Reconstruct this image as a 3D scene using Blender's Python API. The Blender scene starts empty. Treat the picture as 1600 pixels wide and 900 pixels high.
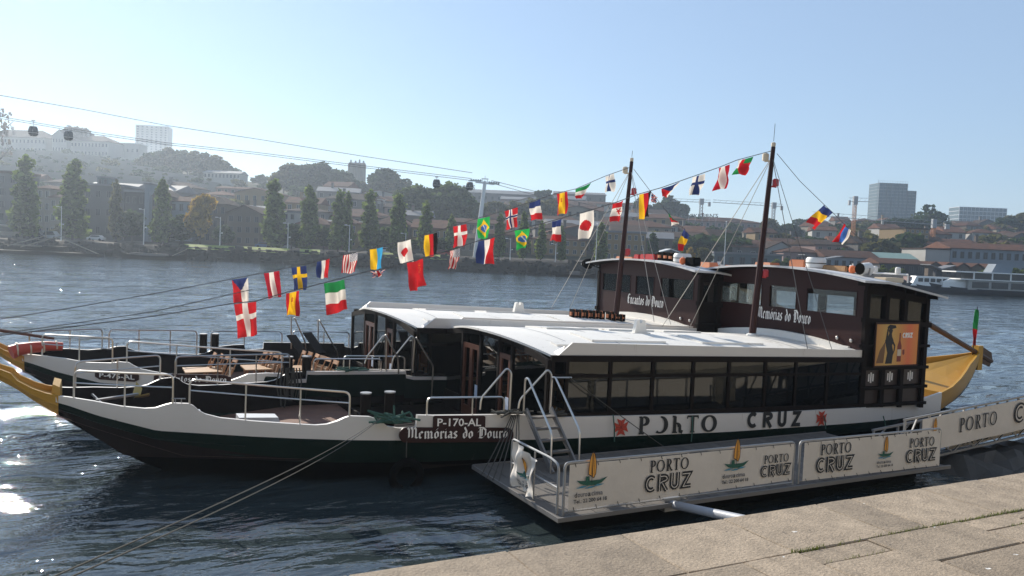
import bpy, bmesh, math, random
import numpy as np
from mathutils import Vector, Matrix
rnd = random.Random(7)
SC = bpy.context.scene
COL = SC.collection
# ------------------------------------------------------------------ camera, world, sun, exposure
# World axes: X runs along the moored boats (bow to stern), Y points across the river, Z up, water at 0.
FOC, CAMH = 1250.0, 5.5
YAW, PITCH, ROLL = math.radians(27.5), math.radians(2.72), math.radians(2.45)
F = np.array([math.sin(YAW) * math.cos(PITCH), math.cos(YAW) * math.cos(PITCH), -math.sin(PITCH)])
R0 = np.array([math.cos(YAW), -math.sin(YAW), 0.0])
U0 = np.cross(R0, F)
RV = math.cos(ROLL) * R0 + math.sin(ROLL) * U0
UV = -math.sin(ROLL) * R0 + math.cos(ROLL) * U0
FW = np.array([math.sin(YAW), math.cos(YAW), 0.0])
CP = np.array([0.0, 0.0, CAMH])
cd = bpy.data.cameras.new('camera')
cam = bpy.data.objects.new('camera', cd)
COL.objects.link(cam)
m = Matrix.Identity(4)
for i in range(3):
    m[i][0], m[i][1], m[i][2], m[i][3] = RV[i], UV[i], -F[i], CP[i]
cam.matrix_world = m
cd.sensor_width = 36.0
cd.lens = FOC / 1600 * 36
cd.clip_start = 0.1
cd.clip_end = 6000
SC.camera = cam
SC.render.resolution_x, SC.render.resolution_y = 1024, 576

SUN_EL, SUN_AZ = math.radians(27), math.radians(-11)      # azimuth measured from +Y towards +X
W = bpy.data.worlds.new('World')
SC.world = W
W.use_nodes = True
nt = W.node_tree
bg = nt.nodes['Background']
sky = nt.nodes.new('ShaderNodeTexSky')
sky.sky_type = 'NISHITA'
sky.sun_disc = False
sky.sun_elevation = SUN_EL
sky.sun_rotation = SUN_AZ
sky.altitude = 20
sky.air_density = 1.1
sky.dust_density = .05
sky.ozone_density = 4.0
pale = nt.nodes.new('ShaderNodeMix')          # thin even veil of moisture over the clear-sky model
pale.data_type = 'RGBA'
pale.inputs[0].default_value = 0.45
pale.inputs[7].default_value = (4.1, 5.3, 7.1, 1)
nt.links.new(sky.outputs[0], pale.inputs[6])
nt.links.new(pale.outputs[2], bg.inputs[0])
bg.inputs[1].default_value = 0.095
sl = bpy.data.lights.new('sun', 'SUN')
sl.energy = 5.0
sl.angle = math.radians(0.53)
sl.color = (1.0, 0.93, 0.82)
sun = bpy.data.objects.new('sun', sl)
COL.objects.link(sun)
sdir = Vector((math.sin(SUN_AZ) * math.cos(SUN_EL), math.cos(SUN_AZ) * math.cos(SUN_EL), math.sin(SUN_EL)))
sun.rotation_euler = sdir.to_track_quat('Z', 'Y').to_euler()
SC.view_settings.view_transform = 'Standard'
SC.view_settings.look = 'None'
SC.view_settings.exposure = 0.46
SC.view_settings.gamma = 1.0
SC.cycles.max_bounces = 8
SC.cycles.volume_bounces = 0
HAZE = .00043

# ------------------------------------------------------------------ photo measurement helpers
def ray(x, y):
    return F + RV * (x - 800) / FOC - UV * (y - 450) / FOC
def onY(x, y, Y):
    d = ray(x, y); return CP + d * (Y / d[1])
def onX(x, y, X):
    d = ray(x, y); return CP + d * (X / d[0])
def onZ(x, y, Z):
    d = ray(x, y); return CP + d * ((Z - CAMH) / d[2])
def onD(x, y, D):
    d = ray(x, y); return CP + d * (D / (d @ FW))
def cw(lat, D, z=0.0):
    return np.array([lat * math.cos(YAW) + D * math.sin(YAW), -lat * math.sin(YAW) + D * math.cos(YAW), z])
def lat_of(x, D):
    p = onD(x, 400, D); return p[0] * math.cos(YAW) - p[1] * math.sin(YAW)

# ------------------------------------------------------------------ materials
def nn(t, kind, **kw):
    n = t.nodes.new(kind)
    for k, v in kw.items():
        setattr(n, k, v)
    return n
def mat(name, col, rough=0.6, var=0.0, scale=3.0, bump=0.0, bscale=30.0, metal=0.0, spec=0.5, trans=0.0,
        alt=None, island=0.0, objvar=0.0, stretch=None, detail=4.0, dirt=None):
    """Procedural surface: base colour, patchy variation towards alt, fine relief."""
    M = bpy.data.materials.new(name)
    M.use_nodes = True
    t = M.node_tree
    b = t.nodes['Principled BSDF']
    b.inputs['Roughness'].default_value = rough
    b.inputs['Metallic'].default_value = metal
    b.inputs['Specular IOR Level'].default_value = spec
    c4 = (*col, 1)
    b.inputs['Base Color'].default_value = c4
    tc = nn(t, 'ShaderNodeTexCoord')
    src = tc.outputs['Object']
    if stretch:
        mp = nn(t, 'ShaderNodeMapping'); mp.inputs['Scale'].default_value = stretch
        t.links.new(src, mp.inputs[0]); src = mp.outputs[0]
    out = None
    if var > 0:
        n = nn(t, 'ShaderNodeTexNoise'); n.inputs['Scale'].default_value = scale; n.inputs['Detail'].default_value = detail
        n.inputs['Roughness'].default_value = 0.65
        t.links.new(src, n.inputs['Vector'])
        r = nn(t, 'ShaderNodeValToRGB')
        a = alt if alt else tuple(c * 0.45 for c in col)
        r.color_ramp.elements[0].position = 0.5 - 0.28 / max(var, .3) * .5; r.color_ramp.elements[1].position = 0.5 + 0.28 / max(var, .3) * .5
        lo = tuple(c + (x - c) * var for c, x in zip(col, a))
        r.color_ramp.elements[0].color = (*lo, 1); r.color_ramp.elements[1].color = c4
        t.links.new(n.outputs[0], r.inputs[0]); out = r.outputs[0]
    for amt, kind in ((island, 'i'), (objvar, 'o')):
        if amt > 0:
            g = nn(t, 'ShaderNodeNewGeometry') if kind == 'i' else nn(t, 'ShaderNodeObjectInfo')
            mr = nn(t, 'ShaderNodeMapRange'); mr.inputs[3].default_value = 1 - amt; mr.inputs[4].default_value = 1 + amt
            t.links.new(g.outputs['Random Per Island' if kind == 'i' else 'Random'], mr.inputs[0])
            mx = nn(t, 'ShaderNodeVectorMath', operation='SCALE')
            if out is None:
                mx.inputs[0].default_value = col
            else:
                t.links.new(out, mx.inputs[0])
            t.links.new(mr.outputs[0], mx.inputs['Scale']); out = mx.outputs[0]
    if dirt:
        n = nn(t, 'ShaderNodeTexNoise'); n.inputs['Scale'].default_value = dirt[1]; n.inputs['Detail'].default_value = 6
        n.inputs['Roughness'].default_value = .75
        mp = nn(t, 'ShaderNodeMapping'); mp.inputs['Scale'].default_value = dirt[3] if len(dirt) > 3 else (1, 1, 1)
        t.links.new(tc.outputs['Object'], mp.inputs[0]); t.links.new(mp.outputs[0], n.inputs['Vector'])
        r = nn(t, 'ShaderNodeValToRGB'); r.color_ramp.elements[0].position = dirt[2]; r.color_ramp.elements[1].position = dirt[2] + .1
        t.links.new(n.outputs[0], r.inputs[0])
        mx = nn(t, 'ShaderNodeMix', data_type='RGBA')
        t.links.new(r.outputs[0], mx.inputs[0])
        if out is None: mx.inputs[6].default_value = c4
        else: t.links.new(out, mx.inputs[6])
        mx.inputs[7].default_value = (*dirt[0], 1); out = mx.outputs[2]
    if out is not None:
        t.links.new(out, b.inputs['Base Color'])
    if bump > 0:
        n = nn(t, 'ShaderNodeTexNoise'); n.inputs['Scale'].default_value = bscale; n.inputs['Detail'].default_value = 5
        t.links.new(src, n.inputs['Vector'])
        bp = nn(t, 'ShaderNodeBump'); bp.inputs['Strength'].default_value = bump; bp.inputs['Distance'].default_value = 0.02
        t.links.new(n.outputs[0], bp.inputs['Height']); t.links.new(bp.outputs[0], b.inputs['Normal'])
    if trans > 0:
        tr = nn(t, 'ShaderNodeBsdfTranslucent'); ms = nn(t, 'ShaderNodeMixShader'); ms.inputs[0].default_value = trans
        tr.inputs[0].default_value = c4
        if out is not None: t.links.new(out, tr.inputs[0])
        t.links.new(b.outputs[0], ms.inputs[1]); t.links.new(tr.outputs[0], ms.inputs[2])
        t.links.new(ms.outputs[0], t.nodes['Material Output'].inputs[0])
    return M

def glass_mat(name, tint, see, rough=0.02, ior=1.52):
    M = bpy.data.materials.new(name); M.use_nodes = True
    t = M.node_tree; t.nodes.remove(t.nodes['Principled BSDF'])
    g = nn(t, 'ShaderNodeBsdfGlossy'); g.inputs['Roughness'].default_value = rough; g.inputs[0].default_value = (.9, .92, .92, 1)
    d = nn(t, 'ShaderNodeBsdfTransparent'); d.inputs[0].default_value = (*tint, 1)
    fr = nn(t, 'ShaderNodeFresnel'); fr.inputs[0].default_value = ior
    tc = nn(t, 'ShaderNodeTexCoord'); n = nn(t, 'ShaderNodeTexNoise'); n.inputs['Scale'].default_value = 1.3
    bp = nn(t, 'ShaderNodeBump'); bp.inputs['Strength'].default_value = .05; bp.inputs['Distance'].default_value = .03
    t.links.new(tc.outputs['Object'], n.inputs[0]); t.links.new(n.outputs[0], bp.inputs['Height'])
    t.links.new(bp.outputs[0], g.inputs['Normal'])
    ad = nn(t, 'ShaderNodeMath', operation='ADD'); ad.inputs[1].default_value = see; ad.use_clamp = True
    t.links.new(fr.outputs[0], ad.inputs[0])
    ms = nn(t, 'ShaderNodeMixShader')
    t.links.new(ad.outputs[0], ms.inputs[0]); t.links.new(d.outputs[0], ms.inputs[1]); t.links.new(g.outputs[0], ms.inputs[2])
    t.links.new(ms.outputs[0], t.nodes['Material Output'].inputs[0])
    return M

M = {}
M['white'] = mat('white_boat_paint', (.70, .665, .62), .45, .25, 1.2, .06, 25, alt=(.55, .52, .48), dirt=((.33, .25, .18), 2.2, .63, (1, 1, .14)))
M['roof_white'] = mat('white_roof_coating', (.86, .83, .77), .6, .35, .9, .08, 9, alt=(.62, .59, .54), dirt=((.50, .46, .40), 1.7, .585), spec=.2)
M['green'] = mat('dark_green_hull_paint', (.004, .016, .012), .5, .5, 2, .08, 15, spec=.06, dirt=((.03, .035, .03), 3, .64, (1, 1, .3)))
M['black'] = mat('black_bottom_paint', (.0025, .0026, .0027), .8, .4, 3, .08, 20, spec=.0)
M['navy'] = mat('navy_bottom_paint', (.012, .017, .03), .5, .4, 3)
M['yellow'] = mat('ochre_yellow_paint', (.50, .265, .022), .5, .35, 1.5, .06, 20, alt=(.30, .155, .016), dirt=((.12, .08, .03), 3, .68))
M['maroon'] = mat('dark_maroon_paint', (.032, .0085, .0075), .45, .35, 2.5, .05, 18, spec=.22, dirt=((.05, .03, .026), 2.0, .66, (1, 1, .4)))
M['deepbrown'] = mat('dark_brown_timber', (.012, .0075, .006), .7, .4, 3, .06, 20, spec=.1)
M['door'] = mat('varnished_brown_timber', (.13, .042, .02), .4, .5, 3, .05, 25, stretch=(6, 6, .6))
M['deck'] = mat('red_brown_deck', (.20, .095, .06), .75, .6, 3, .1, 30, alt=(.10, .06, .045))
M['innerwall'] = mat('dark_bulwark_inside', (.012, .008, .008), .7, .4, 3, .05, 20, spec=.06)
M['steel'] = mat('stainless_steel', (.62, .60, .57), .28, .15, 6, metal=1.0)
M['galv'] = mat('galvanised_steel', (.36, .36, .36), .5, .4, 5, .05, 40, metal=.7)
M['alu'] = mat('aluminium_frame', (.19, .18, .17), .6, .35, 3, .05, 30, metal=.15)
M['brass'] = mat('brass_bracket', (.45, .33, .12), .35, .3, 6, metal=.9)
M['wood'] = mat('light_wood', (.48, .27, .12), .55, .5, 4, .05, 30, stretch=(3, 3, .5))
M['chairwood'] = mat('varnished_chair_wood', (.52, .25, .10), .45, .4, 6, objvar=.2)
M['rope'] = mat('grey_rope', (.07, .066, .055), .9, .5, 40, .3, 120)
M['ropegreen'] = mat('green_rope', (.05, .13, .10), .9, .5, 40, .3, 120)
M['wire'] = mat('dark_wire', (.10, .095, .09), .7)
M['lightrope'] = mat('pale_rigging_line', (.40, .37, .33), .9)
M['banner'] = mat('white_vinyl_banner', (.70, .64, .565), .5, .45, 1.5, .6, 3.5, alt=(.47, .43, .38), dirt=((.30, .27, .23), 1.5, .70))
M['ink'] = mat('black_lettering', (.012, .012, .014), .6)
M['inkworn'] = mat('worn_black_lettering', (.015, .017, .017), .6, dirt=((.5, .48, .46), 9, .66))
M['grayink'] = mat('grey_print', (.16, .15, .15), .6)
M['letterwhite'] = mat('white_lettering', (.86, .83, .78), .5, dirt=((.3, .26, .22), 8, .68))
M['sail'] = mat('orange_print', (.80, .36, .05), .55)
M['hullprint'] = mat('green_print', (.015, .10, .065), .55)
M['waveprint'] = mat('blue_print', (.06, .25, .36), .55)
M['redcross'] = mat('red_emblem_paint', (.55, .06, .03), .5, .3, 6)
M['orange'] = mat('orange_plastic', (.75, .17, .04), .5, .3, 4)
M['terracotta'] = mat('faded_orange_lifejackets', (.60, .22, .10), .7, .4, 8, .1, 40, objvar=.2)
M['redbox'] = mat('red_plastic', (.55, .03, .03), .45, .2, 4)
M['canister'] = mat('white_fibreglass', (.75, .74, .71), .4, .15, 3)
M['blackrub'] = mat('black_rubber', (.004, .004, .004), .85, .3, 5, spec=.05)
M['redlamp'] = mat('red_lamp_glass', (.45, .03, .04), .35)
M['cream'] = mat('cream_plastic', (.62, .52, .38), .5)
M['paper'] = mat('printed_notice', (.66, .70, .76), .5, .5, 14, alt=(.25, .33, .5))
M['glass_cabin'] = glass_mat('dark_cabin_glass', (.14, .14, .13), .0)
M['glass_wheel'] = glass_mat('clear_wheelhouse_glass', (.95, .96, .95), .0, .02, 1.35)
M['glass_dark'] = mat('dark_window_glass', (.025, .03, .034), .2, spec=.3)

# ------------------------------------------------------------------ mesh building
class MB:
    def __init__(s):
        s.v = []; s.f = []; s.mi = []
    def face(s, pts, mi=0):
        i = len(s.v); s.v.extend([tuple(float(c) for c in p) for p in pts]); s.f.append(tuple(range(i, i + len(pts)))); s.mi.append(mi)
    def box(s, x0, x1, y0, y1, z0, z1, mi=0):
        i = len(s.v)
        s.v += [(x0, y0, z0), (x1, y0, z0), (x1, y1, z0), (x0, y1, z0), (x0, y0, z1), (x1, y0, z1), (x1, y1, z1), (x0, y1, z1)]
        for q in ((0, 3, 2, 1), (4, 5, 6, 7), (0, 1, 5, 4), (1, 2, 6, 5), (2, 3, 7, 6), (3, 0, 4, 7)):
            s.f.append(tuple(i + k for k in q)); s.mi.append(mi)
        return s
    def hexa(s, p, mi=0):          # 8 corners: bottom 4 (ccw), top 4
        i = len(s.v); s.v += [tuple(float(c) for c in q) for q in p]
        for q in ((0, 3, 2, 1), (4, 5, 6, 7), (0, 1, 5, 4), (1, 2, 6, 5), (2, 3, 7, 6), (3, 0, 4, 7)):
            s.f.append(tuple(i + k for k in q)); s.mi.append(mi)
        return s
    def bar(s, p, q, w=.05, h=None, mi=0, up=(0, 0, 1)):
        h = h or w
        p, q = Vector(p), Vector(q); d = (q - p).normalized(); u = Vector(up)
        if abs(d.dot(u)) > .98: u = Vector((1, 0, 0))
        a = d.cross(u).normalized() * w / 2; b = a.cross(d).normalized() * h / 2
        s.hexa([p - a - b, p + a - b, p + a + b, p - a + b, q - a - b, q + a - b, q + a + b, q - a + b], mi)
        return s
    def tube(s, pts, r, n=6, mi=0, r2=None, cap=True):
        pts = [Vector(p) for p in pts]; N = len(pts); rings = []
        up = Vector((0, 0, 1)); prev = None
        for k in range(N):
            d = (pts[min(k + 1, N - 1)] - pts[max(k - 1, 0)]).normalized()
            if prev is None:
                a = d.cross(up if abs(d.z) < .95 else Vector((1, 0, 0))).normalized()
            else:
                a = (prev - d * prev.dot(d)).normalized()
            prev = a; b = d.cross(a)
            rr = r if r2 is None else r + (r2 - r) * k / (N - 1)
            i = len(s.v); rings.append(i)
            for j in range(n):
                t = 2 * math.pi * j / n; s.v.append(tuple(pts[k] + a * math.cos(t) * rr + b * math.sin(t) * rr))
        for k in range(N - 1):
            for j in range(n):
                s.f.append((rings[k] + j, rings[k] + (j + 1) % n, rings[k + 1] + (j + 1) % n, rings[k + 1] + j)); s.mi.append(mi)
        if cap:
            s.f.append(tuple(rings[0] + j for j in reversed(range(n)))); s.mi.append(mi)
            s.f.append(tuple(rings[-1] + j for j in range(n))); s.mi.append(mi)
        return s
    def lathe(s, prof, c=(0, 0, 0), n=12, mi=0, axis='z'):
        i0 = len(s.v)
        for r, z in prof:
            for j in range(n):
                t = 2 * math.pi * j / n; a, b = r * math.cos(t), r * math.sin(t)
                p = (a, b, z) if axis == 'z' else ((z, a, b) if axis == 'x' else (a, z, b))
                s.v.append((p[0] + c[0], p[1] + c[1], p[2] + c[2]))
        for k in range(len(prof) - 1):
            for j in range(n):
                s.f.append((i0 + k * n + j, i0 + k * n + (j + 1) % n, i0 + (k + 1) * n + (j + 1) % n, i0 + (k + 1) * n + j)); s.mi.append(mi)
        s.f.append(tuple(i0 + j for j in reversed(range(n)))); s.mi.append(mi)
        e = i0 + (len(prof) - 1) * n
        s.f.append(tuple(e + j for j in range(n))); s.mi.append(mi)
        return s
    def prism(s, pts, off, mi=0):     # planar polygon extruded by vector off
        n = len(pts); i = len(s.v); o = Vector(off)
        s.v += [tuple(Vector(p)) for p in pts] + [tuple(Vector(p) + o) for p in pts]
        s.f.append(tuple(i + k for k in reversed(range(n)))); s.mi.append(mi)
        s.f.append(tuple(i + n + k for k in range(n))); s.mi.append(mi)
        for k in range(n):
            s.f.append((i + k, i + (k + 1) % n, i + n + (k + 1) % n, i + n + k)); s.mi.append(mi)
        return s
    def grid(s, rows, mi=0, mif=None):
        nr, nc = len(rows), len(rows[0]); i = len(s.v)
        for r in rows: s.v += [tuple(float(c) for c in p) for p in r]
        for a in range(nr - 1):
            for b in range(nc - 1):
                s.f.append((i + a * nc + b, i + a * nc + b + 1, i + (a + 1) * nc + b + 1, i + (a + 1) * nc + b))
                s.mi.append(mi if mif is None else mif(a, b))
        return s
    def mesh(s, name, mats, smooth=False):
        me = bpy.data.meshes.new(name); me.from_pydata(s.v, [], s.f)
        for x in (mats if isinstance(mats, (list, tuple)) else [mats]): me.materials.append(x)
        if any(s.mi): me.polygons.foreach_set('material_index', s.mi)
        if smooth: me.polygons.foreach_set('use_smooth', [True] * len(s.f))
        me.update(); return me
    def build(s, name, mats, parent=None, smooth=False, fix=True, loc=None):
        me = s.mesh(name, mats, smooth)
        if fix:
            bm = bmesh.new(); bm.from_mesh(me); bmesh.ops.recalc_face_normals(bm, faces=bm.faces); bm.to_mesh(me); bm.free()
        o = bpy.data.objects.new(name, me); COL.objects.link(o)
        if parent: o.parent = parent
        if loc is not None: o.location = loc
        if smooth and hasattr(me, 'set_sharp_from_angle'): me.set_sharp_from_angle(angle=math.radians(38))
        return o
def place(name, me, parent=None, loc=(0, 0, 0), rz=0.0, sc=None):
    o = bpy.data.objects.new(name, me); COL.objects.link(o)
    if parent: o.parent = parent
    o.location = loc; o.rotation_euler = (0, 0, rz)
    if sc: o.scale = sc
    return o
def tag(o, label=None, cat=None, group=None, kind=None):
    if label: o['label'] = label
    if cat: o['category'] = cat
    if group: o['group'] = group
    if kind: o['kind'] = kind
    return o
def root(name, label, cat, loc=(0, 0, 0), rz=0.0, group=None):
    o = bpy.data.objects.new(name, None); COL.objects.link(o); o.location = tuple(float(c) for c in loc); o.rotation_euler = (0, 0, rz)
    o.empty_display_size = .3
    return tag(o, label, cat, group)
def copy_thing(src, label=None):
    r = src.copy(); COL.objects.link(r)
    if label: r['label'] = label
    for ch in src.children:
        c = ch.copy(); COL.objects.link(c); c.parent = r
        for g in ch.children:
            d = g.copy(); COL.objects.link(d); d.parent = c
    return r
ORD = ['first', 'second', 'third', 'fourth', 'fifth', 'sixth', 'seventh', 'eighth', 'ninth', 'tenth', 'eleventh', 'twelfth', 'thirteenth',
       'fourteenth', 'fifteenth', 'sixteenth', 'seventeenth', 'eighteenth', 'nineteenth', 'twentieth', 'twenty-first', 'twenty-second', 'twenty-third',
       'twenty-fourth', 'twenty-fifth', 'twenty-sixth', 'twenty-seventh', 'twenty-eighth', 'twenty-ninth', 'thirtieth']
def rounded(pts, r=.12, n=4):
    """Polyline with rounded inner corners (bent pipe)."""
    pts = [Vector(p) for p in pts]; out = [pts[0]]
    for k in range(1, len(pts) - 1):
        a, b, c = pts[k - 1], pts[k], pts[k + 1]
        d1 = (a - b); d2 = (c - b); rr = min(r, d1.length * .45, d2.length * .45)
        p, q = b + d1.normalized() * rr, b + d2.normalized() * rr
        for i in range(n + 1):
            t = i / n; out.append((1 - t) ** 2 * p + 2 * t * (1 - t) * b + t * t * q)
    out.append(pts[-1]); return out
def sagline(p, q, sag=.0, n=12):
    p, q = Vector(p), Vector(q)
    return [p.lerp(q, i / n) - Vector((0, 0, sag * 4 * (i / n) * (1 - i / n))) for i in range(n + 1)]

# ------------------------------------------------------------------ lettering
class Plane:
    """Lettering plane: origin, right vector, up vector (world or parent space), normal towards the reader."""
    def __init__(s, o, r, u, n):
        s.o, s.r, s.u, s.n = Vector(o), Vector(r), Vector(u), Vector(n)
    def p(s, x, y, d=0.0):
        return s.o + s.r * x + s.u * y + s.n * d
def nib(mb, pl, strokes, x0, y0, sc, w=.15, ang=40, sx=1.0, d0=.004, mi=0):
    a = math.radians(ang); nx, ny = math.cos(a) * w / 2, math.sin(a) * w / 2; k = 0
    for st in strokes:
        for (ax, ay), (bx, by) in zip(st[:-1], st[1:]):
            dx, dy = bx - ax, by - ay
            cr = dx * ny - dy * nx
            if abs(cr) < 1e-5:
                continue
            k += 1; d = d0 + .0004 * (k % 7)
            q = [(ax - nx, ay - ny), (ax + nx, ay + ny), (bx + nx, by + ny), (bx - nx, by - ny)]
            mb.face([pl.p(x0 + x * sc * sx, y0 + y * sc, d) for x, y in q], mi)
def strip(mb, pl, pts, w, d=.004, mi=0, closed=False):
    n = len(pts); L = []; Rr = []
    for k in range(n):
        if closed:
            a, b, c = pts[(k - 1) % n], pts[k], pts[(k + 1) % n]
        else:
            a, b, c = pts[max(k - 1, 0)], pts[k], pts[min(k + 1, n - 1)]
        d1 = Vector((b[0] - a[0], b[1] - a[1])); d2 = Vector((c[0] - b[0], c[1] - b[1]))
        if d1.length < 1e-6: d1 = d2
        if d2.length < 1e-6: d2 = d1
        d1.normalize(); d2.normalize(); t = (d1 + d2)
        t = t.normalized() if t.length > 1e-4 else d1
        nrm = Vector((-t.y, t.x)); cs = max(.45, abs(nrm.dot(Vector((-d1.y, d1.x)))))
        L.append((b[0] + nrm.x * w / 2 / cs, b[1] + nrm.y * w / 2 / cs)); Rr.append((b[0] - nrm.x * w / 2 / cs, b[1] - nrm.y * w / 2 / cs))
    for k in range(n if closed else n - 1):
        j = (k + 1) % n
        mb.face([pl.p(*L[k], d), pl.p(*Rr[k], d), pl.p(*Rr[j], d), pl.p(*L[j], d)], mi)
BL = {   # blackletter strokes, x-height .62, cap 1
 'M': (.98, [[(.10, .92), (.22, .78), (.22, .12), (.10, .02)], [(.22, .80), (.38, .95), (.5, .80), (.5, .10)], [(.5, .82), (.66, .95), (.78, .80), (.78, .12), (.92, .06)], [(.02, .5), (.14, .6)]]),
 'E': (.72, [[(.55, .95), (.28, .92), (.14, .72), (.14, .25), (.32, .05), (.6, .16)], [(.14, .52), (.50, .56)], [(.30, .92), (.30, .10)], [(.42, .95), (.62, .86)]]),
 'D': (.80, [[(.08, .95), (.45, .95), (.68, .75), (.68, .28), (.42, .04), (.12, .08)], [(.20, .88), (.20, .12)], [(.36, .85), (.36, .2)], [(.02, .55), (.12, .68)]]),
 'e': (.46, [[(.12, .5), (.12, .14), (.24, .03), (.38, .14)], [(.12, .5), (.24, .62), (.36, .5), (.14, .3)]]),
 'm': (.84, [[(.04, .56), (.14, .62), (.14, .06), (.2, .02)], [(.14, .5), (.3, .63), (.4, .52), (.4, .06), (.46, .02)], [(.4, .5), (.56, .63), (.66, .52), (.66, .1), (.76, .04)]]),
 'n': (.58, [[(.04, .56), (.14, .62), (.14, .06), (.2, .02)], [(.14, .5), (.3, .63), (.42, .52), (.42, .1), (.52, .04)]]),
 'o': (.50, [[(.24, .62), (.12, .48), (.12, .16), (.24, .03), (.38, .16), (.38, .48), (.24, .62)]]),
 'r': (.40, [[(.04, .56), (.14, .62), (.14, .06), (.22, .02)], [(.14, .48), (.28, .62), (.36, .52)]]),
 'i': (.26, [[(.04, .56), (.13, .62), (.13, .1), (.22, .04)], [(.10, .78), (.18, .86)]]),
 'a': (.50, [[(.10, .52), (.24, .62), (.36, .52), (.36, .10), (.46, .04)], [(.36, .36), (.18, .34), (.11, .2), (.2, .05), (.36, .16)]]),
 's': (.42, [[(.34, .54), (.2, .62), (.1, .48), (.34, .2), (.24, .04), (.08, .12)]]),
 'd': (.50, [[(.20, .98), (.38, .62), (.38, .16), (.24, .03), (.12, .16), (.12, .46), (.26, .60), (.38, .5)]]),
 'u': (.56, [[(.06, .58), (.14, .60), (.14, .12), (.26, .03), (.40, .14)], [(.40, .62), (.40, .10), (.5, .04)]]),
 'c': (.42, [[(.34, .52), (.22, .62), (.12, .48), (.12, .14), (.24, .03), (.36, .12)]]),
 't': (.38, [[(.16, .86), (.14, .12), (.24, .03), (.34, .1)], [(.02, .6), (.3, .62)]]),
 ' ': (.40, [])}
BL['ó'] = (.50, BL['o'][1] + [[(.22, .74), (.36, .90)]])
def blackletter(mb, pl, txt, x, y, h, total=None, w=.15):
    adv = sum(BL[c][0] for c in txt); sx = 1.0 if total is None else total / (adv * h)
    for c in txt:
        a, st = BL[c]; nib(mb, pl, st, x, y, h, w, 38, sx); x += a * h * sx
    return x
def arc(cx, cy, rx, ry, a0, a1, n=14):
    return [(cx + rx * math.cos(math.radians(a0 + (a1 - a0) * i / n)), cy + ry * math.sin(math.radians(a0 + (a1 - a0) * i / n))) for i in range(n + 1)]
def serif_word(mb, pl, txt, x, y, h, gap=.12, sx=1.0, wt=1.0, worn=False, mi=0):
    """Roman capitals P O R T with stroke contrast and serifs (units of cap height)."""
    T, t = .15 * wt, .06 * wt
    def P(pts): return [(x + a * h * sx, y + b * h) for a, b in pts]
    k = 0
    def st(pts, w):
        nonlocal k
        k += 1; strip(mb, pl, P(pts), w * h, .004 + .0006 * (k % 6), mi)
    def ring(cx, cy, rx, ry, a0, a1):
        n = 22; o = []; i_ = []
        for q in range(n + 1):
            a = math.radians(a0 + (a1 - a0) * q / n); w = t + (T - t) * abs(math.cos(a)) ** 1.3
            o.append((cx + (rx + w / 2) * math.cos(a), cy + (ry + w / 2) * math.sin(a))); i_.append((cx + (rx - w / 2) * math.cos(a), cy + (ry - w / 2) * math.sin(a)))
        for q in range(n):
            mb.face([pl.p(*c, .005) for c in P([o[q], o[q + 1], i_[q + 1], i_[q]])], mi)
    for ci, c in enumerate(txt):
        if c == 'P':
            st([(.17, .03), (.17, .97)], T); st([(.03, .03), (.33, .03)], t); st([(.03, .97), (.2, .97)], t)
            ring(.27, .74, .25, .23, -95, 95); wd = .60
        elif c == 'R':
            st([(.17, .03), (.17, .97)], T); st([(.03, .03), (.33, .03)], t)
            if worn:
                st([(.02, .97), (.2, .97)], t); ring(.26, .34, .2, .22, 0, 120); st([(.48, .4), (.5, .1), (.66, .03)], T * .9)
            else:
                st([(.03, .97), (.2, .97)], t); ring(.27, .74, .23, .23, -95, 95); st([(.30, .50), (.58, .05), (.70, .03)], T * .85)
            wd = .70
        elif c == 'O':
            if worn and ci == 1: ring(.46, .5, .36, .46, -125, 88); wd = .96
            else: ring(.46, .5, .38, .46, 0, 360); wd = .98
        elif c == 'T':
            st([(.36, .03), (.36, .95)], T); st([(.02, .96), (.70, .96)], t * 1.2); st([(.22, .03), (.50, .03)], t)
            st([(.04, .98), (.03, .82)], t); st([(.68, .98), (.69, .82)], t); wd = .74
        x += (wd + gap) * h * sx
    return x
def deco_word(mb, pl, txt, x, y, h, inner, sx=1.0, gap=.10, lw=.20, lines=2):
    """Heavy inline capitals C R U Z: thick stroke with pale line(s) down the middle (material 1)."""
    def P(pts): return [(x + a * h * sx, y + b * h) for a, b in pts]
    e = lw / 2; adv = {'C': .82, 'R': .78, 'U': .78, 'Z': .74, 'O': .9}
    k = 0
    for c in txt:
        if c == 'C': sts = [arc(.44, .5, .44 - e, .5 - e, 48, 312, 22)]
        elif c == 'R': sts = [[(e, 0), (e, 1)], [(e, 1 - e)] + arc(.40, .72, .26, .28 - e, 90, -90, 12) + [(e, .44 + e * .2)], [(.34, .46), (.66, 0)]]
        elif c == 'U': sts = [[(e, 1)] + arc(.36, .36, .36 - e, .36 - e, 180, 360, 14) + [(.72 - e, 1)]]
        elif c == 'Z': sts = [[(.02, 1 - e), (.58, 1 - e), (.10, e), (.68, e)]]
        for st in sts:
            k += 1
            strip(mb, pl, P(st), lw * h, .004 + .0005 * (k % 5), 0)
        for st in sts:
            if inner: strip(mb, pl, P(st), lw * h * inner, .0085 + .0005 * (k % 5), 1)
        x += (adv[c] + gap) * h * sx
    return x
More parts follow.
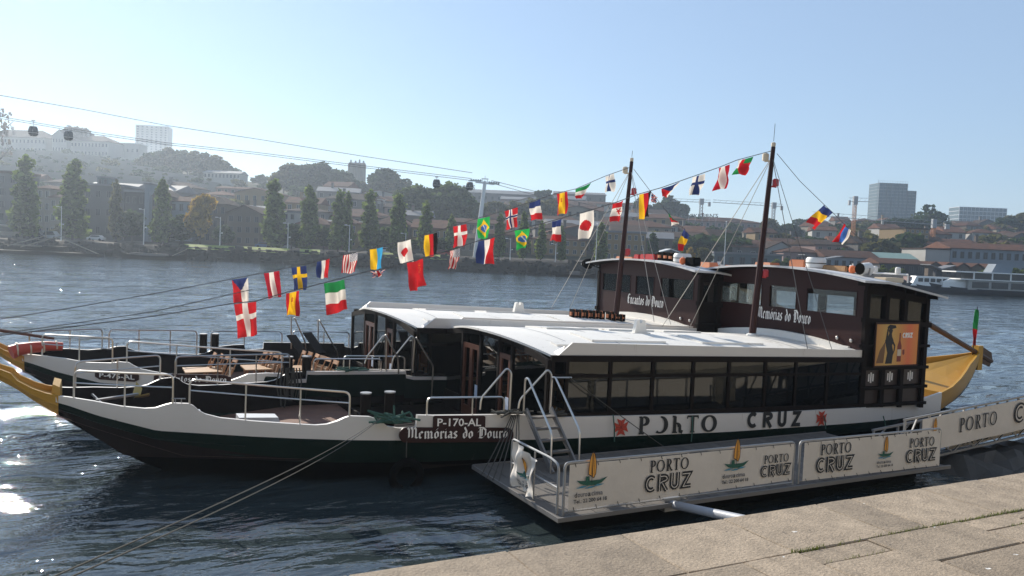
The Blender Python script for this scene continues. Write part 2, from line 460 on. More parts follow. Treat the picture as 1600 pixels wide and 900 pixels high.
def block_text(mb, pl, txt, x, y, w, h, d=.004, mi=0, bold=.018):
    """Built-in plain font, scaled to width w and cap height h on the plane."""
    cu = bpy.data.curves.new('text', 'FONT'); cu.body = txt; cu.fill_mode = 'FRONT'; cu.resolution_u = 2; cu.offset = bold
    ob = bpy.data.objects.new('text', cu); me = ob.to_mesh()
    vs = [v.co.copy() for v in me.vertices]
    if vs:
        x0, x1 = min(v.x for v in vs), max(v.x for v in vs); y1 = max(v.y for v in vs)
        y0 = 0.0 if not any(c in 'gjpqy,;' for c in txt) else 0.0
        fx, fy = w / max(x1 - x0, 1e-6), h / max(y1 - y0, 1e-6)
        for p in me.polygons:
            mb.face([pl.p(x + (vs[i].x - x0) * fx, y + (vs[i].y - y0) * fy, d) for i in p.vertices], mi)
    ob.to_mesh_clear(); bpy.data.objects.remove(ob); bpy.data.curves.remove(cu)
# ------------------------------------------------------------------ river
def water_material():
    Wm = bpy.data.materials.new('river_water'); Wm.use_nodes = True
    t = Wm.node_tree; b = t.nodes['Principled BSDF']
    b.inputs['Base Color'].default_value = (.032, .045, .048, 1)
    b.inputs['Roughness'].default_value = .022
    b.inputs['IOR'].default_value = 1.95
    b.inputs['Specular IOR Level'].default_value = .5
    tc = nn(t, 'ShaderNodeTexCoord'); last = None
    # gust patches: ruffled and smoother areas, stretched across the stream
    gm = nn(t, 'ShaderNodeMapping'); gm.inputs['Rotation'].default_value = (0, 0, YAW); gm.inputs['Scale'].default_value = (.35, 1.0, 1)
    gn = nn(t, 'ShaderNodeTexNoise'); gn.inputs['Scale'].default_value = .11; gn.inputs['Detail'].default_value = 6; gn.inputs['Roughness'].default_value = .7
    gr_ = nn(t, 'ShaderNodeMapRange'); gr_.inputs[1].default_value = .36; gr_.inputs[2].default_value = .64; gr_.inputs[3].default_value = .30; gr_.inputs[4].default_value = 1.0
    t.links.new(tc.outputs['Object'], gm.inputs[0]); t.links.new(gm.outputs[0], gn.inputs['Vector']); t.links.new(gn.outputs[0], gr_.inputs[0])
    for sc, st, dist, rot, det in ((.10, (.6, 1.6, 1), .9, YAW, 4), (.30, (.7, 2.0, 1), .55, YAW + .2, 3), (.9, (.8, 1.9, 1), .17, YAW - .3, 3), (3.2, (1, 1.6, 1), .038, -.8, 3), (9.0, (1, 1.4, 1), .014, .4, 2)):
        mp = nn(t, 'ShaderNodeMapping'); mp.inputs['Scale'].default_value = st; mp.inputs['Rotation'].default_value = (0, 0, rot)
        n = nn(t, 'ShaderNodeTexNoise'); n.inputs['Scale'].default_value = sc; n.inputs['Detail'].default_value = det; n.inputs['Roughness'].default_value = .55
        t.links.new(tc.outputs['Object'], mp.inputs[0]); t.links.new(mp.outputs[0], n.inputs['Vector'])
        bp = nn(t, 'ShaderNodeBump'); bp.inputs['Distance'].default_value = dist
        t.links.new(gr_.outputs[0], bp.inputs['Strength'])
        t.links.new(n.outputs[0], bp.inputs['Height'])
        if last is not None: t.links.new(last.outputs[0], bp.inputs['Normal'])
        last = bp
    t.links.new(last.outputs[0], b.inputs['Normal'])
    return Wm
def axis_lines(a, b, step, lo, hi, g=1.14):
    xs = list(np.arange(a, b + 1e-6, step)); s = step; x = xs[-1]
    while x < hi: s *= g; x += s; xs.append(min(x, hi))
    s = step; x = xs[0]
    while x > lo: s *= g; x -= s; xs.insert(0, max(x, lo))
    return np.array(xs)
gx = axis_lines(-22, 34, .25, -900, 900, 1.022); gy = axis_lines(2, 50, .25, -60, 186, 1.014)
LX, LY = np.meshgrid(gx, gy)
sp = np.maximum(np.gradient(gx)[None, :], np.gradient(gy)[:, None])
hgt = np.zeros_like(LX); wr = random.Random(3)
for k in range(26):
    wl = .9 * (1.16 ** (k % 13)) * wr.uniform(.85, 1.15); an = math.radians(wr.gauss(70, 38)); ph = wr.uniform(0, 6.28)
    amp = .0080 * wl ** .9
    hgt += amp * np.sin((LX * math.cos(an) + LY * math.sin(an)) * 2 * math.pi / wl + ph) * np.clip((wl / sp - 3) / 3, 0, 1)
env = .55 + .45 * np.sin(LX * .11 + LY * .07 + 1) * np.sin(LX * .05 - LY * .13)
hgt *= (.55 + .6 * env) * .55
verts = np.stack([LX * math.cos(YAW) + LY * math.sin(YAW), -LX * math.sin(YAW) + LY * math.cos(YAW), hgt], -1).reshape(-1, 3)
ncol, nrow = len(gx), len(gy)
ii = (np.arange(nrow - 1)[:, None] * ncol + np.arange(ncol - 1)[None, :]).reshape(-1)
me = bpy.data.meshes.new('river'); me.from_pydata(verts.tolist(), [], np.stack([ii, ii + 1, ii + ncol + 1, ii + ncol], 1).tolist())
me.materials.append(water_material()); me.polygons.foreach_set('use_smooth', [True] * len(me.polygons))
river = bpy.data.objects.new('river', me); COL.objects.link(river); tag(river, kind='structure')

# ------------------------------------------------------------------ quay
QZ = 3.9
M['granite'] = mat('granite_paving', (.345, .272, .195), .85, .6, 2.2, .35, 60, alt=(.24, .186, .132), objvar=.17, dirt=((.08, .068, .054), 24, .60))
M['quaycore'] = mat('quay_bedding', (.09, .085, .06), .95, .5, 6, .3, 30)
M['quaywall'] = mat('quay_wall_stone', (.46, .40, .31), .9, .5, 2, .4, 20)
def speckle(mname):
    t = M[mname].node_tree; b = t.nodes['Principled BSDF']; lk = b.inputs['Base Color'].links[0].from_socket
    tc = nn(t, 'ShaderNodeTexCoord'); n = nn(t, 'ShaderNodeTexNoise'); n.inputs['Scale'].default_value = 75; n.inputs['Detail'].default_value = 3; n.inputs['Roughness'].default_value = .8
    mr = nn(t, 'ShaderNodeMapRange'); mr.inputs[1].default_value = .33; mr.inputs[2].default_value = .67; mr.inputs[3].default_value = .83; mr.inputs[4].default_value = 1.17
    n2 = nn(t, 'ShaderNodeTexNoise'); n2.inputs['Scale'].default_value = 7; n2.inputs['Detail'].default_value = 8; n2.inputs['Roughness'].default_value = .75
    m2 = nn(t, 'ShaderNodeMapRange'); m2.inputs[1].default_value = .35; m2.inputs[2].default_value = .65; m2.inputs[3].default_value = .78; m2.inputs[4].default_value = 1.2
    t.links.new(tc.outputs['Object'], n.inputs['Vector']); t.links.new(tc.outputs['Object'], n2.inputs['Vector']); t.links.new(n.outputs[0], mr.inputs[0]); t.links.new(n2.outputs[0], m2.inputs[0])
    mu = nn(t, 'ShaderNodeMath', operation='MULTIPLY'); t.links.new(mr.outputs[0], mu.inputs[0]); t.links.new(m2.outputs[0], mu.inputs[1])
    v = nn(t, 'ShaderNodeVectorMath', operation='SCALE'); t.links.new(lk, v.inputs[0]); t.links.new(mu.outputs[0], v.inputs['Scale']); t.links.new(v.outputs[0], b.inputs['Base Color'])
speckle('granite')
# pale droppings on the stone
t = M['granite'].node_tree; b = t.nodes['Principled BSDF']; lk = b.inputs['Base Color'].links[0].from_socket
tc = nn(t, 'ShaderNodeTexCoord'); mp = nn(t, 'ShaderNodeMapping'); mp.inputs['Scale'].default_value = (1, 1.6, 1)
vo = nn(t, 'ShaderNodeTexVoronoi'); vo.inputs['Scale'].default_value = 3.2
nz = nn(t, 'ShaderNodeTexNoise'); nz.inputs['Scale'].default_value = 30; ad = nn(t, 'ShaderNodeVectorMath', operation='MULTIPLY_ADD'); ad.inputs[1].default_value = (.05, .05, .05)
t.links.new(tc.outputs['Object'], mp.inputs[0]); t.links.new(nz.outputs['Color'], ad.inputs[0]); t.links.new(mp.outputs[0], ad.inputs[2]); t.links.new(ad.outputs[0], vo.inputs['Vector'])
cr = nn(t, 'ShaderNodeMath', operation='LESS_THAN'); cr.inputs[1].default_value = .06
wn = nn(t, 'ShaderNodeMath', operation='GREATER_THAN'); wn.inputs[1].default_value = .55
sx_ = nn(t, 'ShaderNodeSeparateColor'); t.links.new(vo.outputs['Color'], sx_.inputs[0]); t.links.new(sx_.outputs[0], wn.inputs[0])
t.links.new(vo.outputs['Distance'], cr.inputs[0]); mu = nn(t, 'ShaderNodeMath', operation='MULTIPLY'); t.links.new(cr.outputs[0], mu.inputs[0]); t.links.new(wn.outputs[0], mu.inputs[1])
mx = nn(t, 'ShaderNodeMix', data_type='RGBA'); mx.inputs[7].default_value = (.72, .70, .66, 1); t.links.new(mu.outputs[0], mx.inputs[0]); t.links.new(lk, mx.inputs[6]); t.links.new(mx.outputs[2], b.inputs['Base Color'])

quay = MB().box(-60, 90, -25, 3.62, -3, QZ - .03).build('quay', [M['quaycore']]); tag(quay, kind='structure')
qw = MB().box(-60, 90, 3.622, 3.66, -3, QZ - .26).build('quay_wall', [M['quaywall']]); tag(qw, kind='structure')
def slab(x0, x1, y0, y1, seed, front=False):
    r = random.Random(seed); g = .003
    x0 += g; x1 -= g; y0 += g; y1 -= g if not front else 0
    z = QZ + r.uniform(-.005, .005); bev = .007; mb = MB()
    nx = max(2, int((x1 - x0) / .12)); ny = max(2, int((y1 - y0) / .12))
    xs = np.linspace(x0 + bev, x1 - bev, nx + 1); ys = np.linspace(y0 + bev, y1 - bev, ny + 1)
    top = [[(x, y, z + r.uniform(-.0012, .0012)) for x in xs] for y in ys]
    mb.grid(top)
    bot = .25 if front else .028
    edge = [top[0][i] for i in range(nx + 1)] + [top[j][nx] for j in range(1, ny + 1)] + [top[ny][i] for i in range(nx - 1, -1, -1)] + [top[j][0] for j in range(ny - 1, 0, -1)]
    def outp(p, zz, amt):
        x, y = p[0], p[1]
        if abs(x - xs[0]) < 1e-6: x -= amt
        if abs(x - xs[-1]) < 1e-6: x += amt
        if abs(y - ys[0]) < 1e-6: y -= amt
        if abs(y - ys[-1]) < 1e-6: y += amt * (1 + (r.uniform(-.9, .35) if front else 0))
        return (x, y, zz)
    n = len(edge); e2 = [outp(p, z - bev * r.uniform(.6, 1.5), bev) for p in edge]; e3 = [(p[0], p[1], z - bot) for p in e2]
    for k in range(n):
        j = (k + 1) % n
        mb.face([edge[k], edge[j], e2[j], e2[k]]); mb.face([e2[k], e2[j], e3[j], e3[k]])
    o = mb.build('paving_slab', [M['granite']], quay)
    return o
row1 = [-3.2, -2.3, -1.6, -.7, .25, 1.1, 1.96, 2.70, 3.46, 4.27, 4.6, 5.33, 6.0, 6.85, 7.6, 8.5, 9.4, 10.2, 11.1]
k = 0
for a, b_ in zip(row1[:-1], row1[1:]):
    k += 1; slab(a, b_, 3.106, 3.70, k, True)
for a, b_, c, d in [(1.9, 3.06, 2.55, 3.102), (3.06, 3.46, 2.5, 3.102), (3.46, 4.02, 2.922, 3.102), (3.46, 4.12, 2.1, 2.920), (4.022, 4.88, 2.712, 3.102), (4.122, 4.99, 2.1, 2.710),
                    (4.882, 5.36, 2.925, 3.102), (4.882, 5.9, 2.712, 2.923), (4.992, 5.9, 2.45, 2.710), (5.362, 6.1, 3.0, 3.102), (5.362, 6.098, 2.925, 2.998),
                    (6.1, 7.0, 2.7, 3.102), (5.902, 7.0, 2.3, 2.698), (5.902, 6.098, 2.70, 2.923), (7.0, 8.0, 2.6, 3.102), (8, 9.2, 2.6, 3.102), (1.2, 1.9, 2.8, 3.102), (5.0, 5.9, 2.1, 2.44)]:
    k += 1; slab(a, b_, c, d, k)
M['grass'] = mat('joint_grass', (.13, .16, .03), .8, island=.4, trans=.3)
mb = MB(); gr = random.Random(5)
for (x0, x1, y, n) in [(3.42, 3.7, 3.11, 90), (3.7, 4.3, 3.11, 40), (4.25, 4.62, 3.11, 80), (4.62, 4.95, 3.11, 90), (4.95, 5.5, 3.11, 110), (5.4, 6.3, 3.11, 160), (5.1, 5.9, 2.922, 90), (3.5, 4.0, 2.928, 30), (6.0, 7, 3.11, 60)]:
    for _ in range(n):
        x = gr.uniform(x0, x1); yy = y + gr.gauss(0, .007); h = gr.uniform(.008, .024); a = gr.uniform(0, 6.28); w = .004
        dx, dy = math.cos(a) * w, math.sin(a) * w; lx, ly = gr.gauss(0, .008), gr.gauss(0, .008)
        mb.face([(x - dx, yy - dy, QZ - .02), (x + dx, yy + dy, QZ - .02), (x + lx, yy + ly, QZ + h)])
tag(mb.build('joint_grass', [M['grass']], fix=False), kind='stuff')

# ------------------------------------------------------------------ moored boats
YC = 20.7
WX = [-.75, -.5, 0, .5, 1, 1.6, 2.2, 3, 4, 5, 6, 7, 21, 23, 25, 26.3]
WV = [.60, .66, .95, 1.22, 1.47, 1.75, 2.02, 2.38, 2.82, 3.2, 3.46, 3.6, 3.6, 3.5, 3.3, 3.05]
ZB = ([-0.75, 0.1, 1.25, 3.16, 6.12, 10.1, 16, 23.4, 26.3], [1.72, 1.446, 1.168, 1.1, 1.038, 0.8, 0.59, 0.48, 0.53])
ZK = ([-.75, -.5, 0, .5, 1, 1.6, 2.2, 3.2, 25, 26.3], [1.42, 1.22, .86, .52, .22, -.05, -.25, -.45, -.45, -.3])
WK = ([-.75, .5, 1.6, 4, 8, 21, 26.3], [.34, .45, .6, 1.5, 2.3, 2.3, 1.2])
TAIL = [(10.08, 1.36), (17.45, 1.06), (21.47, .99), (23, 1.0), (25, 1.06), (26.3, 1.17)]
ZT1 = [(-0.75, 1.86), (-0.55, 1.837), (0, 1.771), (0.54, 1.684), (1.0, 1.654), (1.2, 1.674), (1.38, 1.745), (1.53, 1.795), (1.87, 1.795), (1.97, 1.744), (2.06, 1.653), (2.2, 1.572), (2.5, 1.499), (3.15, 1.448), (4.42, 1.39), (4.65, 1.414), (4.86, 1.489), (5.0, 1.562), (5.13, 1.608), (5.55, 1.592), (5.75, 1.519), (5.95, 1.365), (6.22, 1.313), (6.6, 1.316), (6.62, 1.608), (8.9, 1.5), (9.5, 1.45), (9.52, 1.38)] + TAIL
ZT2 = [(-0.75, 1.92), (0.32, 1.839), (0.9, 1.748), (1.5, 1.756), (1.75, 1.797), (1.98, 1.786), (2.1, 1.706), (2.3, 1.612), (2.6, 1.553), (3.57, 1.408), (4.3, 1.319), (4.6, 1.343), (4.85, 1.448), (5.07, 1.553), (5.6, 1.587), (6.0, 1.577), (6.05, 1.377), (6.7, 1.393), (6.72, 1.634), (9.8, 1.55), (9.82, 1.42)] + TAIL
STN = ([26.3, 27.4, 28.7, 29.9, 31.0, 31.8, 32.5, 33.0], [3.05, 2.70, 2.15, 1.58, 1.02, .66, .34, .14], [1.17, 1.26, 1.42, 1.58, 1.73, 1.84, 1.95, 2.04], [-.3, -.28, -.2, -.1, .05, .4, .95, 1.5])
def wv(x): return float(np.interp(x, WX, WV))
def build_boat(label, dx, dy, ztab, cfg):
    B = root('river_boat', label, 'boat', (dx, YC + dy, 0))
    tx, tz = [p[0] for p in ztab], [p[1] for p in ztab]
    zt = lambda x: float(np.interp(x, tx, tz))
    xs = sorted(set([round(v, 3) for v in tx + WX + list(np.arange(0, 26.3, .6)) + list(np.arange(-.6, 6.4, .15))]))
    # hull skin
    rows_m = {0: 0, 1: 1, 2: 1, 3: 2, 4: 2, 5: 2, 6: 2}
    mb = MB()
    for s in (-1, 1):
        rows = []
        for x in xs:
            w, a, b = wv(x), zt(x), float(np.interp(x, *ZB));
            if x > cfg['dark_from']: b = a - .10
            zk, wk = float(np.interp(x, *ZK)), float(np.interp(x, *WK)); b = max(b, zk + .08)
            r = [(x, s * w, a), (x, s * (w - .01), min(b, a - .05))]
            for tt in (.18, .36, .55, .75, .9, 1.0):
                pw = 2.6 if x > 5 else 1.25 + 1.35 * max(0, (x - 0) / 5)
                r.append((x, s * (wk + (w - .012 - wk) * (1 - tt ** pw)), b + (zk - b) * tt))
            rows.append(r)
        cols = list(map(list, zip(*rows)))
        mb.grid(cols, mif=lambda a, b_: rows_m[a])
        if s == -1: keel_l = cols[-1]
        else: keel_r = cols[-1]
    mb.grid([keel_l, keel_r], 2)
    mb.face([keel_l[0]] + [], 2) if False else None
    # gunwale cap and inner face
    for s in (-1, 1):
        cap = [[(x, s * wv(x), zt(x)) for x in xs], [(x, s * (wv(x) - .10), zt(x)) for x in xs]]; mb.grid(cap, 0)
    hull = mb.build('hull', [M['white'], M['green'], M['black']], B, smooth=True)
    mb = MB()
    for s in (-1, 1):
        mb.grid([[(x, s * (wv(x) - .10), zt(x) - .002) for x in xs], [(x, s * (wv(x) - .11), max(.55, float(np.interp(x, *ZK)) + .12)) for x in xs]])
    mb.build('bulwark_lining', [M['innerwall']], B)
    # rubbing strakes on the bow
    for dz in (.20, .42):
        for s in (-1, 1):
            pts = []
            for x in np.arange(-.6, 3.2, .2):
                w, b = wv(x), float(np.interp(x, *ZB)); zk, wk = float(np.interp(x, *ZK)), float(np.interp(x, *WK)); b = max(b, zk + .08)
                tt = min(.9, dz * (1.1 + .1 * x) / max(.3, b - zk) * .8); pw = 1.25 + 1.35 * max(0, x / 5)
                pts.append((x, s * (wk + (w - wk) * (1 - tt ** pw) + .012), b + (zk - b) * tt))
            MB().tube(pts, .014, 4).build('rubbing_strake', [M['green']], hull)
    # decks
    mb = MB(); zf = .60
    px = [x for x in xs if x <= 6.6]
    mb.grid([[(x, -wv(x) + .1, zf + .55 * max(0, 1 - x / 1.8)) for x in px], [(x, wv(x) - .1, zf + .55 * max(0, 1 - x / 1.8)) for x in px]])
    mb.build('foredeck', [M['deck']], B)
    MB().box(6.6, 26.3, -3.42, 3.42, .30, .42).build('saloon_floor', [M['deepbrown']], B)
    MB().box(6.55, 6.62, -3.45, 3.45, .4, .76).build('deck_step', [M['deepbrown']], B)
    MB().box(21.7, 26.3, -3.0, 3.0, .86, .92).build('aft_deck', [M['deck']], B)
    # yellow prow
    P_ = [(-.70, 1.86, 1.40, .62), (-.95, 1.92, 1.56, .53), (-1.2, 2.02, 1.74, .48), (-1.5, 2.2, 1.98, .42), (-1.62, 2.36, 2.06, .40), (-1.85, 2.46, 2.20, .36), (-2.5, 2.95, 2.72, .28), (-3.2, 3.5, 3.34, .2)]
    mb = MB()
    for s in (-1, 1):
        mb.grid([[(x, s * w, t_) for x, t_, b_, w in P_], [(x, s * (w * .96), (t_ + b_) / 2) for x, t_, b_, w in P_], [(x, s * w * .7, b_) for x, t_, b_, w in P_], [(x, 0, b_ - .03) for x, t_, b_, w in P_]])
        mb.grid([[(x, s * w, t_) for x, t_, b_, w in P_], [(x, s * (w - .07), t_) for x, t_, b_, w in P_], [(x, s * max(.02, w - .1), t_ - .12) for x, t_, b_, w in P_], [(x, 0, t_ - .14) for x, t_, b_, w in P_]])
    x, t_, b_, w = P_[-1]; mb.face([(x, -w, t_), (x, w, t_), (x, .7 * w, b_), (x, -.7 * w, b_)])
    prow = mb.build('prow', [M['yellow']], B)
    MB().hexa([(-.86, -.50, 1.75), (-.66, -.60, 1.72), (-.66, .60, 1.72), (-.86, .50, 1.75), (-.82, -.46, 2.10), (-.68, -.54, 2.04), (-.68, .54, 2.04), (-.82, .46, 2.10)]).build('breast_block', [M['yellow']], prow)
    # yellow stern
    SX, SW, ST, SK = STN; mb = MB()
    for s in (-1, 1):
        rows = []
        for x, w, a, zk in zip(SX, SW, ST, SK):
            r = [(x, s * w, a)]
            for tt, yy in ((.3, .97), (.55, .88), (.75, .72), (.9, .45), (1, .1)): r.append((x, s * w * yy, a + (zk - a) * tt))
            rows.append(r)
        mb.grid(list(map(list, zip(*rows))), mif=lambda a, b_: 0 if a < 2 else 1)
        mb.grid([[(x, s * w, a) for x, w, a in zip(SX, SW, ST)], [(x, s * max(.02, w - .09), a) for x, w, a in zip(SX, SW, ST)]], 0)
    stern = mb.build('stern', [M['yellow'], M['navy']], B, smooth=True)
    mb = MB()
    rows = []
    for x, w, a in zip(SX, SW, ST):
        w2 = max(.02, w - .09); d = .5 * min(1, w / 1.2)
        rows.append([(x, -w2, a - .002), (x, -w2 * .98, a - d), (x, -w2 * .5, a - d * .72), (x, -.0, a - d * .45), (x, w2 * .35, a - d * .2), (x, w2 * .98, a - d * .7), (x, w2, a - .002)])
    mb.grid(rows)
    mb.face([rows[0][k] for k in range(7)])
    mb.build('stern_deck', [M['yellow']], stern)
    MB().box(32.84, 33.14, -.16, .16, 1.30, 2.32).build('stern_post', [M['yellow']], B)
    MB().lathe([(.14, 1.0), (.12, 1.7), (.20, 1.74), (.18, 1.84), (.08, 1.9)], (28.6, -.35, 0), 10).build('mooring_bitt', [M['deepbrown']], stern)
    # saloon: side walls of framed glass
    bot = lambda x: 1.37 - .0287 * (x - 10.7)
    edges = [10.62, 11.95, 13.33, 14.72, 16.02, 17.42, 18.66, 20.0, 21.55]
    for s in (-1, 1):
        y0, y1 = (-3.53, -3.45) if s < 0 else (3.45, 3.53)
        mb = MB()
        def rail(z0, z1, ya=y0, yb=y1):
            mb.hexa([(10.15, ya, bot(10.15) + z0), (21.6, ya, bot(21.6) + z0), (21.6, yb, bot(21.6) + z0), (10.15, yb, bot(10.15) + z0), (10.15, ya, bot(10.15) + z1), (21.6, ya, bot(21.6) + z1), (21.6, yb, bot(21.6) + z1), (10.15, yb, bot(10.15) + z1)])
        rail(-.12, .045); rail(.955, 1.035, y0 + .004, y1 - .004); rail(1.36, 1.52)
        for e in edges + [10.2]:
            mb.box(e - .045, e + .045, y0 - .006, y1 + .006, bot(e), bot(e) + 1.40)
        side = mb.build('saloon_side', [M['deepbrown']], B)
        if s < 0: side['label'] = 'window wall facing the pontoon'
        for a, b_ in zip(edges[:-1], edges[1:]):
            for z0, z1 in ((.03, .97), (1.02, 1.38)):
                y = s * 3.49
                MB().hexa([(a + .03, y - .006, bot(a) + z0), (b_ - .03, y - .006, bot(b_) + z0), (b_ - .03, y + .006, bot(b_) + z0), (a + .03, y + .006, bot(a) + z0),
                           (a + .03, y - .006, bot(a) + z1), (b_ - .03, y - .006, bot(b_) + z1), (b_ - .03, y + .006, bot(b_) + z1), (a + .03, y + .006, bot(a) + z1)]).build('window_pane', [M['glass_cabin']], side)
    # saloon front: glass wall with two doors
    def roofz(x, y): return 3.17 - .031 * (x - 10) - .33 * (y / 3.4) ** 2
    mb = MB(); xf = 10.1
    for y in (-3.44, -1.52, -.72, .5, 1.78, 3.44):
        mb.box(xf - .05, xf + .05, y - .05, y + .05, .42, roofz(xf, y) - .04)
    mb.box(xf - .045, xf + .045, -3.4, -1.55, .42, .95); mb.box(xf - .045, xf + .045, 1.8, 3.4, .42, .95)
    ys = np.linspace(-3.4, 3.4, 13)
    for a, b_ in zip(ys[:-1], ys[1:]):
        mb.hexa([(xf - .04, a, roofz(xf, a) - .2), (xf + .04, a, roofz(xf, a) - .2), (xf + .04, b_, roofz(xf, b_) - .2), (xf - .04, b_, roofz(xf, b_) - .2), (xf - .04, a, roofz(xf, a) - .03), (xf + .04, a, roofz(xf, a) - .03), (xf + .04, b_, roofz(xf, b_) - .03), (xf - .04, b_, roofz(xf, b_) - .03)])
    front = mb.build('saloon_front', [M['deepbrown']], B)
    for a, b_, z0 in ((-3.4, -1.56, .95), (-.68, .46, .45), (1.82, 3.4, .95)):
        mb = MB(); mb.prism([(xf, a, z0), (xf, b_, z0), (xf, b_, roofz(xf, b_) - .2), (xf, (a + b_) / 2, roofz(xf, (a + b_) / 2) - .2), (xf, a, roofz(xf, a) - .2)], (.012, 0, 0)); mb.build('window_pane', [M['glass_cabin']], front)
    for a, b_, op in ((-1.46, -.78, 1), (.56, 1.72, 0)):
        mb = MB(); z1 = 2.62
        x0 = xf - .03
        for (ya, yb, za, zb) in ((a, a + .13, .42, z1), (b_ - .13, b_, .42, z1)): mb.box(x0, x0 + .06, ya, yb, za, zb)
        mb.box(x0 + .003, x0 + .057, a + .13, b_ - .13, .42, .72); mb.box(x0 + .003, x0 + .057, a + .13, b_ - .13, z1 - .14, z1)
        if b_ - a > 1: mb.box(x0, x0 + .06, (a + b_) / 2 - .1, (a + b_) / 2 + .1, .72, z1 - .14)
        d = mb.build('door', [M['door']], front)
        MB().box(x0 + .02, x0 + .035, a + .13, b_ - .13, .72, z1 - .14).build('door_pane', [M['glass_cabin']], d)if False else None
        if cfg['notice']: MB().box(x0 - .006, x0 - .001, a + .03, a + .22, 1.05, 1.45).build('notice', [M['paper']], front)
    # saloon furniture seen through the glass
    for k in range(6):
        x = 11.5 + 1.6 * k
        for y in (-2.4, 2.2):
            mb = MB().box(x, x + .75, y - .55, y + .55, .98, 1.02).box(x + .33, x + .42, y - .05, y + .05, .42, .98); mb.build('table', [M['wood']], B)
            for xx in (x - .38, x + .8):
                MB().box(xx, xx + .33, y - .5, y + .5, .80, .86).box(xx, xx + .04, y - .5, y + .5, .86, 1.3).box(xx + .13, xx + .2, y - .4, y + .4, .42, .8).build('bench', [M['chairwood']], B)
    # saloon roof
    vis = lambda y: 9.80 + .50 * (abs(y) / 3.4) ** 1.6
    ysr = np.linspace(-3.42, 3.42, 19); us = np.linspace(0, 1, 14)
    mb = MB()
    top = [[(vis(y) + (21.6 - vis(y)) * u, y, roofz(vis(y) + (21.6 - vis(y)) * u, y) + .03) for u in us] for y in ysr]
    und = [[(p[0], p[1], p[2] - .06) for p in r] for r in top]
    mb.grid(top, 0); mb.grid(und, 1)
    mb.grid([[r[0] for r in top], [r[0] for r in und]], 0); mb.grid([top[0], und[0]], 0); mb.grid([top[-1], und[-1]], 0)
    roof = mb.build('saloon_roof', [M['roof_white'], M['deepbrown']], B, smooth=True)
    for s in (-1, 1):
        y = s * 3.44 - .03
        q = [(10.34, 2.80), (10.34, 2.87), (10.78, 3.21), (21.66, 2.80), (21.70, 2.98), (21.74, 2.98), (21.74, 2.43), (10.78, 2.79)]
        MB().prism([(a, y, b_) for a, b_ in q], (0, .06, 0)).build('roof_parapet', [M['white']], roof)
        MB().prism([(10.45, s * 3.36, 2.86), (10.62, s * 3.36, 3.12), (10.62, s * 2.95, 2.9), (10.45, s * 2.95, 2.87)], (.03, 0, 0)).build('parapet_end', [M['white']], roof)
    for (a, b_, c, d) in cfg['panels']:
        e = .055
        MB().hexa([(a, c, roofz(a, c) + .02), (b_, c, roofz(b_, c) + .02), (b_, d, roofz(b_, d) + .02), (a, d, roofz(a, d) + .02), (a, c, roofz(a, c) + .03 + e), (b_, c, roofz(b_, c) + .03 + e), (b_, d, roofz(b_, d) + .03 + e), (a, d, roofz(a, d) + .03 + e)]).build('roof_panel', [M['roof_white']], roof)
    for xs_ in (11.5, 13.2, 14.9, 16.6, 18.3, 20.0):
        MB().grid([[(xs_ + e_, y, roofz(xs_, y) + .036) for y in np.linspace(-3.36, 3.36, 15)] for e_ in (-.018, .018)]).build('roof_seam', [M['seam']], roof, fix=False)
    x, y = cfg['bracket']; z = roofz(x, y) + .03
    MB().prism([(x - .24, y, z), (x - .15, y, z + .42), (x - .06, y, z + .44), (x - .04, y, z + .34), (x + .04, y, z + .34), (x + .06, y, z + .44), (x + .15, y, z + .42), (x + .24, y, z)], (0, .16, 0)).box(x - .34, x + .34, y - .05, y + .25, z - .02, z + .03).build('roof_bracket', [M['roof_white']], roof)
    # wheelhouse
    X0, X1 = 21.62, 24.6
    def whz(x, y): return float(np.interp(x, [20.9, 22.2, 24.95], [5.33, 5.30, 4.86])) - .32 * (y / 3.9) ** 2
    slope = lambda x: -.11 * (x - 21.6)
    wy = 3.42
    for xw, nm in ((X0, 'wheelhouse_front'), (X1 - .08, 'wheelhouse_back')):
        mb = MB(); dz = slope(xw) if xw > 22 else 0
        wb_ = 3.84 if xw < 22 else 3.25
        mb.box(xw, xw + .08, -wy, wy, 1.0, wb_ + dz)
        for y0, y1 in ((-wy, -3.12), (-1.05, -.62), (.66, 1.02), (3.2, wy)): mb.box(xw - .002, xw + .082, y0, y1, wb_ + dz, 4.66 + dz)
        ys = np.linspace(-wy, wy, 11)
        for a, b_ in zip(ys[:-1], ys[1:]): mb.hexa([(xw, a, 4.64 + dz), (xw + .08, a, 4.64 + dz), (xw + .08, b_, 4.64 + dz), (xw, b_, 4.64 + dz), (xw, a, whz(xw, a) - .05), (xw + .08, a, whz(xw, a) - .05), (xw + .08, b_, whz(xw, b_) - .05), (xw, b_, whz(xw, b_) - .05)])
        fr = mb.build(nm, [M['maroon']], B)
        for y0, y1 in ((-3.12, -1.05), (-.62, .66), (1.02, 3.2)):
            MB().box(xw + .03, xw + .042, y0, y1, wb_ + dz, 4.64 + dz).build('window_pane', [M['glass_wheel']], fr)
            if xw < 22:
                q = MB(); 
                for (ya, yb, za, zb) in ((y0, y1, 3.84, 3.865), (y0, y1, 4.62, 4.64), (y0, y0 + .025, 3.865, 4.62), (y1 - .025, y1, 3.865, 4.62)): q.box(xw - .018, xw + .02, ya, yb, za, zb)
                q.build('window_frame', [M['maroon']], fr)
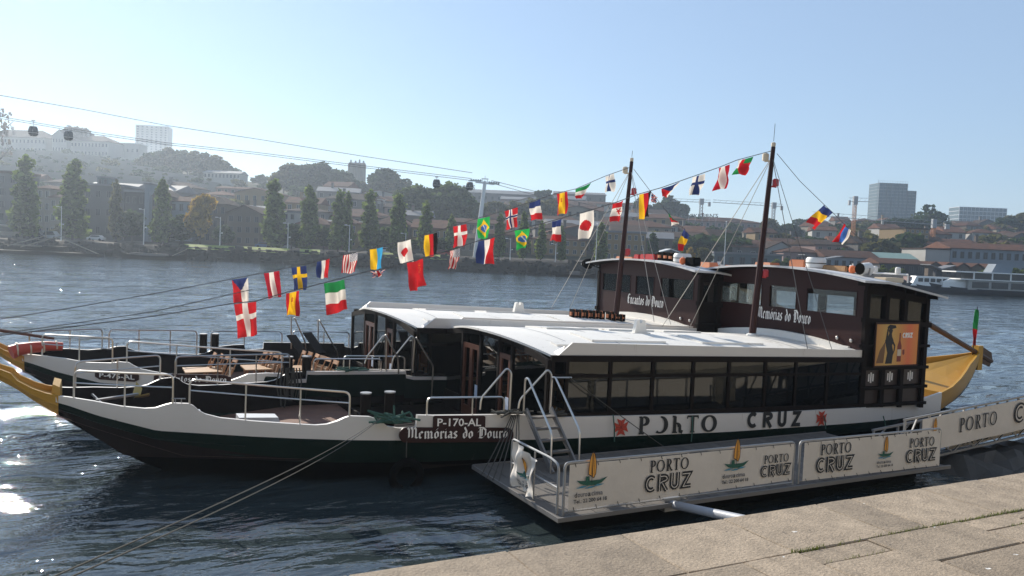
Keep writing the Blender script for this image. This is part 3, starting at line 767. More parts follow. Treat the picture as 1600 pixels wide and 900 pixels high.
        if xw < 22:
            front_w = fr
            mb = MB(); blackletter(mb, Plane((xw, 1.20, 3.40), (0, -1, 0), (0, 0, 1), (-1, 0, 0)), cfg['name'], 0, 0, .44, 2.5, .17); mb.build('lettering', [M['letterwhite']], fr, fix=False)
            mb = MB()
            for y, z, r in ((-3.0, 3.05, .06), (-2.45, 3.08, .06)): mb.lathe([(r, 0), (r, -.05), (r * .6, -.07)], (xw, y, z), 8, axis='x')
            mb.build('porthole_lamp', [M['steel']], fr)
            MB().box(xw - .10, xw, -2.95, -2.72, 2.66, 2.86).build('floodlight', [M['canister']], fr)
            # white coaming along the foot of the front wall
            ys = np.linspace(-3.38, 3.38, 13); q = MB()
            for a, b_ in zip(ys[:-1], ys[1:]): q.hexa([(xw - .16, a, roofz(xw, a)), (xw - .01, a, roofz(xw, a)), (xw - .01, b_, roofz(xw, b_)), (xw - .16, b_, roofz(xw, b_)), (xw - .16, a, roofz(xw, a) + .26), (xw - .01, a, roofz(xw, a) + .26), (xw - .01, b_, roofz(xw, b_) + .26), (xw - .16, b_, roofz(xw, b_) + .26)])
            q.build('coaming', [M['roof_white']], roof)
    for s in (-1, 1):
        mb = MB(); ya, yb = (-3.5, -3.40) if s < 0 else (3.40, 3.5)
        def pr(x0, x1, z0, z1, o=0.0, sl=1):
            a, b_ = min(ya - o, ya + o), max(yb + o, yb - o)
            if s < 0: a, b_ = ya - o, yb
            else: a, b_ = ya, yb + o
            mb.hexa([(x0, a, z0 + sl * slope(x0)), (x1, a, z0 + sl * slope(x1)), (x1, b_, z0 + sl * slope(x1)), (x0, b_, z0 + sl * slope(x0)), (x0, a, z1 + sl * slope(x0)), (x1, a, z1 + sl * slope(x1)), (x1, b_, z1 + sl * slope(x1)), (x0, b_, z1 + sl * slope(x0))])
        posts = [21.56, 22.47, 23.38, 24.48]
        for p in posts: pr(p, p + .17, 1.0, 4.72, .03, .55)
        pr(21.6, 24.62, 4.62, 5.02, .01); sb_ = 3.84 if s < 0 else 3.1; pr(21.5, 24.75, sb_ - .16, sb_, .07, .5)
        for z in ((2.93, 2.22, 1.58, 1.02) if s < 0 else (2.22, 1.02)): pr(21.5, 24.75, z - .05, z + .05, .06, .1)
        side = mb.build('wheelhouse_side', [M['deepbrown']], B)
        for a, b_ in zip(posts[:-1], posts[1:]):
            x0, x1 = a + .17, b_; y = s * 3.43
            MB().hexa([(x0, y, sb_ + slope(x0) * .5), (x1, y, sb_ + slope(x1) * .5), (x1, y + .012, sb_ + slope(x1) * .5), (x0, y + .012, sb_ + slope(x0) * .5), (x0, y, 4.62 + slope(x0)), (x1, y, 4.62 + slope(x1)), (x1, y + .012, 4.62 + slope(x1)), (x0, y + .012, 4.62 + slope(x0))]).build('window_pane', [M['glass_wheel']], side)
            for z0, z1, mt in ((2.98, 3.66, 'deepbrown'), (2.27, 2.88, 'deepbrown'), (1.63, 2.17, 'maroon2'), (1.07, 1.53, 'maroon2')):
                if s < 0: MB().box(x0, x1, -3.42, -3.40, z0 - .1, z1 + .1).build('side_panel', [M[mt]], side)
            if s < 0:
                mb = MB(); cx = (x0 + x1) / 2
                for dxx in (-.10, 0, .10):
                    h = .17 - abs(dxx) * .5
                    mb.box(cx + dxx - .028, cx + dxx + .028, -3.432, -3.421, 1.9 - h, 1.9 + h)
                mb.build('vent_grille', [M['letterwhite']], side)
        if s < 0 and cfg['advert']:
            mb = MB(); a, b_, c, d, y = 22.02, 24.06, 2.31, 3.64, -3.60
            mb.box(a - .05, b_ + .05, y, y + .05, c - .05, c); mb.box(a - .05, b_ + .05, y, y + .05, d, d + .05); mb.box(a - .05, a, y, y + .05, c, d); mb.box(b_, b_ + .05, y, y + .05, c, d)
            adv = mb.build('advert_panel', [M['maroon']], B)
            MB().box(a, b_, y + .012, y + .045, c, d).build('poster', [M['poster']], adv)
            pl = Plane((a, y + .012, c), (1, 0, 0), (0, 0, 1), (0, -1, 0)); mb = MB(); W_, H_ = b_ - a, d - c
            def poly(pts, mi, dd): mb.face([pl.p(px_ * W_, py_ * H_, dd) for px_, py_ in pts], mi)
            poly([(.24, .04), (.28, .30), (.24, .46), (.21, .60), (.27, .70), (.30, .78), (.28, .84), (.30, .90), (.36, .90), (.38, .84), (.36, .77), (.37, .70), (.41, .60), (.38, .48), (.42, .32), (.40, .04)], 0, .004)
            poly([(.22, .60), (.25, .88), (.29, .97), (.31, .95), (.28, .86), (.27, .68)], 0, .005)
            poly([(.24, .92), (.30, .99), (.44, .97), (.46, .91), (.36, .88)], 0, .006)
            poly([(.39, .62), (.46, .48), (.45, .36), (.41, .24), (.42, .36), (.43, .46), (.38, .54)], 0, .007)
            poly([(.22, .58), (.10, .36), (.03, .06), (.20, .06), (.22, .34)], 2, .003)
            poly([(.51, .08), (.51, .46), (.545, .60), (.545, .78), (.575, .78), (.575, .60), (.61, .46), (.61, .08)], 1, .004)
            poly([(.515, .22), (.515, .38), (.605, .38), (.605, .22)], 3, .006)
            poly([(.64, .27), (.635, .36), (.68, .38), (.69, .28), (.665, .23)], 1, .004)
            mb.build('poster_figures', [M['ink'], M['redbottle'], M['posterdark'], M['cream']], adv, fix=False)
            mb = MB(); deco_word(mb, pl, 'CRUZ', W_ * .62, H_ * .66, .17, 0, .88, .06, .26); mb.build('lettering', [M['letterwhite'], M['letterwhite']], adv, fix=False)
    mb = MB(); xr = [20.9, 21.4, 22, 22.6, 23.2, 23.8, 24.4, 24.95]; yr = np.linspace(-3.95, 3.95, 17)
    top = [[(x, y, whz(x, y) + .03) for x in xr] for y in yr]; und = [[(p[0], p[1], p[2] - .07) for p in r] for r in top]
    mb.grid(top, 0); mb.grid(und, 1)
    for a, b_ in ((top[0], und[0]), (top[-1], und[-1]), ([r[0] for r in top], [r[0] for r in und]), ([r[-1] for r in top], [r[-1] for r in und])): mb.grid([a, b_], 0)
    wroof = mb.build('wheelhouse_roof', [M['roofgrey'], M['deepbrown']], B, smooth=True)
    for p in range(7): x = 21.2 + p * .55; MB().box(x, x + .08, -3.85, -3.45, whz(x, -3.7) - .18, whz(x, -3.7) - .05).build('rafter_end', [M['deepbrown']], wroof)
    # mast
    bx, tx_, tz_ = cfg['mast']; p0, p1 = Vector((bx, 0, 2.75)), Vector((tx_, 0, tz_))
    mast = MB().tube([p0.lerp(p1, u) for u in np.linspace(0, 1, 8)], .125, 8, r2=.075).build('mast', [M['maroon']], B, smooth=True)
    MB().lathe([(.06, 0), (.075, .04), (.075, .13), (.04, .16)], tuple(p1), 8).build('mast_cap', [M['cream']], mast)
    MB().tube([p1 + Vector((0, 0, .2)), p1 + Vector((.02, 0, .2 + cfg['aerial']))], .012, 4).build('aerial', [M['wire']], mast)
    for u, sd, m_ in ((.93, -1, 'cream'), (.80, 1, 'redlamp'), (cfg['lamp3'], 1, 'redlamp')):
        q = p0.lerp(p1, u); sy = -sd
        MB().lathe([(.10, -.02), (.11, .02), (.11, .2), (.07, .24)], (q.x + sd * .2, q.y - .1 * sd, q.z), 8).bar((q.x, q.y, q.z - .02), (q.x + sd * .24, q.y - .1 * sd, q.z - .04), .06, .05).build('mast_lamp', [M[m_]], mast)
    MB().lathe([(.2, 0), (.2, .06), (.13, .1)], (bx, 0, roofz(bx, 0) + .02), 10).build('mast_foot', [M['canister']], mast)
    # guard rails of bent tube
    def guard(x0, x1, s, h0, h1, posts, mid=True, inset=.05):
        def g(x, z): return (x, s * (wv(x) - inset), z)
        xx = np.linspace(x0, x1, 8); mb = MB()
        pts = [g(x0, zt(x0) - .02)] + [g(x, h0 + (h1 - h0) * (x - x0) / (x1 - x0)) for x in xx] + [g(x1, zt(x1) - .02)]
        mb.tube(rounded(pts, .14), .024, 6)
        if mid: mb.tube([g(x, (h0 + (h1 - h0) * (x - x0) / (x1 - x0)) * .55 + (zt(x0) + (zt(x1) - zt(x0)) * (x - x0) / (x1 - x0)) * .45) for x in xx], .016, 5)
        for p in posts:
            f = (p - x0) / (x1 - x0); mb.tube([g(p, zt(p) - .02), g(p, h0 + (h1 - h0) * f)], .020, 6)
        mb.build('guard_rail', [M['steel']], B, smooth=True)
    for a in cfg['rails']: guard(*a)
    for (x, y, z0, z1, r) in cfg['bollards']:
        bo = MB().lathe([(r, z0), (r, z1 - .02)], (x, y, 0), 10).build('mooring_bollard', [M['deepbrown']], B, smooth=True)
        MB().lathe([(r * 1.08, z1 - .02), (r * 1.08, z1 + .01)], (x, y, 0), 10).build('bollard_cap', [M['galv']], bo)
    # small low fittings
    for s in (-1, 1):
        q = MB()
        for x in (1.6, 1.72): q.tube([(x, s * (wv(x) - .05), zt(x)), (x, s * (wv(x) - .05), zt(x) + .10)], .012, 5)
        q.tube([(1.52, s * (wv(1.55) - .05), zt(1.6) + .10), (1.80, s * (wv(1.75) - .05), zt(1.7) + .10)], .014, 5); q.build('fairlead', [M['galv']], B)
    # steering oar over the stern
    a, b_ = Vector((25.4, 0, 4.86)), Vector((34.0, 0, 1.63)); u = (b_ - a).normalized()
    oar = MB().tube([a.lerp(b_, k / 6) for k in range(7)], .14, 8, r2=.10).build('steering_oar', [M['wood2']], B, smooth=True)
    c = a + u * 7.9; n_ = Vector((0, 1, 0)); v = u.cross(n_)
    MB().prism([c + v * .1, c + u * .5 + v * .36, c + u * 1.15 + v * .34, c + u * 1.35 + v * .1, c + u * 1.3 - v * .25, c + u * .6 - v * .3, c - v * .1], (0, .06, 0)).build('oar_blade', [M['wood2']], oar)
    return B, zt, roofz, whz
M['seam'] = mat('grey_roof_sealant', (.42, .42, .41), .6, .5, 3)
M['roofgrey'] = mat('grey_white_roof_edge', (.60, .60, .60), .6, .3, 2, .05, 20)
M['maroon2'] = mat('brown_panel_paint', (.055, .036, .03), .5, .4, 3, .05, 18)
M['wood2'] = mat('weathered_brown_oar', (.10, .058, .035), .6, .5, 4, .06, 25, stretch=(1, 5, 5))
M['redbottle'] = mat('dark_red_print', (.20, .02, .012), .5)
M['posterdark'] = mat('brown_shadow_print', (.16, .07, .02), .5)
# orange poster print (flat print: sunset tones across the sheet)
pm = mat('orange_poster_print', (.80, .26, .05), .35); M['poster'] = pm; t = pm.node_tree; b = t.nodes['Principled BSDF']
tc = nn(t, 'ShaderNodeTexCoord'); sp_ = nn(t, 'ShaderNodeSeparateXYZ'); rp = nn(t, 'ShaderNodeValToRGB'); t.links.new(tc.outputs['Generated'], sp_.inputs[0])
e = rp.color_ramp.elements; e[0].position = 0; e[0].color = (.50, .20, .03, 1); e[1].position = 1; e[1].color = (.72, .24, .03, 1)
for p_, c_ in ((.3, (.62, .38, .09, 1)), (.5, (.62, .30, .05, 1)), (.78, (.74, .13, .03, 1))): q = e.new(p_); q.color = c_
t.links.new(sp_.outputs[0], rp.inputs[0]); t.links.new(rp.outputs[0], b.inputs['Base Color'])

cfg1 = dict(dark_from=99, name='Memórias do Douro', notice=True, advert=True, bracket=(15.3, -.25), mast=(20.25, 20.74, 9.45), aerial=.6, lamp3=.33,
    panels=[(12.3, 14.2, .5, 1.9), (14.6, 16.4, .5, 1.9), (16.8, 18.4, .5, 1.9), (12.4, 15.0, -1.9, -.7), (16.4, 18.9, -1.9, -.7), (10.9, 11.7, -2.5, -2.15)],
    rails=[(-.40, 1.55, -1, 2.42, 2.42, [.6]), (1.88, 5.12, -1, 2.33, 2.14, [3.0, 4.1]), (6.85, 8.85, -1, 2.0, 1.93, [8.0], False), (-.40, 1.5, 1, 2.42, 2.40, [.5]), (1.88, 5.12, 1, 2.33, 2.14, [3.0, 4.1]), (6.85, 8.85, 1, 2.0, 1.93, [8.0], False)],
    bollards=[(5.75, -2.35, .7, 1.95, .13), (6.35, -2.35, .7, 1.95, .13), (25.3, -2.55, .9, 1.62, .11), (25.75, -2.45, .9, 1.66, .11)])
cfg2 = dict(dark_from=5.4, name='Encantos do Douro', notice=True, advert=False, bracket=(16.0, .6), mast=(20.2, 20.62, 9.35), aerial=.25, lamp3=.42,
    panels=[(12.0, 14.0, .5, 1.9), (14.5, 16.5, .5, 1.9), (12.6, 15.0, -1.9, -.6), (16.6, 19.0, -1.9, -.6), (10.9, 11.7, -2.5, -2.1)],
    rails=[(-.25, 1.55, -1, 2.50, 2.48, [.7]), (1.92, 6.0, -1, 2.40, 2.20, [3.2, 4.6]), (6.9, 9.0, -1, 2.0, 1.95, [8.0], False), (-.95 + .3, 1.3, 1, 2.44, 2.40, [.4]), (1.5, 4.3, 1, 2.36, 2.16, [2.4, 3.4]), (4.8, 7.4, 1, 2.12, 2.02, [6.0], False), (7.8, 10.0, 1, 2.05, 1.98, [9], False)],
    bollards=[(6.2, -3.3, .8, 2.05, .14), (6.75, -3.3, .8, 2.05, .14), (4.55, 3.15, .8, 2.02, .13), (4.95, 3.15, .8, 2.02, .13)])
B1, zt1, roofz1, whz1 = build_boat('nearer dark river cruise boat lettered Memórias do Douro beside the pontoon', 0, 0, ZT1, cfg1)
B2, zt2, roofz2, whz2 = build_boat('farther dark river cruise boat lettered Encantos do Douro behind the nearer one', -1.1, 6.6, ZT2, cfg2)

# painted boards and lettering on the hull sides
def board(parent, x0, x1, zl, zr, h, y, mat_='maroon', rnd_=.5):
    mb = MB(); n = 6; pts = []
    r = h * rnd_
    def pz(x, v): return zl + (zr - zl) * (x - x0) / (x1 - x0) + v
    for a0, cx, cy in ((270, x1 - r, r), (0, x1 - r, h - r), (90, x0 + r, h - r), (180, x0 + r, r)):
        for k in range(n + 1):
            a = math.radians(a0 + 90 * k / n); xx = cx + r * math.cos(a); pts.append((xx, y, pz(xx, cy + r * math.sin(a))))
    o = mb.prism(pts, (0, .03, 0)).build('name_board' if mat_ else 'board', [M[mat_]], parent)
    return o
def sidepl(x0, zl, slope_, y): 
    d = Vector((1, 0, slope_)).normalized(); return Plane((x0, y, zl), d, (0, 0, 1), (0, -1, 0))
y1 = -3.635
nb = board(B1, 6.16, 9.10, 1.02, .82, .35, y1)
mb = MB(); blackletter(mb, sidepl(6.33, 1.10, -.065, y1), 'Memórias do Douro', 0, 0, .27, 2.62, .17); mb.build('lettering', [M['letterwhite']], nb, fix=False)
nb = board(B1, 6.98, 8.32, 1.28, 1.20, .31, y1 - .002, rnd_=.15); nb.name = 'number_board'
mb = MB(); block_text(mb, sidepl(7.08, 1.345, -.062, y1 - .002), 'P-170-AL', 0, 0, 1.13, .18); mb.build('lettering', [M['letterwhite']], nb, fix=False)
hull1 = [o for o in B1.children if o.name.startswith('hull')][0]
yh = -3.612
pl = sidepl(0, 0, 0, yh)
mb = MB()
def zlin(x): return 1.0 - .0385 * (x - 10)            # foot of the painted words
pl = Plane((12.86, yh, zlin(12.86) - .04 - .1), Vector((1, 0, -.041)).normalized(), (0, 0, 1), (0, -1, 0))
serif_word(mb, pl, 'PORTO', 0, 0, .47, .20, 1.22, 1.55, True); mb.build('lettering', [M['inkworn']], hull1, fix=False)
mb = MB(); pl = Plane((16.72, yh, .655), Vector((1, 0, -.037)).normalized(), (0, 0, 1), (0, -1, 0))
deco_word(mb, pl, 'CRUZ', 0, 0, .47, 0, 1.05, .42, .24); mb.build('lettering', [M['inkworn'], M['white']], hull1, fix=False)
def emblem(cx, cz):
    mb = MB(); pl = Plane((cx, yh, cz), (1, 0, 0), (0, 0, 1), (0, -1, 0)); R_ = .235
    for k in range(4):
        a = math.pi / 2 * k
        def rt(x, y): return (x * math.cos(a) - y * math.sin(a), x * math.sin(a) + y * math.cos(a))
        mb.face([pl.p(*rt(x, y), .004 + .0005 * k) for x, y in ((-.036, .0), (.036, .0), (.145, R_), (.0, R_ * .74), (-.145, R_))], 0)
    for k in range(4):
        a = math.pi / 2 * k + math.pi / 4
        strip(mb, pl, [(0, 0), (.12 * math.cos(a), .12 * math.sin(a))], .014, .008, 1)
    strip(mb, pl, [(-.15, 0), (.15, 0)], .012, .0085, 1); strip(mb, pl, [(0, -.15), (0, .15)], .012, .009, 1)
    mb.build('emblem', [M['redcross'], M['redbottle']], hull1, fix=False)
emblem(12.30, .975); emblem(19.75, .765)
y2 = -3.04
def bowboard(parent, x0, x1, z0, z1, h, txt, kind):
    """Board that follows the curving bow bulwark."""
    n = 10; mb = MB(); off = .03
    top, bo, tb, bb = [], [], [], []
    for k in range(n + 1):
        x = x0 + (x1 - x0) * k / n; z = z0 + (z1 - z0) * k / n; e = 0 if 0 < k < n else .07
        top.append((x, -wv(x) - off, z + h - e)); bo.append((x, -wv(x) - off, z + e))
    mb.grid([top, bo]); mb.grid([[(p[0], p[1] + .04, p[2]) for p in top], top]); mb.grid([bo, [(p[0], p[1] + .04, p[2]) for p in bo]])
    o = mb.build(kind, [M['maroon']], parent)
    p0, p1 = Vector((x0, -wv(x0) - off, z0)), Vector((x1, -wv(x1) - off, z1)); xm = (x0 + x1) / 2
    sagm = Vector((0, -1, 0)) * max(0, (wv(xm) - (wv(x0) + wv(x1)) / 2)); d = p1 - p0; L_ = d.length
    pl = Plane(p0 + Vector((0, 0, 0)), d.normalized(), (0, 0, 1), Vector((d.y, -d.x, 0)).normalized())
    mb = MB()
    if kind == 'name_board': blackletter(mb, pl, txt, L_ * .06, h * .25, h * .62, L_ * .88, .17)
    else: block_text(mb, pl, txt, L_ * .10, h * .26, L_ * .80, h * .5)
    # bend the flat lettering onto the curve
    mb.v = [(v[0], -(wv(v[0]) + off + .022), v[2]) for v in mb.v]
    mb.build('lettering', [M['letterwhite']], o, fix=False)
bowboard(B2, 2.62, 4.63, 1.207, 1.234, .29, 'Encantos do Douro', 'name_board')
bowboard(B2, 1.11, 2.24, 1.281, 1.231, .27, 'P-475-AL', 'number_board')
# ------------------------------------------------------------------ landing pontoon
PZ = .42
PT = root('landing_pontoon', 'long low floating landing pontoon with pale deck and banner rails beside the nearer boat', 'pontoon', (13.6, 14.9, 0))
def PL(x, y, z=0): return (x - 13.6, y - 14.9, z)
def pbox(mb, x0, x1, y0, y1, z0, z1, mi=0): return mb.box(x0 - 13.6, x1 - 13.6, y0 - 14.9, y1 - 14.9, z0, z1, mi)
M['pdeck'] = mat('worn_pontoon_planks', (.14, .125, .11), .8, .5, 3, .2, 40, objvar=.14, dirt=((.12, .1, .09), 5, .62))
mb = MB(); pbox(mb, 7.9, 19.6, 12.85, 16.75, .355, PZ - .05); pbox(mb, 8.35, 19.2, 13.45, 16.5, -.35, .355, 1)
pbox(mb, 7.86, 19.64, 12.80, 12.85, .355, PZ + .02, 0); pbox(mb, 7.86, 7.9, 12.85, 16.75, .355, PZ + .02, 0); pbox(mb, 7.9, 19.6, 16.75, 16.8, .355, PZ + .02, 0)
mb.build('float', [M['alu'], M['blackrub']], PT)
k = 0
for x in np.arange(7.92, 19.5, .29):
    k += 1
    q = MB(); pbox(q, x + .004, x + .286, 12.87, 16.73, PZ - .05, PZ + .004 * (k % 3)); q.build('deck_plank', [M['pdeck']], PT)
tag(None) if False else None
# front rail: two framed bays that carry the banners
zr = lambda x: 1.455 - .006 * (x - 8)
def bay(x0, x1):
    mb = MB()
    mb.tube(rounded([PL(x0, 12.96, PZ), PL(x0, 12.96, zr(x0)), PL(x1, 12.96, zr(x1)), PL(x1, 12.96, PZ)], .12), .028, 8)
    for x in np.linspace(x0, x1, 5)[1:-1]: mb.tube([PL(x, 12.99, PZ), PL(x, 12.99, zr(x))], .02, 6)
    mb.tube([PL(x0, 12.96, PZ + .07), PL(x1, 12.96, PZ + .06)], .02, 6)
    mb.build('rail', [M['galv']], PT, smooth=True)
bay(8.06, 14.16); bay(14.34, 19.36)
mb = MB()
mb.tube(rounded([PL(7.98, 15.0, PZ), PL(7.98, 15.0, 1.46), PL(7.98, 13.35, 1.455), PL(7.98, 13.05, 1.40), PL(7.98, 13.05, PZ)], .12), .026, 8)
mb.tube([PL(7.98, 15.0, .95), PL(7.98, 13.05, .95)], .018, 6); mb.tube([PL(7.98, 14.0, PZ), PL(7.98, 14.0, 1.455)], .02, 6)
mb.build('rail', [M['galv']], PT, smooth=True)
M['strut'] = mat('pale_blue_grey_tube', (.38, .40, .44), .5, .4, 2, .05, 20)
# strut that holds the pontoon off the quay
a, b_ = onZ(1045, 787, .35), np.array([11.3, 3.7, 1.2])
best = min((onY(q_, 787 + .212 * (q_ - 1045), 3.64) for q_ in range(1150, 1900, 5)), key=lambda p: abs(p[2] - 1.2))
st = root('mooring_strut', 'white tubular strut running from the pontoon edge towards the quay', 'strut', tuple(a))
e_ = best - a
MB().tube([(0, 0, 0), tuple(e_)], .085, 10).build('strut_tube', [M['strut']], st, smooth=True)
MB().box(-.2, .2, -.12, .12, -.12, .16).build('hinge_bracket', [M['galv']], st)

# ------------------------------------------------------------------ banners
def cloth(x0, x1, z00, z01, z10, z11, y, amp, nx, nz, seed, frame=None):
    """Hanging sheet; corners z00/z01 = bottom/top at x0, z10/z11 at x1; gentle creases in depth."""
    r = random.Random(seed); ph = [(r.uniform(1, 5), r.uniform(-3, 3), r.uniform(0, 6)) for _ in range(5)]
    rows = []
    for j in range(nz + 1):
        v = j / nz; row = []
        for i in range(nx + 1):
            u = i / nx; x = x0 + (x1 - x0) * u; z = (z00 + (z10 - z00) * u) * (1 - v) + (z01 + (z11 - z01) * u) * v
            w = sum(math.sin(x * a + z * b + c) for a, b, c in ph) / 5 * amp * (1 - .55 * v)
            row.append((x, y + w, z))
        rows.append(row)
    return rows
def logo(mb, pl, x, y, s, text=True, mats=(0, 1, 2, 3)):
    """Small boat emblem with a tall sail over a two-line caption; s = full width in metres."""
    sail, hull_, wave, ink = mats
    L = [(.40, .56), (.405, .72), (.43, .86), (.475, .97), (.52, 1.0), (.565, .95), (.60, .84), (.62, .70), (.61, .56), (.56, .48)]
    mb.face([pl.p(x + a * s, y + b * s * 1.25, .004) for a, b in L], sail)
    strip(mb, pl, [(x + a * s, y + b * s * 1.25) for a, b in L], .018 * s, .006, ink, True)
    for cx in (.475, .52, .565): strip(mb, pl, [(x + cx * s, y + .52 * s * 1.25), (x + (.52 + (cx - .52) * .7) * s, y + .96 * s * 1.25)], .008 * s, .0055, ink)
    strip(mb, pl, [(x + .50 * s, y + .40 * s * 1.25), (x + .52 * s, y + 1.02 * s * 1.25)], .018 * s, .0065, ink)
    mb.face([pl.p(x + a * s, y + b * s * 1.25, .0045) for a, b in ((.06, .46), (.18, .44), (.32, .43), (.33, .52), (.43, .52), (.44, .43), (.75, .43), (.97, .48), (.80, .37), (.62, .335), (.36, .335), (.18, .38))], hull_)
    for k, (wx, wy_) in enumerate(((.20, .31), (.45, .29), (.68, .32))):
        mb.face([pl.p(x + (wx + a) * s, y + (wy_ + b) * s * 1.25, .004) for a, b in ((-.16, -.015), (.02, .03), (.20, .02), (.06, -.01))], wave)
    if text:
        block_text(mb, pl, 'd', x + .02 * s, y + .155 * s, .07 * s, .12 * s, .004, ink)
        block_text(mb, pl, 'ouro', x + .11 * s, y + .155 * s, .28 * s, .085 * s, .004, ink + 1)
        block_text(mb, pl, 'a', x + .41 * s, y + .155 * s, .08 * s, .085 * s, .004, ink)
        block_text(mb, pl, 'cima', x + .51 * s, y + .155 * s, .34 * s, .115 * s, .004, ink + 1)
        block_text(mb, pl, 'Tel.: 22 200 64 18', x + 0.0 * s, y + .005 * s, .98 * s, .095 * s, .004, ink)
PRN = [M['sail'], M['hullprint'], M['waveprint'], M['ink'], M['grayink'], M['banner']]
def brandwords(mb, pl, x, y, w, gap=.04):
    """PORTO in roman capitals above CRUZ in heavy inline capitals, total width w."""
    hC = w * .295; hP = w * .205
    serif_word(mb, pl, 'PORTO', x + w * .10, y + hC + w * gap, hP, .10, w * .86 / (4.57 * hP), 1.1, mi=3)
    adv = (.82 + .78 + .78 + .74 + 3 * .1) * hC; m2 = MB()
    deco_word(m2, pl, 'CRUZ', x, y, hC, .20, w / adv, .10, .27)
    i = len(mb.v); mb.v += m2.v; mb.f += [tuple(i + k for k in f) for f in m2.f]; mb.mi += [3 if q == 0 else 5 for q in m2.mi]
def banner(label, x0, x1, z00, z01, z10, z11, y, amp, seed, sets, group=None):
    o = MB().grid(cloth(x0, x1, z00, z01, z10, z11, y, amp, 60, 14, seed)).build('banner', [M['banner']], None, smooth=True, fix=False)
    tag(o, label, 'banner', group)
    sl = Vector((x1 - x0, 0, ((z10 - z00) + (z11 - z01)) / 2)).normalized()
    for kind, u0, u1 in sets:
        xa, xb = x0 + (x1 - x0) * u0, x0 + (x1 - x0) * u1; zb = z00 + (z10 - z00) * u0; h = z01 - z00
        mb = MB(); pl = Plane((xa, y - amp - .004, zb), sl, (0, 0, 1), (0, -1, 0))
        if kind == 'logo': logo(mb, pl, 0, h * .14, xb - xa); nm = 'printed_logo'
        else: brandwords(mb, pl, 0, h * .17, xb - xa); nm = 'lettering'
        mb.build(nm, PRN, o, fix=False)
    mb = MB()
    for u in np.linspace(.02, .98, 12):
        for zz in (z01 + (z11 - z01) * u - .02, z00 + (z10 - z00) * u + .02):
            mb.tube([(x0 + (x1 - x0) * u, y - amp - .012, zz - .03), (x0 + (x1 - x0) * u, y - .0, zz + .03)], .007, 4)
    mb.build('cable_tie', [M['blackrub']], o)
    return o
banner('long white banner covering the left half of the pontoon front rail', 8.14, 14.08, .53, zr(8.1) - .03, .56, zr(14.1) - .03, 12.905, .02, 1, [('logo', .017, .150), ('words', .30, .505), ('logo', .645, .775), ('words', .832, .985)])
banner('shorter white banner on the right half of the pontoon front rail', 14.42, 19.30, .50, zr(14.4) - .03, .44, zr(19.3) - .04, 12.905, .02, 2, [('words', .08, .335), ('logo', .505, .63), ('words', .725, .962)])
# torn, crumpled banner on the end rail (hangs along Y)
r_ = random.Random(4); rows = []
for j in range(25):
    v = j / 24; row = []
    for i in range(31):
        u = i / 30; y = 14.85 - 1.02 * u + (.05 * math.sin(v * 5) * u); z = 1.44 - .86 * v - .05 * u + .02 * math.sin(u * 22) * v
        if u > .42 and v < .16: z -= .20 * (1 - v / .16) * (u - .42)
        w = .05 * math.sin(u * 9 + v * 3) + .035 * math.sin(u * 21 - v * 6) + .05 * math.exp(-((u - .46) / .06) ** 2) * (1 - v * .3) + .02 * math.sin(v * 13 + u * 4)
        row.append((7.90 + w - .06 * (v > .5) * (v - .5), y, z))
    rows.append(row)
tb = MB().grid(rows).build('banner', [M['banner']], None, smooth=True, fix=False); tag(tb, 'small torn and crumpled white banner sagging on the left end rail of the pontoon', 'banner')
mb = MB(); pl = Plane((7.80, 14.50, .62), (0, -1, 0), (0, 0, 1), (-1, 0, 0)); logo(mb, pl, 0, 0, .50)
def torn_x(y, z):
    u, v = (14.85 - y) / 1.02, (1.44 - z) / .86
    return 7.90 + .05 * math.sin(u * 9 + v * 3) + .035 * math.sin(u * 21 - v * 6) + .05 * math.exp(-((u - .46) / .06) ** 2) * (1 - v * .3) + .02 * math.sin(v * 13 + u * 4) - .06 * (v > .5) * (v - .5)
mb.v = [(torn_x(v[1], v[2]) - (7.80 - v[0]) - .012, v[1], v[2]) for v in mb.v]; mb.build('printed_logo', PRN, tb, fix=False)

# ------------------------------------------------------------------ gangway up to the quay
gy0 = 13.75
ga, gb = onY(1402, 652, gy0 + 1.1), onY(1600, 621, gy0)
sg = (gb[2] - onY(1430, 655, gy0)[2]) / (gb[0] - onY(1430, 655, gy0)[0])
gx0, gz0 = onY(1430, 655, gy0)[0], onY(1430, 655, gy0)[2]
GW = root('gangway', 'steel truss gangway rising to the right behind the pontoon', 'gangway', (gx0, gy0 + .6, gz0 - .95))
mb = MB(); GL = 13.0
def gp(x, y, z): return (x, y - .6, z + .95 + sg * x)
for y, tp in ((0.02, .03), (.95, -.45)):
    mb.bar(gp(-.42, y, tp), gp(GL, y, tp), .07, .05); mb.bar(gp(-.45, y, -.86), gp(GL, y, -.86), .08, .08); mb.bar(gp(-.6, y, -1.15), gp(GL, y, -1.15), .06, .06)
    for k in range(14):
        x = -.38 + k; mb.bar(gp(x, y, -.86), gp(x, y, tp), .05, .05)
        mb.bar(gp(x, y, -.86), gp(x + .5, y, tp), .035, .035); mb.bar(gp(x + .1, y, -1.15), gp(x + .6, y, -.86), .035, .035); mb.bar(gp(x + .6, y, -.86), gp(x + 1.1, y, -1.15), .035, .035)
mb.build('truss', [M['galv']], GW)
k = 0
for x in np.arange(-.4, GL, .3): MB().box(x + .005, x + .295, -.56, .33, .95 - .84 + sg * x, .95 - .80 + sg * x).build('deck_plank', [M['alu']], GW)
GWB = MB().grid(cloth(gx0 + .22, gx0 + 10.5, gz0 - .93 + sg * .2, gz0 - .02 + sg * .2, gz0 - .93 + sg * 10.5, gz0 - .02 + sg * 10.5, gy0 - .06, .03, 90, 16, 9)).build('banner', [M['bannerblue'] if 'bannerblue' in M else M['banner']], None, smooth=True, fix=False)
tag(GWB, 'creased white banner on the gangway rail at the right, brand words running large', 'banner')
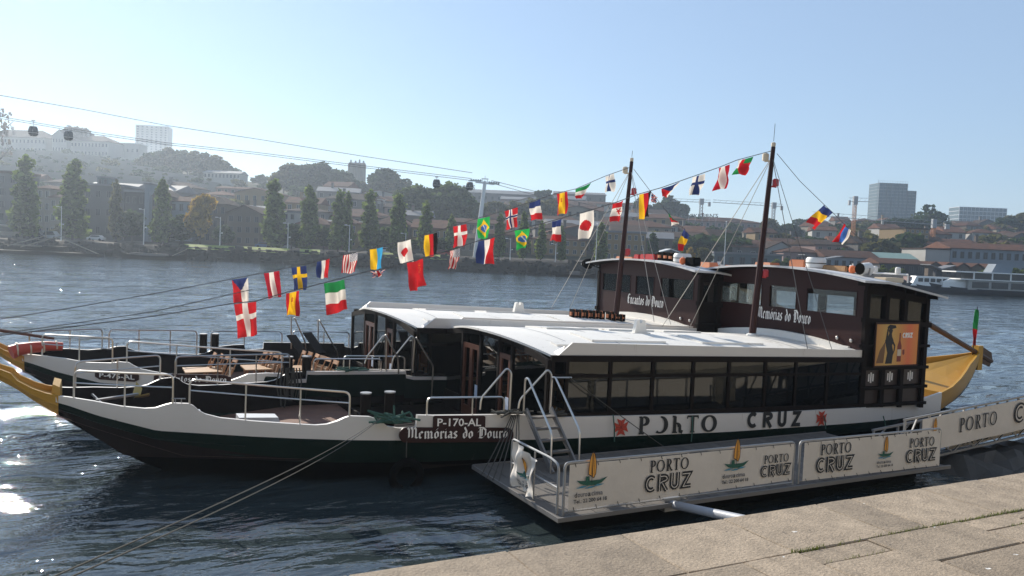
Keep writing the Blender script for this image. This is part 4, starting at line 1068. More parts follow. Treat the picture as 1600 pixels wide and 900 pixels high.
sl = Vector((1, 0, sg)).normalized(); pl = Plane((gx0 + .22, gy0 - .097, gz0 - .93 + sg * .2), sl, (0, 0, 1), (0, -1, 0))
mb = MB(); logo(mb, pl, .18, .12, .62, True); mb.build('printed_logo', PRN, GWB, fix=False)
mb = MB(); serif_word(mb, pl, 'PORTO', 1.55, .34, .40, .16, .92, 1.0, mi=3); m2 = MB(); deco_word(m2, pl, 'CRUZ', 4.05, .24, .60, .26, 1.1, .10, .27)
i = len(mb.v); mb.v += m2.v; mb.f += [tuple(i + k for k in f) for f in m2.f]; mb.mi += [3 if q == 0 else 5 for q in m2.mi]; mb.build('lettering', PRN, GWB, fix=False)
# second banner low on the far side of the gangway, seen through the truss
FB = MB().grid(cloth(gx0 + 3.1, gx0 + 9, gz0 - 1.55 + sg * 3, gz0 - 1.0 + sg * 3, gz0 - 1.55 + sg * 9, gz0 - 1.0 + sg * 9, gy0 + 1.05, .02, 40, 8, 12)).build('banner', [M['banner']], None, smooth=True, fix=False)
tag(FB, 'cream banner seen through the truss under the gangway at the right edge', 'banner')
pl = Plane((gx0 + 3.1, gy0 + 1.025, gz0 - 1.55 + sg * 3), sl, (0, 0, 1), (0, -1, 0)); mb = MB(); m2 = MB(); deco_word(m2, pl, 'CRUZ', .45, .08, .42, .26, 1.0, .10, .27)
mb.v += m2.v; mb.f += m2.f; mb.mi += [3 if q == 0 else 5 for q in m2.mi]; mb.build('lettering', PRN, FB, fix=False)
# rocky shelf of the river bed below the gangway
M['mudrock'] = mat('dark_wet_rock', (.045, .04, .033), .7, .5, 3, .5, 12)
mb = MB(); rr = random.Random(11); rows = []
for j in range(11):
    rows.append([(19.9 + i * .42, 11.6 + j * .36 + rr.uniform(-.12, .12), -.3 + min(1, i / 2.5) * (.62 - abs(j - 5) * .09) + .012 * i + rr.uniform(-.10, .10)) for i in range(40)])
tag(mb.grid(rows).build('river_bed_rock', [M['mudrock']], None, smooth=False), kind='structure')

# ------------------------------------------------------------------ boarding steps on the pontoon
sx0, sx1 = 9.35, 10.05
BS = root('boarding_steps', 'steep metal boarding steps with tube handrails between pontoon and nearer boat', 'steps', (9.7, 16.2, PZ))
def bs(x, y, z): return (x - 9.7, y - 16.2, z - PZ)
mb = MB()
for x in (sx0, sx1): mb.bar(bs(x, 15.55, PZ), bs(x, 16.95, 1.62), .05, .14)
mb.build('stringer', [M['alu']], BS)
for k in range(5):
    f = (k + .7) / 5.4; y, z = 15.55 + 1.4 * f, PZ + 1.2 * f
    MB().box(sx0 - 9.7 + .03, sx1 - 9.7 - .03, y - 16.2 - .10, y - 16.2 + .10, z - PZ - .02, z - PZ + .02).build('tread', [M['pdeck']], BS)
for x in (sx0 - .03, sx1 + .03):
    MB().tube(rounded([bs(x, 15.6, PZ), bs(x, 15.62, 1.35), bs(x, 16.85, 2.42), bs(x, 17.0, 2.38), bs(x, 17.02, 1.5)], .16), .026, 8).build('handrail', [M['steel']], BS, smooth=True)
lr = MB()
# boarding loops on the boats themselves (parts of the boats)
def loop(parent, pts, Y, dx, nm='grab_rail'):
    P_ = [onY(a, b, Y) for a, b in pts]
    MB().tube(rounded([(p[0] - dx, p[1] - (YC if parent is B1 else YC + 6.6), p[2]) for p in P_], .1), .026, 8).build(nm, [M['steel']], parent, smooth=True)
loop(B1, [(750, 640), (752, 622), (792, 575), (799, 582), (796, 640)], 17.05, 0)
loop(B1, [(808, 650), (812, 625), (856, 577), (862, 585), (859, 640)], 17.05, 0)
loop(B1, [(862, 590), (893, 590)], 17.1, 0)
loop(B2, [(570, 568), (573, 558), (600, 523), (604, 530), (603, 580)], 23.75, -1.1)
loop(B2, [(602, 523), (622, 560), (623, 585)], 23.6, -1.1)
loop(B2, [(612, 575), (614, 560), (643, 524), (648, 530), (645, 582)], 23.75, -1.1)
loop(B2, [(650, 527), (677, 572), (674, 622)], 23.3, -1.1)
for a, b_ in (((497, 500), (497, 548)), ((455, 495), (455, 545))):
    loop(B2, [a, b_], 30.3, -1.1)
loop(B2, [(460, 496), (477, 535), (478, 552)], 30.0, -1.1); loop(B2, [(499, 500), (527, 550), (529, 565)], 30.0, -1.1)
for p0, p1 in (((455, 524), (477, 556)), ((480, 520), (502, 552))):
    a, b_ = onY(*p0, 30.2), onY(*p1, 29.0); q = MB().bar(a, b_, .35, .05); tag(q.build('gangplank', [M['deepbrown']], None), 'dark gangplank leaning on the far bulwark of the farther boat, %s of two' % ('left' if p0[0] < 470 else 'right'), 'gangplank', 'gangplanks on the farther boat')

# ------------------------------------------------------------------ wooden tables and folding chairs on the farther foredeck
def folding_chair(label, loc, rz, tilt):
    t_ = root('folding_chair', label, 'chair', loc, rz, 'folding chairs on the farther boat'); t_.rotation_euler = (tilt, 0, rz)
    for s in (-1, 1): MB().tube(rounded([(s * .2, 0, 0), (s * .2, 0, .86), (s * .12, 0, .92)], .05), .02, 6).build('leg', [M['chairwood']], t_)
    MB().box(-.2, .2, -.015, .015, .80, .93).build('backrest', [M['chairwood']], t_)
    q = MB()
    for k in range(5): q.box(-.19, .19, .02, .045, .22 + k * .085, .29 + k * .085)
    q.build('seat', [M['wood']], t_)
    for s in (-1, 1): MB().bar((s * .16, .05, .02), (s * .17, -.03, .60), .03, .03).build('rear_leg', [M['chairwood']], t_)
    return t_
ch0 = None
GR = [((318, 578), [(337, 551), (348, 553), (356, 556), (369, 560)], 'left table'), ((408, 574), [(417, 548), (424, 550), (433, 553), (441, 555), (449, 558), (457, 561)], 'middle table'), ((478, 575), [(476, 548), (486, 550), (497, 553), (506, 556), (515, 559), (526, 563)], 'right table')]
for gi, ((pxx, pyy), tops, nm) in enumerate(GR):
    c = onZ(pxx, pyy, 1.16)
    T_ = root('deck_table', 'light wooden table on the farther foredeck, %s of three' % ('leftmost', 'middle', 'rightmost')[gi], 'table', (c[0], c[1], .60), 0, 'tables on the farther foredeck')
    for k in range(5): MB().box(-.60, .60, -.55 + k * .22, -.34 + k * .22, .54, .58).build('tabletop_board', [M['wood']], T_)
    q = MB()
    for sx in (-.5, .5):
        q.bar((sx, -.45, 0), (sx, .45, .54), .05, .05); q.bar((sx, .45, 0), (sx, -.45, .54), .05, .05)
    q.build('leg', [M['chairwood']], T_)
    for k, (px_, py_) in enumerate(tops):
        lab = 'folding chair tipped against the %s of the farther boat, %s from the far side' % (nm, ORD[k])
        tilt = math.radians(-22 + rnd.uniform(-4, 4)); rz_ = math.radians(-80 + rnd.uniform(-8, 8)); p = Vector(onZ(px_, py_, 1.66)); d_ = .93 * math.sin(-tilt)
        loc = (p.x + d_ * math.sin(rz_), p.y - d_ * math.cos(rz_), 1.66 - .93 * math.cos(tilt))
        if ch0 is None: ch0 = o = folding_chair(lab, loc, rz_, tilt)
        else: o = copy_thing(ch0, lab)
        o.location = loc; o.rotation_euler = (tilt, 0, rz_)
for k, (px_, py_, Y) in enumerate(((221, 632, 22.75), (347, 636, 23.7))):
    p = onY(px_, py_, Y); tag(MB().box(p[0] - .15, p[0] + .15, Y, Y + .01, p[2] - .12, p[2] + .12).build('notice', [M['paper']], None), 'small pale notice on the far bulwark inside the nearer bow, %s one' % ('left', 'right')[k], 'notice', 'notices inside the nearer bow')

# ------------------------------------------------------------------ loose gear on decks and roofs
def things_row(items):
    for f in items: f()
def onroof(px, py, boat, X):
    p = onX(px, py, X); return p
def gear_box(name, label, cat, c, sx, sy, sz, m_, bev=.03, group=None, straps=False):
    me = bpy.data.meshes.new(name); bm = bmesh.new(); bmesh.ops.create_cube(bm, size=1)
    for v in bm.verts: v.co = Vector((v.co.x * sx, v.co.y * sy, (v.co.z + .5) * sz))
    bmesh.ops.bevel(bm, geom=bm.edges[:], offset=bev, segments=2, affect='EDGES'); bm.to_mesh(me); bm.free(); me.materials.append(M[m_])
    o = place(name, me, None, tuple(c)); tag(o, label, cat, group)
    if straps:
        q = MB()
        for u in (-.25, .25): q.box(u * sx - .02, u * sx + .02, -sy / 2 - .006, sy / 2 + .006, .0, sz + .006)
        q.build('strap', [M['blackrub']], o)
    return o
def wh_at(px, boat, X):
    """Point on the wheelhouse roof at world X, below image column px."""
    bdx, bdy, f_ = (0, 0, whz1) if boat == 1 else (-1.1, 6.6, whz2)
    y = onX(px, 425, X)[1]; return (X, y, f_(X - bdx, y - YC - bdy) + .035)
def life_raft(label, c, r, h):
    o = root('life_raft', label, 'life raft', c)
    MB().lathe([(r * .8, 0), (r, .06), (r, h * .47)], (0, 0, 0), 16).build('lower_shell', [M['canister']], o, smooth=True)
    MB().lathe([(r, h * .52), (r, h - .08), (r * .85, h)], (0, 0, 0), 16).build('upper_shell', [M['canister']], o, smooth=True)
    MB().lathe([(r * 1.02, h * .46), (r * 1.02, h * .53)], (0, 0, 0), 16).build('seam_band', [M['blackrub']], o)
    return o
def buoyant_float(label, c, L_, rz):
    o = root('buoyant_float', label, 'float', c, rz); s = .26
    me = MB()
    me.hexa([(-L_ / 2, -s, 0), (L_ / 2, -s, 0), (L_ / 2, s, 0), (-L_ / 2, s, 0), (-L_ / 2 + .06, -s * .8, .24), (L_ / 2 - .06, -s * .8, .24), (L_ / 2 - .06, s * .8, .24), (-L_ / 2 + .06, s * .8, .24)])
    me.build('float_body', [M['terracotta']], o)
    q = MB()
    for k in range(4):
        x = -L_ / 2 + (k + .5) * L_ / 4; q.tube([(x - .15, -s - .01, .16), (x, -s - .04, .08), (x + .15, -s - .01, .16)], .012, 4)
    q.build('grab_line', [M['rope']], o); return o
R90 = math.radians(90)
buoyant_float('orange rigid float lying left on the nearer wheelhouse roof, left of the mast', wh_at(1152, 1, 22.6), 1.0, R90 + .1)
buoyant_float('orange rigid float on the nearer wheelhouse roof just right of the mast', wh_at(1198, 1, 22.6), .95, R90 - .1)
gear_box('locker', 'orange deck locker on the nearer wheelhouse roof left of its white canister', 'locker', wh_at(1251, 1, 22.7), .5, .75, .34, 'terracotta', .05, None, True)
life_raft('white life raft canister on the nearer wheelhouse roof', wh_at(1274, 1, 22.4), .34, .40)
gear_box('locker', 'long low orange locker on the nearer wheelhouse roof right of the white canister', 'locker', wh_at(1300, 1, 22.6), .45, 1.5, .20, 'wood', .03, None, True)
def marker_buoy(label, c, r):
    o = root('marker_buoy', label, 'buoy', c)
    MB().lathe([(r * .35, 0), (r * .8, r * .3), (r, r), (r * .8, r * 1.7), (r * .3, r * 2)], (0, 0, 0), 12).build('float_body', [M['orange']], o, smooth=True)
    MB().lathe([(r * .2, r * 2), (r * .2, r * 2.5)], (0, 0, 0), 6).build('buoy_light', [M['canister']], o); return o
marker_buoy('round orange buoy near the right end of the nearer wheelhouse roof', wh_at(1332, 1, 22.3), .13)
def search_light(label, c):
    o = root('searchlight', label, 'searchlight', c); MB().lathe([(.15, -.2), (.2, -.05), (.22, .2), (.2, .22)], (0, 0, .22), 12, axis='x').build('lamp_housing', [M['canister']], o, smooth=True)
    MB().lathe([(.19, -.21), (.19, -.2)], (0, 0, .22), 12, axis='x').build('lamp_lens', [M['blackrub']], o); MB().box(-.05, .05, -.18, .18, 0, .06).bar((0, .18, .03), (0, .22, .26), .04, .04).bar((0, -.18, .03), (0, -.22, .26), .04, .04).build('yoke', [M['galv']], o); return o
search_light('white searchlight at the right corner of the nearer wheelhouse roof', wh_at(1350, 1, 22.0))
gear_box('locker', 'cream box low on the nearer wheelhouse roof near its aft edge', 'locker', (23.6, 18.0, whz1(23.6, -2.7) + .035), .9, .5, .16, 'cream', .03)
q = root('radar_arch', 'low frame with small lamps along the aft edge of the nearer wheelhouse roof', 'frame', (24.3, 19.4, whz1(24.3, -1.3) + .03))
MB().tube([(0, -1.6, 0), (0, -1.6, .28), (0, 1.6, .28), (0, 1.6, 0)], .03, 6).build('frame_tube', [M['canister']], q)
for y in (-1.2, -.3, .7): MB().lathe([(.06, 0), (.09, .05), (.09, .2), (.05, .24)], (0, y, .28), 8).build('lamp', [M['canister']], q)
# farther wheelhouse roof
k = 0
for px_ in (949, 961): k += 1; gear_box('life_jacket_stack', 'cream stack of life jackets at the left end of the farther wheelhouse roof, %s one' % ('left', 'right')[k - 1], 'life jackets', wh_at(px_, 2, 21.2), .5, .34, .22, 'cream', .06, 'cream life jacket stacks', True)
buoyant_float('long orange float on the farther wheelhouse roof left of the red boxes', wh_at(980, 2, 21.3), 1.3, R90)
for k, px_ in enumerate((999, 1009, 1020)): gear_box('crate', 'red plastic crate on the farther wheelhouse roof, %s of three' % ('left', 'middle', 'right')[k], 'crate', wh_at(px_, 2, 21.2), .45, .36 if k < 2 else .62, .26, 'redbox', .03, 'red crates on the farther roof', True)
for k, px_ in enumerate((1035, 1044, 1052)): gear_box('life_jacket_stack', 'terracotta bundle of life jackets right of the red crates, %s of three' % ('left', 'middle', 'right')[k], 'life jackets', wh_at(px_, 2, 21.2 + .05 * k), .5, .36, .36, 'terracotta', .12, 'terracotta life jacket bundles on the farther wheelhouse', True)
life_raft('white life raft canister on the farther wheelhouse roof', wh_at(1065, 2, 21.0), .36, .38)
marker_buoy('small orange buoy in front of the canister on the farther wheelhouse roof', wh_at(1066, 2, 20.4), .14)
gear_box('speaker_box', 'black box at the right end of the farther wheelhouse roof', 'box', wh_at(1082, 2, 20.6), .4, .5, .34, 'blackrub', .03)
buoyant_float('orange float at the far right of the farther wheelhouse roof', wh_at(1100, 2, 22.2), 1.2, R90)
gear_box('satellite_dome', 'white domed box between the two wheelhouse roofs', 'dome', wh_at(1123, 2, 22.8), .3, .4, .4, 'canister', .12)
sp_ = root('spotlight', 'black round spotlight hanging at the left end of the farther wheelhouse', 'spotlight', tuple(onX(918, 412, 20.0)))
MB().lathe([(.12, -.25), (.22, -.1), (.24, .1), (.24, .14)], (0, 0, 0), 12, axis='x').build('lamp_housing', [M['blackrub']], sp_, smooth=True); MB().bar((0, 0, 0), (.6, -.3, -.2), .05).build('bracket', [M['deepbrown']], sp_)
# row of life jacket bundles on the farther saloon roof in front of the mast
for k in range(8):
    px_ = 896 + k * 10.6
    if k in (5,): px_ += 4
    p = onZ(px_, 495 + .2 * k, 3.0); xx = p[0]; zz = roofz2(xx + 1.1, p[1] - YC - 6.6) + .04
    gear_box('life_jacket_bundle', 'terracotta life jacket bundle in the row before the farther mast, %s from left' % ORD[k], 'life jackets', (xx, p[1], zz), .30, .32, .34 if k < 6 else .26, 'terracotta', .1, 'life jacket bundles on the farther saloon roof', True)
# red rolled cover on the farther bow
q = root('rolled_cover', 'red rolled canvas cover lying on the bow of the farther boat', 'cover', tuple(onY(52, 546, 26.6))); q.rotation_euler = (0, math.radians(-4), math.radians(12))
MB().tube([(-.55, 0, -.02), (-.35, .03, .04), (0, 0, .06), (.4, .03, .05), (.75, 0, .0)], .20, 10, r2=.12).build('roll', [M['redroll'] if 'redroll' in M else M['redcross']], q, smooth=True)
for k in range(4): MB().lathe([(.205 - .02 * k, -.02), (.205 - .02 * k, .02)], (-.4 + .33 * k, .02, .04), 10, axis='x').build('lashing', [M['cream']], q)
# wooden spar across the farther bow
a, b_ = onY(-60, 507, 26.6), onY(85, 529, 26.6); tag(MB().tube([a, b_], .055, 8, r2=.04).build('spar', [M['door']], None, smooth=True), 'long varnished spar lying over the bow rail of the farther boat', 'spar')
# anchor on the nearer bow
an = root('anchor', 'brass coloured anchor lying just behind the nearer bow', 'anchor', (.45, 20.5, 1.55)); an.rotation_euler = (.3, .2, .5)
MB().bar((-.5, 0, .05), (.45, 0, .28), .05).build('shank', [M['galv']], an)
for s in (-1, 1): MB().prism([(.35, s * .05, .2), (.5, s * .32, .42), (.62, s * .18, .32), (.55, s * .05, .22)], (0, 0, .04)).build('fluke', [M['brass']], an)
MB().bar((-.45, -.3, .06), (-.45, .3, .06), .04).build('stock', [M['galv']], an)
# white hatch lids and notices in the nearer bow
for k, (x, y) in enumerate(((1.4, 20.2), (3.0, 19.2))):
    tag(MB().hexa([(x, y, 1.0), (x + 1.0, y, 1.0), (x + 1.0, y + .5, 1.0), (x, y + .5, 1.0), (x, y, 1.34), (x + .9, y + .05, 1.28), (x + .9, y + .5, 1.28), (x, y + .5, 1.34)]).build('seat_locker', [M['canister']], None), 'white seat locker inside the nearer bow, %s one' % ('left', 'right')[k], 'locker', 'white lockers in the nearer bow')
# tyre fender low on the nearer hull
ty = root('tyre_fender', 'black tyre fender hanging low on the nearer hull below its name board', 'fender', (6.35, 17.0, .25))
mb = MB(); pts = [(math.cos(a) * .33, 0, math.sin(a) * .33) for a in np.linspace(0, 2 * math.pi, 21)]; mb.tube(pts, .10, 8, cap=False); mb.build('tyre', [M['blackrub']], ty, smooth=True)
MB().tube([(0, .06, .4), (0, .09, 1.1)], .015, 5).build('hanging_rope', [M['rope']], ty)

# ------------------------------------------------------------------ ropes
def rope(label, pts, r, m_, cat='rope', group=None, n=5):
    return tag(MB().tube(pts, r, n).build('mooring_rope' if cat == 'rope' else 'rigging_line', [M[m_]], None, smooth=True), label, cat, group)
s_ = (5.72, 17.05, 1.62)
for k, (px_, py_) in enumerate(((66, 906), (92, 906))):
    e_ = onZ(px_, py_, 3.97); d = Vector(e_) - Vector(s_); e2 = Vector(s_) + d * 1.02
    rope('long grey mooring rope from the nearer bow to the quay, %s strand' % ('upper', 'lower')[k], sagline(s_, e2, .10 + .04 * k, 24), .005, 'rope', group='double mooring rope')
def tangle(name, label, c, sx, sy, sz, n, m_, seed, r=.02):
    rr = random.Random(seed); mb = MB()
    for k in range(n):
        p = [(rr.gauss(0, sx), rr.gauss(0, sy), abs(rr.gauss(0, sz))) for _ in range(6)]; P_ = []
        for a in range(5):
            for u in np.linspace(0, 1, 4)[:-1]: P_.append(tuple(Vector(p[a]).lerp(Vector(p[a + 1]), u * u * (3 - 2 * u))))
        mb.tube(P_, r, 5)
    o = mb.build(name, [M[m_]], None, smooth=True); o.location = c; return tag(o, label, 'rope')
tangle('rope_pile', 'dark green rope and netting heaped over the nearer bulwark left of its number board', (6.1, 17.12, 1.46), .24, .07, .11, 12, 'ropegreen', 2, .026)
tangle('rope_pile', 'coil of grey rope on the nearer rail at the boarding gap', (9.05, 17.1, 1.52), .25, .1, .05, 8, 'rope', 3, .022)
tangle('rope_pile', 'pale rope coil on the rail at the top of the boarding steps', (10.25, 17.1, 1.42), .2, .1, .05, 7, 'rope', 4, .022)
tangle('rope_pile', 'green rope tangle on the middle rail of the farther boat', (7.0, 23.85, 1.60), .22, .08, .05, 8, 'ropegreen', 5, .022)
tangle('rope_pile', 'white rope knotted at the stern bollards of the nearer boat', (25.5, 18.05, 1.30), .14, .10, .07, 7, 'lightrope', 6, .02)
mb = MB(); rr = random.Random(8); c = onY(447, 597, 23.6)
for k in range(9):
    w, d0, h = rr.uniform(.15, .32), rr.uniform(-.05, .05), rr.uniform(.8, 1.25); x0 = rr.uniform(-.22, .22)
    mb.tube([(x0, d0, .15), (x0 - w * .3, d0 - .05, -.3 * h), (x0 - w * .1, d0 - .06, -.75 * h), (x0 + w * .5, d0 - .06, -.8 * h), (x0 + w, d0 - .05, -.3 * h), (x0 + w * .7, d0, .15)], .022, 5)
o = mb.build('rope_coil', [M['rope']], None, smooth=True); o.location = (c[0], 23.62, 1.62); tag(o, 'hanging coil of grey rope under the twin bollards of the farther boat', 'rope')
for k in range(6):
    a = (9.0 + .04 * k, 17.02, 1.5); b_ = Vector(onZ(752 + 9 * k + (14 if k > 3 else 0), 742 + 4 * k, PZ)); rope('grey mooring line from the nearer rail down to the pontoon corner, %s from left' % ORD[k], sagline(a, b_, .05), .014, 'rope', group='lines from the rail to the pontoon corner')
rope('thin dark line slanting from the saloon corner down across the red cross emblem', sagline(onY(890, 590, 17.0), onY(1040, 700, 16.9), .02), .012, 'rope')
for k, (u, v) in enumerate((((1380, 650), (1384, 672)), ((958, 648), (960, 690)), ((1082, 650), (1080, 690)), ((1287, 650), (1290, 670)))):
    rope('short dark fender line hanging over the white hull band, %s from left' % ORD[(3, 0, 1, 2)[k]], [onY(*u, 17.02), onY((u[0] + v[0]) / 2 + 1, (u[1] + v[1]) / 2, 17.0), onY(*v, 17.02)], .018, 'ropegreen', group='fender lines on the white band')
# mast rigging
def mastp(boat, u):
    c_, dx, dy = (cfg1, 0, 0) if boat == 1 else (cfg2, -1.1, 6.6)
    b, t_, z = c_['mast']; return Vector((b + (t_ - b) * u + dx, YC + dy, 2.75 + (z - 2.75) * u))
m1, m2_ = mastp(1, .95), mastp(2, .95)
for k, (p, px_, py_, Y) in enumerate(((m1, 1077, 513, 24.1), (m1, 1035, 510, 24.1), (m1, 1262, 547, 17.3), (m1, 1300, 547, 17.3))):
    rope('thin stay from the nearer mast to its roof edge, %s from left' % ORD[(1, 0, 2, 3)[k]], [p, onY(px_, py_, Y)], .013, 'lightrope' if k < 2 else 'wire', 'line', 'stays of the nearer mast', 4)
for k, (p, px_, py_, Y) in enumerate(((m2_, 862, 480, 30.7), (m2_, 890, 483, 30.7), (m2_, 1022, 503, 24.0), (m2_, 1048, 507, 24.0))):
    rope('thin stay from the farther mast to its roof edge, %s from left' % ORD[k], [p, onY(px_, py_, Y)], .013, 'lightrope', 'line', 'stays of the farther mast', 4)

# ------------------------------------------------------------------ bunting
FC = {}
for nme, c in dict(red=(.52, .02, .025), white=(.78, .72, .64), blue=(.03, .045, .14), yellow=(.85, .50, .02), green=(.02, .22, .06), lgreen=(.03, .38, .08), black=(.015, .013, .013), sky=(.05, .32, .55), dred=(.42, .015, .03), mid=(.06, .16, .45)).items():
    FC[nme] = mat('flag_' + nme, c, .8, .2, 6, .05, 60, trans=.45, spec=.2)
FL = list(FC.values()); FI = {k: i for i, k in enumerate(FC)}
def vstripes(*c): return lambda a, b: c[min(len(c) - 1, int(a * len(c)))]
def hstripes(*c): return lambda a, b: c[min(len(c) - 1, int(b * len(c)))]
def cross(bg_, fg, inner=None):      # hoist at the top edge
    def f(a, b):
        da, db = abs(a - .5), abs(b - .40)
        if inner and (da < .05 or db < .035): return inner
        return fg if da < .10 or db < .07 else bg_
    return f
def czech(a, b): return 'blue' if b < .5 and abs(a - .5) < .5 - b else ('white' if a > .5 else 'red')
def spain(a, b):
    if abs(a - .5) < .26: return 'dred' if abs(a - .52) < .09 and abs(b - .34) < .10 and (int(b * 40) + int(a * 30)) % 3 else 'yellow'
    return 'red'
def japan(a, b): return 'red' if ((a - .5) / .30) ** 2 + ((b - .5) / .21) ** 2 < 1 else 'white'
def brazil(a, b):
    if ((a - .5) / .25) ** 2 + ((b - .5) / .18) ** 2 < 1: return 'white' if abs((a - .5) - (b - .5) * .5 + .02) < .03 else 'mid'
    return 'yellow' if abs(a - .5) / .42 + abs(b - .5) / .42 < 1 else 'lgreen'
def usa(a, b):
    if b < .42 and a > .46: return 'white' if (int(a * 22) + int(b * 26)) % 2 else 'blue'
    return 'red' if int(a * 13) % 2 == 0 else 'white'
def china(a, b):
    for cx, cy, r in ((.72, .22, .11), (.88, .36, .04), (.82, .42, .04), (.70, .44, .04), (.58, .40, .04)):
        an, rr_ = math.atan2(b - cy, a - cx), math.hypot((a - cx), (b - cy) * 1.1)
        if rr_ < r * (.62 + .38 * math.cos(5 * an)): return 'orangey'
    return 'red'
FC['orangey'] = mat('flag_orange', (.75, .14, .02), .8, trans=.45); FL.append(FC['orangey']); FI['orangey'] = len(FL) - 1
def canada(a, b):
    if .25 < b < .72:
        r = math.hypot((a - .5), (b - .48) * .9); an = math.atan2(b - .48, a - .5)
        return 'red' if r < .20 * (.6 + .4 * math.cos(6 * an)) or (abs(b - .48) < .015 and a > .5 and a < .74) else 'white'
    return 'red'
def uk(a, b):
    d = min(abs((a - .5) - (b - .5)), abs((a - .5) + (b - .5)))
    if abs(a - .5) < .08 or abs(b - .5) < .06: return 'red'
    if abs(a - .5) < .14 or abs(b - .5) < .10: return 'white'
    return 'red' if d < .04 else ('white' if d < .1 else 'blue')
france = hstripes('blue', 'white', 'red'); nether = vstripes('blue', 'white', 'red'); italy = hstripes('green', 'white', 'red')
austria = vstripes('dred', 'white', 'dred'); germany = vstripes('yellow', 'red', 'black'); romania = hstripes('blue', 'yellow', 'red'); bulg = vstripes('green', 'red', 'green')
def bulgf(a, b): return 'green' if (a > .55 and b < .3) or (a < .4 and b > .55) else ('white' if a < .35 and b < .55 else 'red')
hung = hstripes('green', 'red', 'white'); serb = vstripes('red', 'mid', 'white'); ukr = vstripes('yellow', 'sky')
def make_flag(label, Y, quad, fn, seed, amp=.11, nx=26, ny=34):
    TL, TR, BR, BL_ = [Vector(onY(p[0], p[1], Y)) for p in quad]; r = random.Random(seed); mb = MB(); rows = []
    f1, f2, p1, p2 = r.uniform(4, 8), r.uniform(2, 5), r.uniform(0, 6), r.uniform(0, 6)
    for j in range(ny + 1):
        v = j / ny; row = []
        for i in range(nx + 1):
            u = i / nx; p = (TL * (1 - u) + TR * u) * (1 - v) + (BL_ * (1 - u) + BR * u) * v
            sidew = .014 * math.sin(v * 5 + p1) * v
            p = p + Vector((sidew + .012 * math.sin(u * 7 + p2) * v * v, (amp * math.sin(u * f1 + v * 2.2 + p1) + amp * .6 * math.sin(u * 11 - v * f2 + p2)) * min(1, .25 + v * 1.2), .018 * math.sin(u * 8 + p1) * v - .012 * (1 - v) * math.sin(math.pi * u)))
            row.append(p)
        rows.append(row)
    mb.grid(rows, mif=lambda a, b: FI[fn((b + .5) / nx, (a + .5) / ny)])
    o = mb.build('flag', FL, None, smooth=True, fix=False); return tag(o, label, 'flag', 'flags on the bunting lines')
Y1, Y2 = YC, YC + 6.6
N1, N2 = 'on the nearer bunting line', 'on the farther bunting line'
